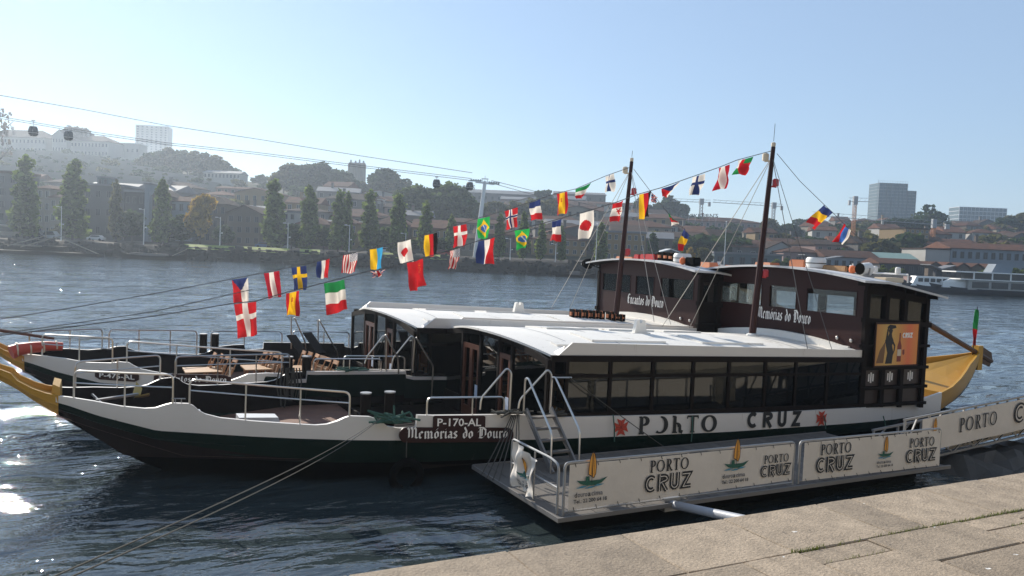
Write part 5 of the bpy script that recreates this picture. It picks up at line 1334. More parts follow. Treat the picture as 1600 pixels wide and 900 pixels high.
FLAGS = [
 (Y1, ((365, 475), (400, 471), (403, 523), (373, 529)), cross('red', 'white'), 'large red flag with white cross, lowest and leftmost ' + N1),
 (Y1, ((447, 458), (468, 454), (466, 493), (446, 493)), spain, 'small red and yellow striped flag with crest below the blue and yellow cross flag'),
 (Y1, ((506, 443), (538, 437), (543, 484), (512, 493)), italy, 'large green, white and red flag hanging over the left end of the farther roof'),
 (Y1, ((578, 424), (602, 421), (598, 432), (585, 434)), uk, 'crumpled red and white flag folded up under the yellow and blue flag'),
 (Y1, ((636, 411), (661, 404), (665, 446), (642, 456)), china, 'large plain red flag with faint stars ' + N1),
 (Y1, ((703, 392), (718, 388), (711, 419), (702, 420)), usa, 'narrow folded stars and stripes flag below the red flag with white cross'),
 (Y1, ((748, 377), (774, 371), (770, 413), (745, 412)), nether, 'blue, white and red upright striped flag just below the farther green and yellow flag'),
 (Y1, ((804, 360), (827, 357), (825, 383), (809, 391)), brazil, 'green flag with yellow diamond ' + N1 + ', right of the cable car pylon'),
 (Y1, ((863, 346), (878, 342), (873, 377), (858, 375)), france, 'blue, white and red banded flag, lower one, left of the large white red disc flag'),
 (Y1, ((906, 334), (927, 328), (924, 371), (904, 375)), japan, 'white flag with red disc left of the farther mast ' + N1),
 (Y1, ((957, 319), (974, 313), (972, 344), (958, 347)), canada, 'white and red flag with a maple leaf beside the farther mast'),
 (Y1, ((999, 304), (1018, 298), (1017, 338), (997, 343)), germany, 'yellow, red and black striped flag just right of the farther mast'),
 (Y1, ((1034, 295), (1062, 284), (1048, 308), (1033, 308)), czech, 'folded blue, white and red flag right of the farther mast'),
 (Y1, ((1082, 277), (1101, 271), (1093, 304), (1077, 306)), cross('white', 'blue'), 'white flag with dark blue cross between the two masts'),
 (Y1, ((1122, 263), (1139, 257), (1136, 293), (1118, 298)), austria, 'dark red and white striped flag between the two masts'),
 (Y1, ((1152, 251), (1176, 245), (1164, 274), (1147, 272)), bulgf, 'green, red and white flag nearest to the top of the nearer mast'),
 (Y2, ((362, 437), (387, 433), (389, 472), (367, 474)), czech, 'red and white flag with blue triangle, leftmost ' + N2),
 (Y2, ((412, 427), (436, 423), (440, 463), (419, 466)), austria, 'dark red and white striped flag, second from left ' + N2),
 (Y2, ((455, 418), (478, 415), (480, 452), (459, 454)), cross('blue', 'yellow'), 'dark blue flag with yellow cross ' + N2),
 (Y2, ((496, 409), (515, 404), (513, 435), (494, 434)), nether, 'small blue, white and red upright striped flag left of the stars and stripes'),
 (Y2, ((537, 399), (559, 394), (556, 426), (534, 427)), usa, 'pale stars and stripes flag ' + N2),
 (Y2, ((578, 390), (598, 386), (598, 420), (580, 422)), ukr, 'yellow and sky blue flag ' + N2),
 (Y2, ((622, 379), (642, 374), (644, 409), (623, 412)), japan, 'white flag with red disc above the plain red flag'),
 (Y2, ((664, 368), (683, 363), (683, 398), (664, 402)), germany, 'yellow, red and black striped flag above the water, left of the pylon'),
 (Y2, ((708, 354), (728, 350), (728, 383), (709, 387)), cross('red', 'white'), 'red flag with white cross left of the cable car pylon ' + N2),
 (Y2, ((747, 342), (765, 338), (764, 373), (747, 373)), brazil, 'green flag with yellow diamond in front of the cable car pylon'),
 (Y2, ((788, 330), (808, 324), (809, 354), (791, 359)), cross('red', 'white', 'blue'), 'red flag with blue and white cross ' + N2),
 (Y2, ((828, 317), (845, 311), (845, 342), (826, 345)), france, 'blue, white and red banded flag left of the high red and yellow flag'),
 (Y2, ((870, 303), (886, 299), (884, 333), (872, 336)), spain, 'red and yellow striped flag with crest, high ' + N2),
 (Y2, ((899, 296), (923, 286), (910, 309), (903, 311)), italy, 'twisted green, white and red flag high ' + N2),
 (Y2, ((946, 276), (959, 271), (958, 299), (945, 300)), cross('white', 'blue'), 'small white flag with dark blue cross just left of the farther mast top'),
 (Y1, ((1288, 320), (1301, 332), (1276, 361), (1262, 348)), romania, 'blue, yellow and red banded flag right of the nearer mast'),
 (Y1, ((1318, 349), (1330, 361), (1319, 382), (1304, 377)), serb, 'red, blue and white flag, lowest right of the nearer mast'),
 (Y2, ((1018, 301), (1028, 308), (1021, 317), (1017, 315)), uk, 'small red, white and blue flag partly behind the yellow, red and black flag'),
 (Y2, ((1044, 333), (1053, 344), (1060, 349), (1049, 353)), hung, 'small crumpled green, red and white flag on the line behind the farther mast'),
 (Y2, ((1069, 357), (1077, 368), (1066, 391), (1060, 392)), romania, 'blue, yellow and red banded flag on the line right of the farther mast'),
]
for k, (Y, q, fn, lab) in enumerate(FLAGS): make_flag(lab, Y, q, fn, 20 + k)
def bunting(label, Y, pix, extra=()):
    P_ = list(extra) + [tuple(onY(a, b, Y)) for a, b in pix]
    tag(MB().tube(P_, .012, 4).build('bunting_line', [M['wire']], None, smooth=True), label, 'line')
bunting('nearer bunting line from the bow up to the nearer mast top', Y1, [(-40, 529), (100, 512), (240, 494), (365, 474), (401, 470), (447, 457), (506, 442), (578, 423), (602, 420), (636, 410), (661, 403), (703, 391), (748, 376), (774, 370), (804, 360), (863, 345), (906, 333), (957, 318), (999, 303), (1034, 293), (1082, 276), (1122, 262), (1152, 250), (1205, 236)])
bunting('farther bunting line from the bow up to the farther mast top', Y2, [(-40, 505), (100, 483), (240, 459), (362, 436), (412, 426), (455, 417), (496, 408), (537, 398), (578, 389), (622, 378), (664, 367), (708, 353), (747, 341), (788, 329), (828, 316), (870, 302), (900, 295), (946, 275), (983, 262)])
bunting('short bunting line falling aft from the nearer mast top', Y1, [(1214, 240), (1250, 283), (1288, 320), (1301, 332), (1318, 349), (1330, 361), (1350, 378)])
bunting('short bunting line falling aft from the farther mast top', Y2, [(990, 264), (1018, 301), (1044, 333), (1060, 352), (1069, 357), (1077, 368)])
rope('thin bow line crossing above the rails at the left', [onY(0, 522, 22.5), onY(240, 487, 22.5), onY(395, 452, 22.5)], .010, 'wire', 'line', None, 4)
# stern flag furled on its staff
sf = root('stern_flag', 'furled green and red flag on a short staff at the yellow stern', 'flag', tuple(onY(1520, 550, 20.7)))
mb = MB(); rows = []
H_ = onY(1526, 483, 20.7)[2] - onY(1520, 550, 20.7)[2]
MB().tube([(0, 0, -.2), (.10, 0, H_ + .1)], .018, 6).build('staff', [M['deepbrown']], sf)
for j in range(19):
    v = j / 18; w = .05 + .15 * math.sin(math.pi * min(1, v * 1.1 + .08)) ** .8; row = []
    for i in range(13): u = i / 12; row.append((.09 - .04 * v + w * (u - .45) * 1.2, .06 * math.sin(u * 14 + v * 3), H_ * (1 - v * .82) - .06 * u))
    rows.append(row)
mb.grid(rows, mif=lambda a, b: FI['green'] if a < 10 else FI['red']); mb.build('cloth', FL, sf, smooth=True, fix=False)
# ------------------------------------------------------------------ far bank: terrain
RIDX = [-500, -300, 0, 100, 170, 220, 300, 400, 500, 600, 700, 800, 900, 950, 1100, 1200, 1300, 1400, 1500, 1600, 1900, 2300]
RIDY = [235, 232, 238, 242, 252, 258, 268, 286, 290, 300, 316, 322, 326, 338, 350, 356, 360, 362, 364, 370, 376, 380]
D0, D1 = 226.0, 480.0
LATR = [lat_of(x, D1) for x in RIDX]; RZ = [float(onD(x, y, D1)[2]) for x, y in zip(RIDX, RIDY)]
def gz(lat, D):
    """Ground height of the far bank."""
    if D < 181: return -1.5
    if D < 187: return -1.0 + 4.0 * (D - 181) / 6
    if D < D0: return 3.0 + .5 * (D - 187) / (D0 - 187)
    la = lat * D1 / D; zr = float(np.interp(la, LATR, RZ))
    t = min(1.0, (D - D0) / (D1 - D0)); z = 3.5 + (zr - 3.5) * t ** .9
    if D > D1: z = zr - (D - D1) * .06
    return z
M['ground'] = mat('hillside_ground', (.062, .058, .036), .95, .8, .06, .3, .6, alt=(.028, .036, .018), detail=8, spec=.1)
M['promenade'] = mat('promenade_paving', (.07, .064, .055), .9, .5, .2, alt=(.045, .04, .035), spec=.1)
M['bankstone'] = mat('embankment_stone', (.045, .038, .032), .95, .6, .5, .6, 3, alt=(.018, .016, .014), spec=.1)
lats = np.linspace(-330, 330, 111); Ds = [180, 181, 183, 185, 187] + list(np.linspace(190, 226, 6)) + list(np.linspace(232, 480, 48)) + [520, 580, 660, 800]
tr = random.Random(21)
rows = [[tuple(cw(la * max(1, D / 300), D, gz(la * max(1, D / 300), D) + (tr.uniform(-.6, .6) if D > 240 else (tr.uniform(-.35, .35) if 181 < D < 187 else 0)))) for la in lats] for D in Ds]
far = MB().grid(rows, mif=lambda a, b: 2 if a < 4 else (1 if a < 10 else 0)).build('far_bank', [M['ground'], M['promenade'], M['bankstone']], None, smooth=True); tag(far, kind='structure')
# rough stones of the embankment
mb = MB(); rr = random.Random(31)
for k in range(1500):
    D = rr.uniform(181.3, 187.2); la = rr.uniform(-160, 165); s = rr.uniform(.25, .8) * (1.5 if rr.random() < .1 else 1); c = cw(la, D, gz(la, D) + rr.uniform(-.1, .25))
    q = [[c[0] + dx * s * rr.uniform(.5, 1), c[1] + dy * s * rr.uniform(.5, 1), c[2] + dz * s * rr.uniform(.3, .7)] for dz in (-1, 1) for dx, dy in ((-1, -1), (1, -1), (1, 1), (-1, 1))]
    mb.hexa(q)
M['rocks'] = mat('embankment_rock', (.05, .043, .036), .9, .4, 1, island=.6, spec=.1)
tag(mb.build('embankment_rocks', [M['rocks']], None), kind='stuff')
# lawns
M['lawn'] = mat('riverside_lawn', (.22, .27, .04), .9, .5, .5, .3, 3, alt=(.10, .11, .03))
for px0, px1 in ((285, 452), (468, 500), (592, 640), (672, 700)):
    pts_n, pts_f = [], []
    for px_ in np.linspace(px0, px1, 8):
        l0, l1 = lat_of(px_, 185.6), lat_of(px_, 191); pts_n.append(tuple(cw(l0, 185.6, gz(l0, 185.6) + .35 + rr.uniform(0, .25)))); pts_f.append(tuple(cw(l1, 191, gz(l1, 191) + .55)))
    tag(MB().grid([pts_n, pts_f]).build('lawn', [M['lawn']], None), kind='structure')

# ------------------------------------------------------------------ trees
def leaf_mesh(name, pts, size, m_, seed):
    r = np.random.RandomState(seed); n = len(pts); c = np.array(pts)
    a = r.normal(size=(n, 3)); a /= np.linalg.norm(a, axis=1)[:, None]; b = np.cross(a, r.normal(size=(n, 3))); b /= np.linalg.norm(b, axis=1)[:, None]
    s = size * r.uniform(.6, 1.4, (n, 1)); a = a * s; b = b * s * .75
    v = np.stack([c - a - b, c + a - b, c + a + b, c - a + b], 1).reshape(-1, 3)
    me = bpy.data.meshes.new(name); me.from_pydata(v.tolist(), [], np.arange(4 * n).reshape(-1, 4).tolist()); me.materials.append(m_); return me
def leafmat(name, col, isl=.45): return mat(name, col, .75, .5, .35, island=isl, trans=.48, spec=.08)
LM = dict(poplar=leafmat('poplar_leaves', (.145, .195, .045), .6), dark=leafmat('dark_green_leaves', (.045, .075, .022)), green=leafmat('green_leaves', (.085, .125, .03)), gold=leafmat('golden_autumn_leaves', (.40, .26, .05)),
          olive=leafmat('olive_leaves', (.12, .115, .04)), brown=leafmat('brown_autumn_leaves', (.17, .09, .03)), light=leafmat('fresh_green_leaves', (.13, .17, .04)), grey=leafmat('grey_twigs', (.13, .11, .09)))
M['bark'] = mat('tree_bark', (.06, .05, .04), .9, .5, 2)
def trunk_mesh(name, h, r, limbs, seed, spread):
    rg = random.Random(seed); mb = MB(); mb.tube([(0, 0, -.5), (rg.uniform(-.05, .05) * h * .2, 0, h * .5), (rg.uniform(-.03, .03) * h, rg.uniform(-.03, .03) * h, h)], r, 6, r2=r * .25)
    for k in range(limbs):
        z = h * rg.uniform(.25, .85); a = rg.uniform(0, 6.28); L_ = spread * rg.uniform(.5, 1)
        mb.tube([(0, 0, z), (math.cos(a) * L_ * .5, math.sin(a) * L_ * .5, z + L_ * .5), (math.cos(a) * L_, math.sin(a) * L_, z + L_ * 1.1)], r * .4, 4, r2=r * .1)
    return mb.mesh(name, [M['bark']])
def poplar_pts(seed, n=2000):        # unit height 1, clumped columnar crown
    r = np.random.RandomState(seed); P_ = []
    cl = [(.02 * r.normal(), .02 * r.normal(), z, .15 * (1.02 - z) ** .55 * (1 if z > .22 else .75)) for z in np.linspace(.12, .97, 15)]
    cl += [(.085 * math.cos(a) * (1.1 - z), .085 * math.sin(a) * (1.1 - z), z, .055 * r.uniform(.7, 1.3)) for a, z in zip(r.uniform(0, 6.28, 22), r.uniform(.08, .92, 22))]
    vol = np.array([c[3] ** 2 for c in cl]); pk = r.choice(len(cl), n, p=vol / vol.sum())
    for k in pk:
        x, y, z, s = cl[k]; d = r.normal(size=3); d /= np.linalg.norm(d); rad = s * r.uniform(.35, 1.25) ** .7 * .98
        P_.append((x + d[0] * rad * .9, y + d[1] * rad * .9, max(.05, z + d[2] * rad * 1.05)))
    return P_
def round_pts(seed, n=1500, flat=1.0, clumps=14):
    r = np.random.RandomState(seed); cl = []
    for k in range(clumps):
        d = r.normal(size=3); d /= np.linalg.norm(d); q = r.uniform(.35, .8); cl.append((d[0] * q * .42, d[1] * q * .42, .56 + d[2] * q * .42 * flat, r.uniform(.12, .24)))
    P_ = []; pk = r.randint(0, clumps, n)
    for k in pk:
        x, y, z, s = cl[k]; d = r.normal(size=3); d /= np.linalg.norm(d); rad = s * r.uniform(.4, 1) ** .5
        P_.append((x + d[0] * rad, y + d[1] * rad, z + d[2] * rad * .85))
    return P_
PV = [poplar_pts(100 + k) for k in range(4)]; RVV = [round_pts(200 + k) for k in range(5)]; SVV = [round_pts(300 + k, 420, .9, 9) for k in range(4)]
TM = {}
def tree(kind, label, px, base_y, top_y, D, m_, group, name='tree', v=0, wide=1.0):
    """Tree standing at photo column px and distance D, its height taken from the photo rows."""
    la = lat_of(px, D); z = gz(la, D); top = onD(px, top_y, D)[2]; h = max(1.5, top - z)
    key = (kind, m_, v)
    if key not in TM:
        if kind == 'poplar': TM[key] = (leaf_mesh('crown', PV[v % 4], .022, LM[m_], v), trunk_mesh('trunk', .8, .018, 5, v, .10))
        elif kind == 'round': TM[key] = (leaf_mesh('crown', RVV[v % 5], .042, LM[m_], v), trunk_mesh('trunk', .6, .03, 6, v, .25))
        elif kind == 'pine': TM[key] = (leaf_mesh('crown', [(p[0] * 1.0, p[1] * 1.0, .62 + (p[2] - .6) * .9) for p in RVV[v % 5][:600]], .04, LM[m_], v), trunk_mesh('trunk', .8, .022, 8, v, .28))
        else: TM[key] = (leaf_mesh('crown', [(p[0], p[1], p[2] - .28) for p in SVV[v % 4]], .07, LM[m_], v), trunk_mesh('trunk', .4, .03, 4, v, .2))
    cr, tk = TM[key]; t_ = root(name, label, 'tree' if kind != 'shrub' else 'bush', tuple(cw(la, D, z)), rnd.uniform(0, 6.28), group)
    a = place('crown', cr, t_, (0, 0, 0), 0, (h * wide, h * wide, h)); b = place('trunk', tk, t_, (0, 0, 0), 0, (h, h, h)); return t_
POP = [(38, 242, 1.25, 'poplar'), (113, 247, 1.25, 'poplar'), (180, 280, .85, 'olive'), (252, 276, 1.0, 'poplar'), (426, 279, 1.3, 'poplar'), (482, 288, 1.15, 'poplar'), (528, 294, 1.1, 'poplar'), (541, 298, .8, 'poplar'), (576, 296, 1.2, 'poplar'), (621, 300, 1.15, 'poplar'), (664, 312, 1.1, 'poplar'),
       (704, 334, 1.05, 'poplar'), (780, 334, 1.1, 'poplar'), (817, 330, 1.0, 'poplar'), (845, 345, 1.1, 'poplar'), (877, 352, .9, 'poplar'), (938, 347, 1.3, 'poplar'), (1020, 363, 1.5, 'dark'), (1068, 383, 1.3, 'light')]
for k, (px_, ty_, w_, m_) in enumerate(POP):
    tree('poplar', '%s poplar on the far promenade, %s from the left in its row' % ({'poplar': 'tall dark green', 'olive': 'thin yellowing', 'dark': 'broad dark', 'light': 'small light green'}[m_], ORD[k]), px_, 392, ty_, 200 + (k % 3) * 2, m_, 'poplars along the far promenade', 'poplar_tree', k % 4, w_)
tree('round', 'golden yellow autumn tree on the far promenade between dark crowns', 312, 380, 298, 203, 'gold', None, 'autumn_tree', 1, .62)
for k, (px_, ty_, m_, w_) in enumerate(((205, 330, 'dark', 1.3), (262, 338, 'dark', 1.9), (285, 335, 'dark', 1.7), (455, 350, 'dark', 1.5), (505, 352, 'dark', 1.4), (600, 355, 'green', 1.4), (640, 372, 'dark', 1.6), (690, 372, 'dark', 1.5), (90, 350, 'olive', 1.2), (20, 345, 'olive', 1.2), (345, 352, 'dark', 1.3), (1100, 385, 'olive', 1.0), (1078, 386, 'gold', .8), (1228, 403, 'light', 1.3), (1246, 405, 'light', 1.1), (1215, 405, 'light', 1.2))):
    tree('round', '%s rounded tree low behind the far promenade, %s of these from the left' % ({'dark': 'dark', 'green': 'green', 'olive': 'olive', 'gold': 'yellow', 'light': 'bright green'}[m_], ORD[[8, 6, 5][0] if False else k]), px_, 390, ty_, 206, m_, 'low rounded trees behind the promenade', 'rounded_tree', k % 5, w_)
for k, px_ in enumerate((1330, 1350, 1366, 1380, 1398, 1412)):
    tree('round', 'fresh green riverside tree seen above the right wheelhouse roof, %s from left' % ORD[k], px_, 432, 414 + (k % 3) * 3, 195, 'light', 'green trees above the right wheelhouse roof', 'rounded_tree', k % 5, 1.2)
for k, px_ in enumerate((1542, 1565, 1582, 1598)):
    tree('round', 'fresh green bush on the quay behind the white river ship, %s from left' % ORD[k], px_, 432, 418 + (k % 2) * 4, 196, 'light', 'bushes behind the white river ship', 'rounded_tree', (k + 2) % 5, 1.3)
# trees on the slopes and ridge
HT = []
for px_, ty_ in ((118, 195), (105, 200), (132, 200)): HT.append((px_, ty_, 500, 'grey', .9))
for px_, ty_ in ((222, 244), (236, 238), (250, 232), (264, 230), (278, 233), (290, 240), (303, 236), (316, 238), (330, 243), (342, 248), (355, 254), (240, 250), (270, 246), (300, 250), (325, 255)): HT.append((px_, ty_, 440, 'dark' if px_ % 3 else 'olive', 1.3))
for px_, ty_ in ((440, 260), (452, 256), (463, 254), (475, 258), (487, 256), (498, 255), (510, 262), (522, 264), (534, 268), (450, 272), (475, 272), (500, 274), (530, 278), (545, 275), (575, 272), (590, 264), (602, 263), (612, 270), (625, 278), (560, 283), (600, 284), (580, 282)): HT.append((px_, ty_, 400, 'dark' if px_ % 4 else 'olive', 1.25))
for px_, ty_ in ((632, 295), (645, 292), (660, 288), (675, 288), (690, 290), (703, 288), (716, 296), (728, 305), (640, 312), (668, 306), (690, 306), (710, 312), (726, 320), (655, 325), (685, 322), (735, 330)): HT.append((px_, ty_, 300, 'green', 1.3))
for px_, ty_ in ((765, 312), (780, 318), (795, 314), (812, 316), (830, 312), (848, 316), (862, 310)): HT.append((px_, ty_, 330, 'olive', 1.2))
for px_, ty_ in ((846, 295), (855, 297), (985, 315), (1000, 308), (1012, 320), (1025, 318), (1042, 305), (1052, 310), (1065, 330), (1080, 336), (1035, 322)): HT.append((px_, ty_, 440, 'dark', 1.2))
for px_, ty_ in ((1100, 362), (1118, 358), (1135, 365), (1150, 362), (1165, 370), (1085, 372), (1110, 378), (1130, 380), (1150, 384), (1172, 380), (1190, 372), (1095, 388)): HT.append((px_, ty_, 290, 'dark', 1.3))
for px_, ty_ in ((1230, 362), (1250, 366), (1270, 360), (1290, 362), (1310, 355), (1345, 352), (1360, 346), (1372, 342), (1385, 343), (1400, 340), (1412, 342), (1424, 340), (1432, 346), (1215, 370), (1240, 374), (1262, 376), (1380, 356), (1365, 362)): HT.append((px_, ty_, 380, 'dark', 1.3))
for px_, ty_ in ((1456, 340), (1470, 344), (1500, 358), (1520, 352), (1535, 352), (1550, 350), (1565, 338), (1576, 336), (1590, 332), (1602, 330), (1575, 352), (1480, 356), (1440, 356)): HT.append((px_, ty_, 420, 'dark' if px_ % 2 else 'olive', 1.25))
for px_, ty_ in ((940, 372), (1005, 376), (1040, 372), (1062, 376)): HT.append((px_, ty_, 250, 'dark', 1.2))
HT.sort(key=lambda a: a[0]); CLN = {}
kn = {'dark': 'dark', 'olive': 'olive', 'green': 'green', 'grey': 'bare grey'}
for k, (px_, ty_, D, m_, w_) in enumerate(HT):
    la = lat_of(px_, D); z = gz(la, D); top = onD(px_, ty_, D)[2]; h = max(5, min(top - z, 17)); zoff = max(0, top - z - h)
    cl_ = ('on the left ridge' if px_ < 360 else 'around the silos' if px_ < 628 else 'left of the pylon' if px_ < 745 else 'right of the pylon' if px_ < 900 else 'behind the masts' if px_ < 1210 else 'below the glass tower' if px_ < 1440 else 'near the white hotel'); CLN[cl_] = CLN.get(cl_, 0) + 1
    t_ = tree('round', '%s hillside tree, %s from left among the trees %s' % (kn[m_], ORD[CLN[cl_] - 1], cl_), px_, 0, ty_, D, m_, 'trees on the far hillside', 'hillside_tree', k % 5, w_)
    t_.location.z += zoff
    for c in t_.children: c.scale = (h * w_, h * w_, h) if c.name.startswith('crown') else (h, h, h)
t_ = tree('pine', 'tall open pine standing on the ridge right of the glass tower', 1449, 360, 318, 400, 'dark', None, 'pine_tree', 3, 1.3)
t_ = tree('round', 'bare grey tree cut off by the left edge of the photo', -12, 240, 148, 330, 'grey', None, 'bare_tree', 2, .6)
t_.children[0].data = leaf_mesh('crown', RVV[2][:420], .02, LM['grey'], 9)
for ri_, D_ in enumerate([245, 262, 285, 310, 340, 375, 410, 450]):
    for i in range(29):
        px_ = -20 + 1640 * (i + rnd.uniform(.05, .95)) / 29; D = D_ + rnd.uniform(-6, 6); m_ = 'dark' if i % 3 else 'olive'; h = rnd.uniform(3.5, 8.5) * (1.35 if px_ > 1060 else 1)
        t_ = tree('shrub', '%s bush %s from left between the houses of the %s hillside row' % (m_, ORD[i], ['lowest', 'second', 'third', 'fourth', 'fifth', 'sixth', 'seventh', 'topmost'][ri_]), px_, 0, 300, D, m_, 'bushes among the hillside roofs', 'bush', i % 4, 1.2)
        for c in t_.children: c.scale = (h * 1.5, h * 1.5, h * 1.2)

# ------------------------------------------------------------------ buildings
WALLC = dict(cream=(.42, .37, .29), white=(.58, .56, .52), grey=(.22, .21, .20), brown=(.20, .15, .11), ochre=(.38, .26, .12), pink=(.42, .28, .25), yellow=(.58, .44, .15), stone=(.17, .16, .15), dark=(.06, .06, .065), blue=(.34, .39, .44), teal=(.16, .21, .22))
for k_, c_ in WALLC.items(): c_ = tuple(v * .6 for v in c_); M['w_' + k_] = mat(k_ + '_render', c_, .9, .5, .35, .1, 2, alt=tuple(v * .65 for v in c_), dirt=((.10, .09, .08), .25, .68))
M['tile'] = mat('terracotta_tiles', (.15, .068, .042), .9, .8, .5, .0, alt=(.07, .042, .032), objvar=.25, spec=.1)
M['tiledark'] = mat('old_brown_tiles', (.085, .052, .038), .9, .8, .5, alt=(.04, .031, .026), objvar=.25, spec=.1)
M['slate'] = mat('grey_roof_sheet', (.16, .16, .165), .7, .4, .6)
M['greenroof'] = mat('pale_green_roof_sheet', (.22, .32, .27), .6, .3, .6)
M['whiteroof'] = mat('white_roof_sheet', (.62, .62, .60), .6, .3, .6)
for k_ in ('tile', 'tiledark'):     # rows of tiles
    t = M[k_].node_tree; b = t.nodes['Principled BSDF']; wv_ = nn(t, 'ShaderNodeTexWave'); wv_.inputs['Scale'].default_value = 1.1; wv_.bands_direction = 'X'; tc = nn(t, 'ShaderNodeTexCoord'); t.links.new(tc.outputs['Object'], wv_.inputs[0])
    bp = nn(t, 'ShaderNodeBump'); bp.inputs['Distance'].default_value = .15; t.links.new(wv_.outputs[0], bp.inputs['Height']); t.links.new(bp.outputs[0], b.inputs['Normal'])
WINM = {}
def window_mesh(w, h, fr):
    key = (round(w, 1), round(h, 1), fr)
    if key not in WINM:
        mb = MB(); w, h = key[0], key[1]; e = .10
        mb.box(-w / 2, w / 2, -.06, .10, -h / 2, -h / 2 + e).box(-w / 2, w / 2, -.06, .10, h / 2 - e, h / 2).box(-w / 2, -w / 2 + e, -.06, .10, -h / 2 + e, h / 2 - e).box(w / 2 - e, w / 2, -.06, .10, -h / 2 + e, h / 2 - e)
        mb.box(-.04, .04, -.05, .06, -h / 2 + e, h / 2 - e); mb.box(-w / 2 + e, w / 2 - e, .02, .06, -h / 2 + e, h / 2 - e, 1)
        me = mb.mesh('window', [M[fr], M['glass_dark']]); WINM[key] = me
    return WINM[key]
def house(label, px0, px1, eave, D, wall='cream', roof='tile', kind='hip', rise=10, depth=9, rows=2, cols=3, base=None, group=None, name='house', chimney=False, wsize=None, fr='w_white', cat='house', turn=0.0, win=True, top_off=None):
    """House whose front spans photo columns px0..px1 with its eave at photo row `eave`; rise = roof height in photo pixels."""
    l0, l1 = lat_of(px0, D), lat_of(px1, D); w = l1 - l0; lc = (l0 + l1) / 2
    z0 = min(gz(l0, D), gz(l1, D), gz(lc, D + depth)) - 1.5; zt_ = float(onD((px0 + px1) / 2, eave, D)[2]); gzf = gz(lc, D) if base is None else float(onD((px0 + px1) / 2, base, D)[2])
    H_ = max(2.5, zt_ - gzf); rh = rise * D / FOC
    R_ = root(name, label, cat, tuple(cw(lc, D, gzf)), -YAW + turn, group)
    MB().box(-w / 2, w / 2, 0, depth, min(0, z0 - gzf), H_).build('wall', [M['w_' + wall]], R_)
    o = .45; mb = MB(); a, b_, c, d = -w / 2 - o, w / 2 + o, -o, depth + o
    if kind == 'hip':
        s = min((b_ - a), (d - c)) * .48
        if (b_ - a) >= (d - c): r0, r1 = (a + s, (c + d) / 2), (b_ - s, (c + d) / 2)
        else: r0, r1 = ((a + b_) / 2, c + s), ((a + b_) / 2, d - s)
        A, B_, C_, D_ = (a, c, H_), (b_, c, H_), (b_, d, H_), (a, d, H_); E0, E1 = (*r0, H_ + rh), (*r1, H_ + rh)
        if (b_ - a) >= (d - c): fs = [[A, B_, E1, E0], [B_, C_, E1], [C_, D_, E0, E1], [D_, A, E0]]
        else: fs = [[A, B_, E0], [B_, C_, E1, E0], [C_, D_, E1], [D_, A, E0, E1]]
        for f in fs: mb.face(f)
        mb.box(a, b_, c, d, H_ - .2, H_ - .004)
    elif kind == 'gable':       # ridge along the front
        A, B_, C_, D_ = (a, c, H_), (b_, c, H_), (b_, d, H_), (a, d, H_); E0, E1 = (a, (c + d) / 2, H_ + rh), (b_, (c + d) / 2, H_ + rh)
        for f in ([A, B_, E1, E0], [C_, D_, E0, E1], [B_, C_, E1], [D_, A, E0]): mb.face(f)
        mb.box(a, b_, c, d, H_ - .2, H_ - .004)
    elif kind == 'front':       # gable facing the river
        th = .25
        mb.hexa([(a, c, H_ - .1), ((a + b_) / 2, c, H_ + rh), ((a + b_) / 2, d, H_ + rh), (a, d, H_ - .1), (a, c, H_ + th - .1), ((a + b_) / 2, c, H_ + rh + th), ((a + b_) / 2, d, H_ + rh + th), (a, d, H_ + th - .1)])
        mb.hexa([((a + b_) / 2, c, H_ + rh), (b_, c, H_ - .1), (b_, d, H_ - .1), ((a + b_) / 2, d, H_ + rh), ((a + b_) / 2, c, H_ + rh + th), (b_, c, H_ + th - .1), (b_, d, H_ + th - .1), ((a + b_) / 2, d, H_ + rh + th)])
        MB().prism([(-w / 2, .02, H_ - .004), (w / 2, .02, H_ - .004), (0, .02, H_ + rh - .05)], (0, depth - .04, 0)).build('gable_wall', [M['w_' + wall]], R_)
    else:
        mb.box(a + .2, b_ - .2, c + .2, d - .2, H_ - .01, H_ + max(.4, rh))
    rf = mb.build('roof', [M[roof]], R_)
    if chimney: MB().box(-w * .2, -w * .2 + .9, depth * .4, depth * .4 + .9, H_, H_ + rh + 1.6).box(-w * .2 - .1, -w * .2 + 1.0, depth * .4 - .1, depth * .4 + 1.0, H_ + rh + 1.6, H_ + rh + 1.8).build('chimney', [M['w_' + wall]], rf)
    if win:
        fh = H_ / rows; ww, wh = wsize or (min(1.3, w / cols * .5), min(1.9, fh * .55))
        me = window_mesh(ww, wh, fr)
        for r in range(rows):
            for c_ in range(cols): place('window', me, R_, (-w / 2 + (c_ + .5) * w / cols, -.06, fh * (r + .52)))
    return R_
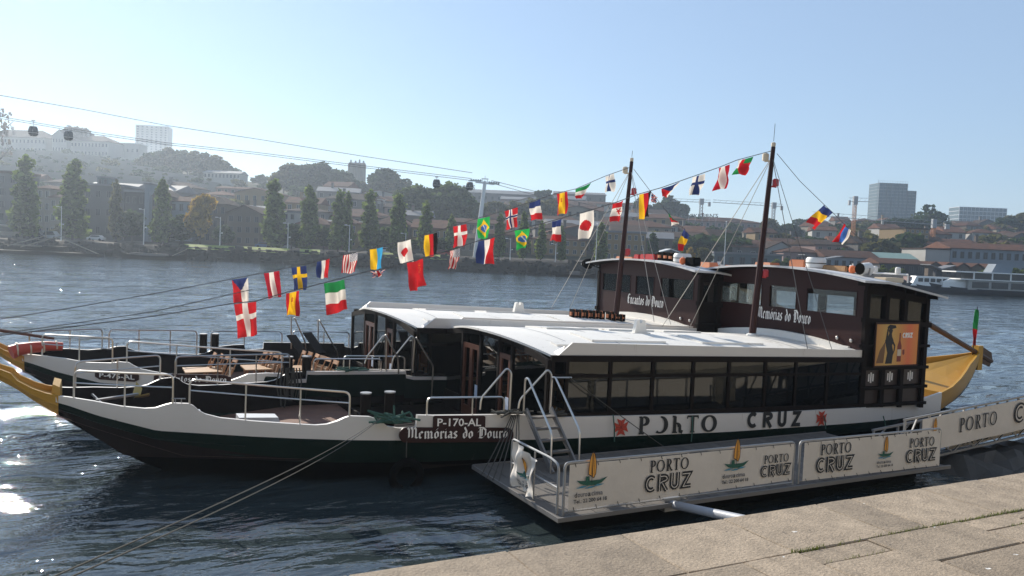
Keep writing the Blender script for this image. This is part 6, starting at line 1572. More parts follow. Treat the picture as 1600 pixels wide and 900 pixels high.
# front row behind the promenade (columns, eave row, distance, wall, roof, kind, rise, depth, storeys, bays)
FR = [
 ('tall grey town house cut by the left edge of the photo', -40, 27, 270, 224, 'grey', 'tiledark', 'flat', 4, 10, 5, 4, False),
 ('narrow pale house behind the leftmost poplar', 28, 60, 298, 228, 'cream', 'tile', 'hip', 9, 10, 4, 3, False),
 ('small cream house with a red roof between the first two poplars', 56, 78, 294, 224, 'cream', 'tile', 'hip', 6, 8, 4, 2, False),
 ('lower cream house with a balcony left of the grey stone block', 76, 100, 308, 222, 'cream', 'tile', 'hip', 8, 9, 3, 2, False),
 ('grey stone block with tall dark windows and a flat roof', 128, 192, 290, 226, 'stone', 'slate', 'flat', 3, 12, 3, 4, False),
 ('dark glazed office front joined to the grey stone block', 193, 224, 300, 225, 'dark', 'slate', 'flat', 3, 10, 3, 3, False),
 ('slim pale grey tower wall right of the dark glazed front', 224, 231, 288, 224, 'blue', 'slate', 'flat', 1, 6, 1, 1, False),
 ('brown house with a steep roof half hidden by the fourth poplar', 233, 262, 306, 226, 'brown', 'tiledark', 'hip', 12, 10, 3, 2, False),
 ('pale house with a white gable left of the golden tree', 264, 300, 314, 228, 'blue', 'tile', 'gable', 8, 10, 3, 3, False),
 ('brown house with overhanging roof right of the golden tree', 318, 352, 318, 225, 'brown', 'tiledark', 'hip', 12, 11, 3, 3, False),
 ('broad grey gabled warehouse with a chimney and three rows of windows', 353, 406, 334, 221, 'brown', 'tiledark', 'front', 13, 16, 3, 4, True),
 ('tall white plastered house right of the fifth poplar', 440, 460, 332, 226, 'white', 'slate', 'flat', 2, 9, 4, 2, False),
 ('low red roofed shed between the poplars left of the stars and stripes flag', 462, 512, 350, 224, 'brown', 'tile', 'hip', 12, 14, 2, 4, False),
 ('low brown house behind the twin poplars', 514, 556, 348, 228, 'ochre', 'tile', 'hip', 10, 12, 2, 4, False),
 ('wide warehouse with large hipped tile roof right of the ninth poplar', 582, 640, 350, 228, 'brown', 'tile', 'hip', 16, 18, 2, 5, False),
 ('low warehouse with tiled roof left of the pylon', 642, 700, 356, 226, 'ochre', 'tile', 'gable', 14, 14, 2, 5, False),
 ('small cream shed at the foot of the pylon', 704, 742, 372, 218, 'cream', 'tiledark', 'gable', 8, 8, 1, 3, False),
 ('brown tiled warehouse right of the pylon', 752, 808, 366, 228, 'brown', 'tile', 'hip', 12, 16, 2, 5, False),
 ('long ochre building with red roof behind the white disc flag', 830, 916, 374, 232, 'ochre', 'tile', 'hip', 10, 12, 2, 7, False),
 ('three storey tan mansion with white windows behind the farther mast', 946, 1008, 364, 226, 'ochre', 'slate', 'flat', 3, 14, 3, 6, False),
 ('dark low shed with a white gabled roof right of the tan mansion', 1030, 1066, 396, 212, 'dark', 'whiteroof', 'front', 6, 8, 1, 2, False),
 ('dark grey box building behind the nearer mast', 1116, 1222, 398, 215, 'teal', 'slate', 'flat', 3, 12, 1, 6, False),
 ('low red tiled sheds right of the nearer mast', 1224, 1288, 394, 228, 'pink', 'tile', 'hip', 9, 14, 1, 4, False),
 ('long pale blue shed with a red tiled roof below the tower crane', 1290, 1372, 402, 222, 'blue', 'tile', 'gable', 11, 12, 1, 7, False),
 ('low shed with a pale green roof left of the yellow house', 1374, 1432, 404, 224, 'grey', 'greenroof', 'gable', 9, 10, 1, 5, False),
 ('dark open market shed with red roof behind the green trees', 1376, 1446, 412, 206, 'dark', 'tile', 'gable', 8, 10, 1, 5, False),
 ('white blank end wall of the long riverside warehouse', 1446, 1484, 390, 226, 'white', 'tiledark', 'flat', 1, 14, 1, 1, False),
 ('long white riverside warehouse with a row of dark windows', 1485, 1680, 391, 226, 'blue', 'tile', 'gable', 10, 14, 2, 16, False),
]
for lab, a, b_, e, D, wl, rf, kd, rs, dp, rw, cl, ch in FR:
    house(lab, a, b_, e, D, wl, rf, kd, rs, dp, rw, cl, None, 'buildings of the far waterfront', 'house' if 'house' in lab else 'warehouse' if 'warehouse' in lab or 'shed' in lab else 'building', ch, None, 'w_white' if wl in ('ochre', 'cream') else 'w_stone', 'building', 0, 'blank' not in lab and 'slim' not in lab)
house('glass penthouse box on the roof of the grey stone block', 150, 167, 281, 232, 'teal', 'slate', 'flat', 1, 5, 1, 2, 291, None, 'penthouse', False, None, 'w_grey', 'building')
for k in range(5):
    house('small red tiled saw tooth shed left of the white river ship, %s from left' % ORD[k], 1452 + k * 22, 1472 + k * 22, 417 + k * 1.5, 212, 'brown', 'tile', 'front', 7, 12, 1, 1, None, 'saw tooth market sheds', 'market_shed', False, None, 'w_brown', 'shed')
house('yellow terraced house with bright sunlit end windows on the right slope', 1430, 1470, 381, 262, 'yellow', 'tile', 'hip', 7, 10, 4, 5, 405, 'yellow houses on the right slope', 'house', False, (1.0, 1.5), 'w_white', 'house', .25)
house('tan apartment block with white balconies left of the yellow terraced house', 1410, 1452, 358, 275, 'ochre', 'tiledark', 'flat', 2, 14, 4, 5, 388, 'yellow houses on the right slope', 'apartment_block', False, None, 'w_white', 'building', .2)
# hillside rows
RW = [(238, 90, 372), (254, 84, 0), (276, 80, 0), (300, 76, 0), (330, 70, 0), (364, 66, 0), (402, 62, 0), (446, 60, 0)]
RN = ['lowest', 'second', 'third', 'fourth', 'fifth', 'sixth', 'seventh', 'topmost']
for ri, (D, step, _) in enumerate(RW):
    px_ = -30 + rnd.uniform(0, 30); n = 0
    while px_ < 1610:
        w_ = rnd.uniform(.5, 1.0) * step * (.62 if px_ > 1060 else 1.15 if px_ > 500 else 1)
        skip = (1030 < px_ + w_ / 2 < 1255 and D > 320) or (1395 < px_ + w_ / 2 < 1480 and 235 < D < 272) or (px_ > 1060 and rnd.random() < .22) or (px_ < 430 and D > 310) or (625 < px_ < 745 and D > 270) or (1085 < px_ + w_ / 2 < 1190 and 255 < D < 330) or (430 < px_ < 620 and D > 380) or (215 < px_ < 370 and D > 400)
        if not skip:
            la = lat_of(px_ + w_ / 2, D); z = gz(la, D); hh = rnd.uniform(3.8, 7.5); ey = 0
            # eave row from the wall height
            p = np.array(cw(la, D, z + hh)) - CP; ey = 450 - FOC * (p @ UV) / (p @ F)
            wl = rnd.choice(['cream', 'white', 'grey', 'brown', 'ochre', 'pink', 'grey', 'stone', 'white', 'brown']); rf = rnd.choice(['tile', 'tiledark', 'tile', 'tiledark', 'tile', 'slate']); kd = rnd.choice(['hip', 'gable', 'gable', 'hip', 'front'])
            if rf == 'slate': kd = 'gable'
            n += 1; lg = 'long' if w_ > step * .95 else ('broad' if w_ > step * .75 else 'small')
            house('%s %s house with %s %s roof, %s from left in %s hillside row' % (lg, {'cream': 'cream', 'white': 'white', 'grey': 'grey', 'brown': 'brown', 'ochre': 'ochre', 'pink': 'pinkish', 'stone': 'dark stone'}[wl], {'tile': 'red', 'tiledark': 'brown', 'slate': 'grey'}[rf], {'hip': 'hipped', 'gable': 'pitched', 'front': 'gabled'}[kd], ORD[n - 1] if n <= 30 else 'rightmost', RN[ri]),
                  px_, px_ + w_, ey, D, wl, rf, kd, rnd.uniform(5, 10) * 250 / D + 2, rnd.uniform(9, 16), 2 if hh > 5.5 else 1, max(2, int(w_ * D / FOC / 3.0)), None, 'houses on the far hillside', 'house', rnd.random() < .25, None, rnd.choice(['w_white', 'w_cream', 'w_stone']), 'house', rnd.uniform(-.25, .25))
        px_ += w_ + rnd.uniform(4, 30)
# terraces and retaining walls below the long mansion at the left
M['terrace'] = mat('terrace_wall_stone', (.19, .18, .16), .95, .6, .3, .3, 1.5, alt=(.2, .19, .17))
for k in range(7):
    D = 462 - k * 21; x1 = 205 + k * 34; la = np.linspace(lat_of(-60, D), lat_of(x1, D), 24); f_, tp, bk = [], [], []
    for l in la:
        z = gz(l * (D + 20) / D, D + 20) + .5; f_.append(tuple(cw(l, D, gz(l, D) - 1.5))); tp.append(tuple(cw(l, D, z + rnd.uniform(-.06, .06)))); bk.append(tuple(cw(l * (D + 19.5) / D, D + 19.5, z)))
    q = MB().grid([f_, tp, bk], mif=lambda a, b_: a); q.face([f_[-1], tp[-1], bk[-1]]); o = q.build('terrace_wall', [M['terrace'], M['ground']], None)
    tag(o, 'grey terrace wall on the left slope below the hilltop mansion, %s from the top' % ORD[k], 'wall', 'terrace walls on the left slope')
    for i in range(16):
        l = la[0] + (la[-1] - la[0]) * (i + rnd.uniform(.1, .9)) / 16; c = cw(l, D + rnd.choice([1.2, 1.6, 9]), gz(l * (D + 20) / D, D + 20) + .4)
        t_ = root('bush', 'small bush %s from left on terrace %s below the hilltop mansion' % (ORD[i], ORD[k]), 'bush', tuple(c), rnd.uniform(0, 6), 'bushes on the left terraces'); h2 = rnd.uniform(1.2, 2.4)
        place('crown', TM[('shrub', 'dark' if i % 3 else 'olive', i % 4)][0] if ('shrub', 'dark' if i % 3 else 'olive', i % 4) in TM else TM[('shrub', 'dark', 1)][0], t_, (0, 0, 0), 0, (h2 * 1.4, h2 * 1.4, h2))
        place('trunk', TM[('shrub', 'dark', 1)][1], t_, (0, 0, -.3), 0, (h2, h2, h2))
house('long pale hilltop mansion wing with hipped roof under the left gondolas', -30, 72, 214, 486, 'white', 'tiledark', 'hip', 14, 18, 2, 16, 240, 'wings of the hilltop mansion', 'mansion', True, None, 'w_grey', 'building', -.11)
house('small gabled middle wing of the hilltop mansion between the gondolas', 78, 102, 213, 484, 'white', 'tiledark', 'front', 10, 16, 2, 5, 240, 'wings of the hilltop mansion', 'mansion', False, None, 'w_grey', 'building', -.11)
house('right wing of the hilltop mansion with dark roof', 100, 168, 220, 486, 'white', 'tiledark', 'hip', 11, 18, 2, 12, 246, 'wings of the hilltop mansion', 'mansion', True, None, 'w_grey', 'building', -.11)
house('low white wall building right of the hilltop mansion', 170, 215, 224, 500, 'white', 'whiteroof', 'flat', 1, 10, 1, 6, 246, None, 'building', False, None, 'w_grey', 'building')
house('plain white tower block standing alone on the left skyline', 209, 257, 197, 840, 'white', 'whiteroof', 'flat', 1.2, 16, 13, 7, 246, None, 'tower_block', False, (2.0, 1.6), 'w_white', 'building', .12)
house('long white building on the ridge right of the left wood', 315, 372, 270, 420, 'white', 'slate', 'gable', 5, 12, 1, 10, 280, None, 'building', False, None, 'w_grey', 'building')
house('long pinkish warehouse on the slope behind the golden tree', 335, 398, 295, 330, 'pink', 'tile', 'gable', 4, 12, 1, 6, 304, None, 'warehouse', False, None, 'w_white', 'building')
house('white row of small windows on the slope above the twin poplars', 540, 582, 306, 330, 'white', 'tiledark', 'gable', 4, 10, 1, 8, 314, None, 'building', False, (1.6, 1.8), 'w_stone', 'building')
wine = house('long grey wine lodge with pitched roof on the ridge right of the cable cabins', 700, 842, 302, 470, 'grey', 'slate', 'gable', 7, 20, 1, 14, 318, None, 'wine_lodge', False, None, 'w_grey', 'building')
house('grey warehouse on the ridge behind the twisted tricolour flag', 862, 942, 303, 470, 'stone', 'slate', 'gable', 5, 20, 1, 5, 318, None, 'warehouse', False, None, 'w_grey', 'building')
house('pale sheds below the grey ridge warehouse', 880, 985, 318, 430, 'white', 'tile', 'gable', 4, 12, 1, 10, 328, None, 'warehouse', False, None, 'w_grey', 'building')
lodge = house('long pinkish wine lodge with low roof under the tower crane', 1062, 1190, 346, 400, 'pink', 'tile', 'hip', 8, 24, 1, 14, 358, None, 'wine_lodge', True, None, 'w_white', 'building')
house('pale lodge wing right of the nearer mast', 1192, 1240, 356, 400, 'pink', 'tile', 'hip', 6, 18, 1, 6, 366, None, 'wine_lodge', False, None, 'w_white', 'building')
house('grey stone retaining building at the foot of the scrub slope', 1250, 1300, 384, 280, 'cream', 'slate', 'flat', 1, 10, 1, 3, 392, None, 'building', False, None, 'w_stone', 'building')
# skyline sign letters
def sign(label, txt, px0, px1, y, hpx, D, m_='w_white', name='roof_sign'):
    a, b_ = onD(px0, y, D), onD(px1, y, D); R_ = root(name, label, 'sign', tuple(a), -YAW); L_ = float(np.linalg.norm(b_ - a)); h = hpx * D / FOC
    mb = MB(); block_text(mb, Plane((0, 0, 0), (1, 0, float(b_[2] - a[2]) / L_), (0, 0, 1), (0, -1, 0)), txt, 0, 0, L_, h, 0)
    mb.build('lettering', [M[m_]], R_, fix=False)
    q = MB()
    for u in np.linspace(.05, .95, 6): q.bar((L_ * u, .2, -h * .9), (L_ * u, .2, h * .7), .15)
    q.bar((0, .2, h * .2), (L_, .2, h * .2 + float(b_[2] - a[2])), .12); q.build('sign_frame', [M['galv']], R_); return R_
sign('white skyline letters on the ridge lodge left of the pylon', "DOW'S", 716, 742, 297, 8, 468)
sign('pale letters along the roof of the pinkish wine lodge', "COCKBURN'S", 1062, 1122, 340, 6, 398, 'w_grey')
sign('white letters between two poplars on the hillside', 'OFFLEY', 556, 605, 411 - 93, 7, 300)
# glass tower, hotel and silos
M['towerglass'] = mat('blue_grey_tower_glass', (.10, .14, .16), .25, .4, .12, spec=.6)
def tower(label, px0, px1, top, base, D, dp, floors, bays, wallm, slabm, name, turn):
    l0, l1 = lat_of(px0, D), lat_of(px1, D); w = l1 - l0; z1 = float(onD((px0 + px1) / 2, top, D)[2]); z0 = float(onD((px0 + px1) / 2, base, D)[2]) - 8
    R_ = root(name, label, 'building', tuple(cw((l0 + l1) / 2, D, z0)), -YAW + turn); H_ = z1 - z0
    MB().box(-w / 2, w / 2, 0, dp, 0, H_).build('wall', [wallm], R_)
    for k in range(1, floors + 1): MB().box(-w / 2 - .15, w / 2 + .15, -.3, dp + .15, H_ * k / floors - .35, H_ * k / floors).build('floor_slab', [slabm], R_)
    for k in range(bays + 1): MB().box(-w / 2 + w * k / bays - .12, -w / 2 + w * k / bays + .12, -.22, 0, 0, H_ - .4).build('mullion', [slabm], R_)
    return R_, w, H_, dp
M['w_tower'] = mat('grey_blue_cladding', (.20, .24, .26), .7, .3, .2)
M['w_hotel'] = mat('white_hotel_cladding', (.62, .64, .66), .7, .3, .2)
R_, w, H_, dp = tower('tall blue grey glass tower under construction on the right skyline', 1367, 1411, 286, 345, 560, 16, 15, 7, M['towerglass'], M['w_tower'], 'glass_tower', .0)
q = MB()
for k in range(12): q.tube([(-w / 2 + w * k / 11, -.2, H_), (-w / 2 + w * k / 11, -.2, H_ + 1.6)], .06, 4)
q.bar((-w / 2, -.2, H_ + 1.5), (w / 2, -.2, H_ + 1.5), .08); q.tube([(-w / 2 - 1, -.4, 0), (-w / 2 - 1, -.4, H_ + 2)], .12, 4)
q.build('roof_scaffold', [M['galv']], R_)
tower('lower right half of the glass tower, a storey shorter', 1412, 1425, 298, 345, 562, 14, 13, 2, M['towerglass'], M['w_tower'], 'glass_tower', .0)
tower('broad white hotel with ribbon balconies on the right skyline', 1495, 1567, 324, 350, 600, 16, 7, 12, M['towerglass'], M['w_hotel'], 'hotel', -.05)
sil = root('grain_silos', 'three joined pale silos with rooftop machinery on the ridge', 'silos', tuple(onD(557, 284, 450)), -YAW)
for k in range(3): MB().lathe([(1.9, -6), (1.9, 9.5), (1.4, 10.3)], (-3.2 + k * 3.2, 0, 0), 14).build('silo', [M['w_cream']], sil, smooth=True)
q = MB(); q.box(-4.6, 4.6, -.8, .8, 10.3, 10.6)
for x in (-3.4, -.8, 1.4, 3.6): q.box(x - .4, x + .4, -.5, .5, 10.6, 12 + .4 * math.sin(x))
q.build('machinery', [M['galv']], sil)

# ------------------------------------------------------------------ cable car
PD = 205; la = lat_of(743, PD)
pb = np.array(cw(la, PD, gz(la, PD))); ptop = onD(753, 283, PD)
PYL = root('cable_car_pylon', 'slim white cable car pylon with a crossarm standing on the far promenade', 'pylon', tuple(pb), -YAW)
Hh = float(ptop[2] - pb[2]); tilt = (lat_of(753, PD) - la)
MB().tube([(0, 0, -.5), (tilt * .5, 0, Hh * .5), (tilt, 0, Hh)], .75, 12, r2=.42).build('mast', [M['canister']], PYL, smooth=True)
q = MB(); q.bar((tilt - 2.4, -.3, Hh - .3), (tilt + 2.4, .3, Hh - .6), .5, .45); q.build('crossarm', [M['canister']], PYL)
for s in (-1, 1):
    q = MB(); q.bar((tilt + s * 2.3 - 1.4, 0, Hh - .2 - .2 * s), (tilt + s * 2.3 + 1.4, 0, Hh - .35 - .3 * s), .25, .3)
    for k in range(5): q.lathe([(.28, -.08), (.28, .08)], (tilt + s * 2.3 - 1.2 + .6 * k, 0, Hh - .05 - .2 * s), 8, axis='y')
    q.build('sheave_train', [M['galv']], PYL)
q = MB().bar((tilt - .9, 0, Hh + .6), (tilt + .9, 0, Hh + .6), .2).bar((tilt - .7, 0, Hh - .2), (tilt - .5, 0, Hh + .6), .12).bar((tilt + .7, 0, Hh - .2), (tilt + .5, 0, Hh + .6), .12).tube([(tilt, 0, Hh), (tilt, 0, Hh + 1.4)], .05, 4); q.build('service_frame', [M['galv']], PYL)
def cable(label, pix): tag(MB().tube([tuple(onD(a, b_, D)) for a, b_, D in pix], .065, 4).build('cable', [M['wire']], None, smooth=True), label, 'cable', 'cables of the cable car')
cable('upper cable of the cable car left of the pylon', [(-60, 139, 170), (0, 149, 172), (130, 171, 180), (260, 196, 187), (400, 217, 193), (560, 243, 199), (738, 270, 205)])
cable('middle cable carrying the cabins left of the pylon', [(-60, 175, 170), (0, 182, 172), (52, 191, 175), (130, 204, 180), (260, 223, 187), (400, 238, 193), (560, 258, 199), (737, 279, 205)])
cable('lower cable carrying the cabins left of the pylon', [(-60, 178, 172), (0, 185, 174), (130, 207, 182), (260, 226, 189), (400, 241, 195), (560, 261, 201), (737, 282, 207)])
cable('upper cable running down to the right of the pylon', [(768, 282, 205), (840, 300, 215), (930, 322, 230)])
cable('lower cable running down to the right of the pylon', [(768, 286, 205), (840, 306, 215), (930, 330, 230)])
def gondola(label, px_, py_, D, hang):
    c = onD(px_, py_, D); o = root('cable_car_cabin', label, 'gondola', tuple(c), -YAW + rnd.uniform(-.3, .3), 'cable car cabins')
    r = 1.0
    MB().lathe([(r * .55, -1.05), (r * .92, -.7), (r, -.05), (r * .86, .72), (r * .7, .95)], (0, 0, 0), 10).build('cabin', [M['glass_dark']], o, smooth=False)
    q = MB()
    for k in range(5): t_ = 2 * math.pi * k / 5; q.tube([(math.cos(t_) * r * .57, math.sin(t_) * r * .57, -1.05), (math.cos(t_) * r * 1.0, math.sin(t_) * r * 1.0, -.05), (math.cos(t_) * r * .72, math.sin(t_) * r * .72, .95)], .05, 4)
    q.lathe([(r * .75, .93), (r * .72, 1.05)], (0, 0, 0), 10); q.lathe([(r * .97, -.45), (r * .99, -.35)], (0, 0, 0), 10); q.build('cabin_frame', [M['galv']], o)
    MB().tube([(0, 0, 1.0), (0, .1, hang * .6), (0, 0, hang)], .06, 5).box(-.4, .4, -.12, .12, hang - .05, hang + .15).build('hanger', [M['galv']], o); return o
gondola('dark cable car cabin at the far left above the hilltop mansion, left of two', 52, 205, 175, 2.2)
gondola('dark cable car cabin above the hilltop mansion, right of two', 107, 212, 178, 2.1)
gondola('dark cable car cabin hanging left of the pylon away from it', 682, 287, 203, 1.6)
gondola('dark cable car cabin right beside the pylon crossarm', 734, 291, 205, 1.4)

# ------------------------------------------------------------------ tower cranes
M['cranegrey'] = mat('grey_crane_paint', (.30, .31, .32), .6); M['craneorange'] = mat('orange_crane_paint', (.45, .17, .05), .6)
def crane(label, px_, top, base, D, jl, jr, col_, dir_tilt=0.0):
    t_ = onD(px_, top, D); b_ = onD(px_ - (base - top) * .06, base, D); o = root('tower_crane', label, 'crane', (t_[0], t_[1], b_[2]), -YAW); H_ = float(t_[2] - b_[2]); s = .5 * D / 300; k = D / FOC
    q = MB()
    for dx in (-s, s):
        for dy in (-s, s): q.bar((dx, dy, 0), (dx, dy, H_), .16 * D / 300)
    n = max(3, int(H_ / (2.2 * s)))
    for i in range(n): z0, z1 = H_ * i / n, H_ * (i + 1) / n; q.bar((-s, -s, z0), (s, -s, z1), .14 * D / 300); q.bar((s, -s, z0), (-s, -s, z1), .14 * D / 300)
    q.build('mast', [M[col_]], o)
    q = MB(); L_, R__ = jl * k, jr * k
    q.bar((-L_, 0, H_ + .3 - dir_tilt * L_), (R__, 0, H_ + .3 + dir_tilt * R__), .2 * D / 300); q.bar((-L_, 0, H_ + 1.6 - dir_tilt * L_), (R__, 0, H_ + 1.6 + dir_tilt * R__), .12 * D / 300)
    m_ = max(4, int((L_ + R__) / 3))
    for i in range(m_): x = -L_ + (L_ + R__) * i / m_; x2 = -L_ + (L_ + R__) * (i + .5) / m_; q.bar((x, 0, H_ + .3 + dir_tilt * x), (x2, 0, H_ + 1.6 + dir_tilt * x2), .07 * D / 300)
    q.build('jib', [M['cranegrey']], o)
    sx = R__ if R__ < L_ else -L_
    MB().box(min(sx * .75, sx), max(sx * .75, sx), -s, s, H_ - 1.2 * D / 300, H_ + .6).build('counterweight', [M['cranegrey']], o)
    MB().box(-s * 1.5, s * 1.5, -s * 1.6, s * 1.2, H_ - .9, H_ + 2.2).build('cab', [M['cranegrey']], o); return o
crane('grey tower crane above the pinkish wine lodge with a jib to the left', 1096, 317, 352, 420, 45, 14, 'cranegrey')
crane('grey tower crane partly behind the nearer mast with a long left jib', 1209, 323, 360, 420, 95, 14, 'cranegrey', -.02)
crane('tall tower crane with brown mast beside the lowest right flag', 1336, 316, 402, 300, 10, 22, 'craneorange', .02)
crane('tall thin orange crane mast in front of the yellow house', 1459, 352, 412, 280, 190, 24, 'craneorange', -.03)

# ------------------------------------------------------------------ promenade furniture, vehicles, boats on the far bank
def lamp_post(label, px_, top, D=192):
    la = lat_of(px_, D); z = gz(la, D); H_ = float(onD(px_, top, D)[2]) - z; o = root('street_lamp', label, 'street lamp', tuple(cw(la, D, z)), -YAW, 'street lamps along the far promenade')
    MB().tube([(0, 0, -.3), (0, 0, H_)], .11, 6, r2=.06).build('post', [M['canister']], o); MB().bar((0, 0, H_ - .3), (-.9, 0, H_ - .1), .07).box(-1.25, -.7, -.14, .14, H_ - .18, H_ - .02).build('lamp_head', [M['canister']], o)
    MB().bar((0, 0, H_ * .45), (.45, 0, H_ * .48), .06).box(.3, .6, -.1, .1, H_ * .46, H_ * .5).build('lower_lamp', [M['canister']], o)
for k, (px_, ty_) in enumerate(((95, 322), (224, 326), (343, 339), (449, 348), (545, 351), (633, 364), (868, 380), (797, 372))): lamp_post('pale street lamp on the far promenade standing %s' % ('left of the second poplar', 'right of the dark glazed front', 'before the gabled warehouse', 'right of the fifth poplar', 'right of the twin poplars', 'before the tenth poplar', 'under the white disc flag', 'right of the pylon')[k], px_, ty_)
CARC = dict(white=(.6, .6, .6), silver=(.4, .42, .44), dark=(.03, .03, .035), red=(.3, .03, .03), blue=(.05, .1, .22))
for k_, c_ in CARC.items(): M['car_' + k_] = mat(k_ + '_car_paint', c_, .25, .1, 2)
def car(label, px_, D, col_, van=False):
    la = lat_of(px_, D); o = root('parked_car', label, 'car', tuple(cw(la, D, gz(la, D) + .08)), -YAW, 'vehicles parked along the far promenade'); L_, h = (5.0, 2.0) if van else (4.2, 1.45)
    prof = [(-L_ / 2, .3), (-L_ / 2, .75), (-L_ / 2 + .15, .9), (-L_ * .36, .95), (-L_ * .22, h), (L_ * .24, h), (L_ * .40, .98), (L_ / 2, .85), (L_ / 2, .3)]
    if van: prof = [(-L_ / 2, .3), (-L_ / 2, h), (L_ * .25, h), (L_ * .40, 1.15), (L_ / 2, .95), (L_ / 2, .3)]
    MB().prism([(x, -.82, z) for x, z in prof], (0, 1.64, 0)).build('body', [M['car_' + col_]], o)
    MB().prism([(-L_ * .30, -.84, 1.0), (-L_ * .2, -.84, h - .1), (L_ * .22, -.84, h - .1), (L_ * .34, -.84, 1.0)], (0, 1.68, 0)).build('side_window', [M['glass_dark']], o)
    for x in (-L_ * .3, L_ * .3):
        for y in (-.8, .8): MB().lathe([(.33, -.1), (.33, .1)], (x, y, .33), 12, axis='y').build('wheel', [M['blackrub']], o)
    return o
for k, (px_, c_, v, w_) in enumerate(((78, 'silver', True, 'under the second poplar from the left'), (57, 'dark', False, 'between the two left poplars'), (412, 'blue', False, 'on the lawn edge right of the gabled warehouse'), (150, 'white', False, 'before the grey stone block'), (430, 'silver', False, 'right under the fifth poplar'), (604, 'white', False, 'behind the ninth poplar'), (655, 'dark', False, 'left of the pylon under the trees'), (690, 'red', False, 'just left of the pylon foot'))):
    car('%s %s parked on the far promenade %s' % (c_, 'van' if v else 'car', w_), px_, 204, c_, v)
bus = root('bus', 'cream bus parked at the left end of the far promenade', 'bus', tuple(cw(lat_of(14, 203), 203, gz(lat_of(14, 203), 203) + .08)), -YAW)
MB().box(-4.5, 4.5, -1.2, 1.2, .4, 3.0).build('body', [M['w_cream']], bus); MB().box(-4.3, 4.3, -1.23, -1.19, 1.5, 2.6).build('window_band', [M['glass_dark']], bus); MB().box(-4.52, 4.52, -1.22, 1.22, 3.0, 3.1).build('roof', [M['canister']], bus)
for x in (-3, 2.8): MB().lathe([(.5, -.1), (.5, .1)], (x, -1.15, .5), 12, axis='y').build('wheel', [M['blackrub']], bus)
# floating jetty with spars at the left
jt = root('jetty', 'dark landing jetty with slanting white spars at the far left bank', 'jetty', tuple(cw(lat_of(80, 179), 179, 0)), -YAW)
MB().box(-13, 11, -1.6, 1.6, -.3, .7).box(-12, 2, 1.7, 3.5, .2, 1.9).build('float', [M['deepbrown']], jt)
def jl(a, b_): 
    P1, P2 = onD(*a, 178.5), onD(*b_, 178.5); o_ = np.array(jt.location)
    def loc(p): d = p - o_; return (d[0] * math.cos(YAW) - d[1] * math.sin(YAW), d[0] * math.sin(YAW) + d[1] * math.cos(YAW), d[2])
    return loc(P1), loc(P2)
for a, b_ in (((12, 384), (70, 369)), ((32, 386), (95, 369)), ((100, 374), (154, 397)), ((15, 382), (65, 385)), ((68, 320), (72, 372))): p, q_ = jl(a, b_); MB().tube([p, q_], .14, 5).build('spar', [M['w_cream']], jt)
def hullshape(o, L_, w, h, m_, name='hull', stripe=None):
    rows = []
    for u in np.linspace(-1, 1, 13):
        k = max(.06, (1 - abs(u) ** 2.6)); z = h * (1 + .9 * abs(u) ** 3); x = u * L_ / 2
        rows.append([(x, -w / 2 * k, z), (x * .97, -w / 2 * k * .8, h * .2), (x * .9, -w / 2 * k * .5, -.3), (x * .9, w / 2 * k * .5, -.3), (x * .97, w / 2 * k * .8, h * .2), (x, w / 2 * k, z), (x, 0, z - .15)])
    rows = [r + [r[0]] for r in rows]
    return MB().grid(rows).build(name, [M[m_]], o, smooth=True)
rb = root('rabelo_boat', 'low dark wooden river boat with upswept ends moored off the far lawn', 'boat', tuple(cw(lat_of(240, 178), 178, 0)), -YAW); hullshape(rb, 15, 3, .8, 'deepbrown'); MB().box(-5, 3, -.9, .9, .8, 1.3).build('cargo_cover', [M['w_grey']], rb); MB().bar((4.0, 0, .9), (7.4, 0, 2.6), .12).build('steering_oar', [M['w_cream']], rb)
for k, (px_, L_) in enumerate(((900, 9), (960, 7), (1010, 8))):
    o = root('rowing_boat', 'small dark boat moored at the far bank left of the farther wheelhouse, %s from left' % ORD[k], 'boat', tuple(cw(lat_of(px_, 179), 179, 0)), -YAW, 'small boats at the far bank'); hullshape(o, L_, 2.2, .6, 'deepbrown'); MB().box(-1.2, 1.0, -.7, .7, .55, 1.3).build('cuddy', [M['w_grey']], o)
for k, (px_, top) in enumerate(((931, 350), (1132, 347))):
    D = 186; la = lat_of(px_, D); zt_ = float(onD(px_, top, D)[2]); o = root('flag_pole', 'bare white pole rising from the far quay %s' % ('left of the farther mast', 'left of the nearer mast')[k], 'pole', tuple(cw(la, D, 2.5)), -YAW); MB().tube([(0, 0, 0), (0, 0, zt_ - 2.5)], .12, 6, r2=.05).build('shaft', [M['canister']], o); MB().lathe([(.14, 0), (.18, .12), (.08, .25)], (0, 0, zt_ - 2.5), 6).build('finial', [M['canister']], o)
# right quay: river ship, work boat, canopies
def at_far(px_, D, z=0): return tuple(cw(lat_of(px_, D), D, z))
rs_ = root('river_ship', 'long white river cruise ship with dark window bands at the right edge', 'ship', at_far(1570, 176), -YAW)
hullshape(rs_, 34, 6, 1.6, 'car_dark'); MB().box(-9, 17, -2.6, 2.6, 1.5, 4.2).build('lower_deckhouse', [M['w_white']], rs_)
for k in range(6): MB().box(-8.2 + k * 4.2, -4.6 + k * 4.2, -2.66, -2.58, 2.0, 3.7).build('window', [M['glass_dark']], rs_)
MB().box(-11, 17, -2.9, 2.9, 4.2, 4.45).build('deck_edge', [M['canister']], rs_); MB().box(-8, 17, -2.4, 2.4, 4.45, 6.2).build('upper_deckhouse', [M['glass_dark']], rs_); MB().box(-12, 17, -2.9, 2.9, 6.2, 6.5).build('top_deck', [M['canister']], rs_)
for k in range(7): MB().box(-8 + k * 4.0, -7.7 + k * 4.0, -2.5, -2.4, 4.45, 6.2).build('deck_post', [M['canister']], rs_)
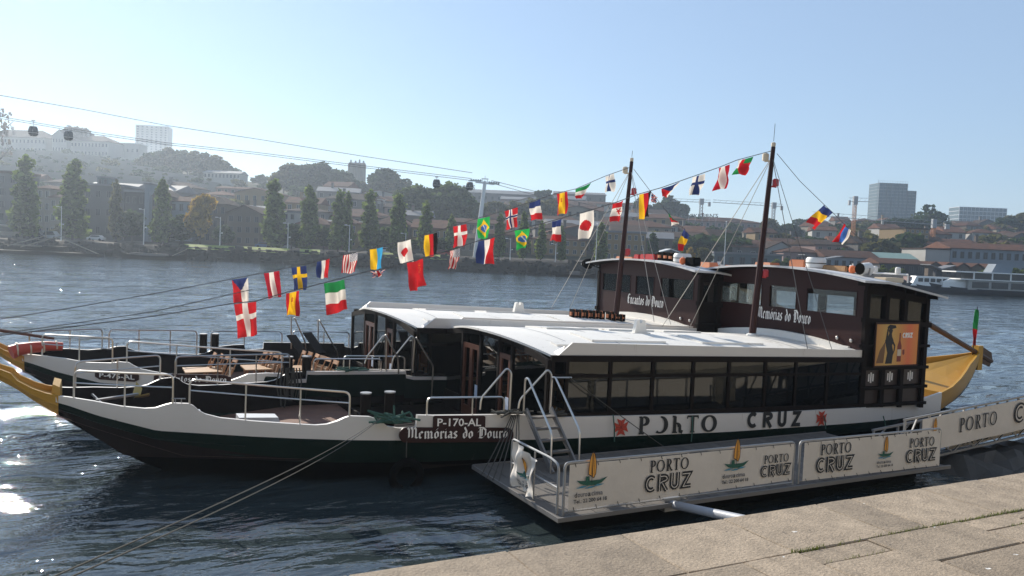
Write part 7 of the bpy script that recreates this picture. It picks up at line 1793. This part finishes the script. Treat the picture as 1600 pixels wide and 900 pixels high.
MB().hexa([(-3.6, -1.6, 6.5), (.8, -1.6, 6.5), (.8, 1.6, 6.5), (-3.6, 1.6, 6.5), (-2.6, -1.5, 8.9), (1.2, -1.5, 8.9), (1.2, 1.5, 8.9), (-2.6, 1.5, 8.9)]).build('funnel_screen', [M['waveprint2'] if 'waveprint2' in M else M['w_blue']], rs_)
MB().box(-14, -8, -1.6, 1.6, 1.8, 3.4).hexa([(-13.5, -1.5, 3.4), (-9, -1.5, 3.4), (-9, 1.5, 3.4), (-13.5, 1.5, 3.4), (-12.4, -1.3, 4.2), (-9, -1.3, 4.2), (-9, 1.3, 4.2), (-12.4, 1.3, 4.2)]).build('bow_house', [M['canister']], rs_)
rs_.scale = (1, 1, .78)
wb = root('work_boat', 'white cabined motor boat moored left of the river ship', 'boat', at_far(1458, 177), -YAW); hullshape(wb, 13, 4, 1.5, 'car_dark'); MB().hexa([(-5, -1.4, 1.5), (3.5, -1.4, 1.5), (3.5, 1.4, 1.5), (-5, 1.4, 1.5), (-4, -1.3, 3.6), (3.2, -1.3, 3.6), (3.2, 1.3, 3.6), (-4, 1.3, 3.6)]).build('cabin', [M['canister']], wb)
for k in range(5): MB().box(-3.6 + k * 1.35, -2.6 + k * 1.35, -1.44, -1.34, 2.4, 3.2).build('window', [M['glass_dark']], wb)
wb2 = root('work_boat', 'small red and white boat half hidden by the nearer wheelhouse roof', 'boat', at_far(1424, 178.5), -YAW); hullshape(wb2, 9, 3, 1.3, 'w_grey'); MB().box(-1, 2.4, -1, 1, 1.3, 3.4).build('cabin', [M['w_pink']], wb2); MB().box(-3.4, -1.2, -.9, .9, 1.3, 2.3).build('hatch', [M['canister']], wb2)
for k, (x0, x1, y, D) in enumerate(((1252, 1312, 402, 200), (1447, 1486, 417, 196))):
    o = root('canopy', 'dark angular canopy with upswept wings on the right quay, %s one' % ('left', 'right')[k], 'canopy', at_far((x0 + x1) / 2, D, gz(lat_of(1350, D), D)), -YAW, 'canopies on the right quay'); w = (lat_of(x1, D) - lat_of(x0, D)) / 2; z = float(onD((x0 + x1) / 2, y, D)[2]) - o.location.z
    for s in (-1, 1): MB().hexa([(0, -2, z - .8), (s * w, -2.5, z + .35), (s * w, 2.5, z + .35), (0, 2, z - .8), (0, -2, z - .4), (s * w, -2.5, z + .55), (s * w, 2.5, z + .55), (0, 2, z - .4)]).build('wing', [M['slate']], o)
    MB().box(-.8, .8, -.6, .6, -.3, z - .6).build('pier', [M['w_dark']], o)
# quay wall at the right under the sheds
qb = MB().hexa([at_far(1180, 181.5, -1), at_far(1640, 181.5, -1), at_far(1640, 186, -1), at_far(1180, 186, -1), at_far(1180, 181.5, 2.4), at_far(1640, 181.5, 2.4), at_far(1640, 186, 3.2), at_far(1180, 186, 3.2)]).build('far_quay_wall', [M['bankstone']], None); tag(qb, kind='structure')

# ------------------------------------------------------------------ riverside houses on the near quay, behind the viewer (mirrored in the boat windows)
xq = -46.0
for k in range(11):
    w = rnd.uniform(7.5, 12); h = rnd.uniform(13, 19); wl = ['ochre', 'white', 'pink', 'cream', 'yellow', 'grey', 'ochre', 'cream', 'blue', 'white', 'brown'][k]; o = root('town_house', '%s riverside town house on the near quay, %s from left, mirrored in the boat windows' % (wl, ORD[k]), 'house', (xq + w / 2, -13.5, QZ), 0, 'town houses on the near quay')
    MB().box(-w / 2, w / 2, -9, 0, 0, h).build('wall', [M['w_' + wl]], o); rf = MB()
    rf.hexa([(-w / 2, -9, h), (w / 2, -9, h), (w / 2, .5, h), (-w / 2, .5, h), (-w / 2, -4.6, h + 2.4), (w / 2, -4.6, h + 2.4), (w / 2, -4.4, h + 2.4), (-w / 2, -4.4, h + 2.4)]); rf.build('roof', [M['tile']], o)
    me = window_mesh(1.2, 2.0, 'w_white'); n = int(w / 2.4)
    for r in range(int(h / 3.4)):
        for c in range(n):
            q = place('window', me, o, (-w / 2 + (c + .5) * w / n, .06, 1.9 + 3.4 * r), math.pi)
    xq += w + .02

# ------------------------------------------------------------------ haze over the river
hz = MB(); l0, l1 = -700, 700
P_ = [tuple(cw(l0, -70, -3)), tuple(cw(l1, -70, -3)), tuple(cw(l1, 1000, -3)), tuple(cw(l0, 1000, -3)), tuple(cw(l0, -70, 92)), tuple(cw(l1, -70, 92)), tuple(cw(l1, 1000, 92)), tuple(cw(l0, 1000, 92))]
hm = bpy.data.materials.new('river_haze'); hm.use_nodes = True; t = hm.node_tree; t.nodes.remove(t.nodes['Principled BSDF']); pv = nn(t, 'ShaderNodeVolumePrincipled')
pv.inputs['Color'].default_value = (.74, .86, 1.0, 1); pv.inputs['Density'].default_value = HAZE; pv.inputs['Anisotropy'].default_value = .55
t.links.new(pv.outputs[0], t.nodes['Material Output'].inputs['Volume'])
tag(hz.hexa(P_).build('haze', [hm]), kind='stuff')
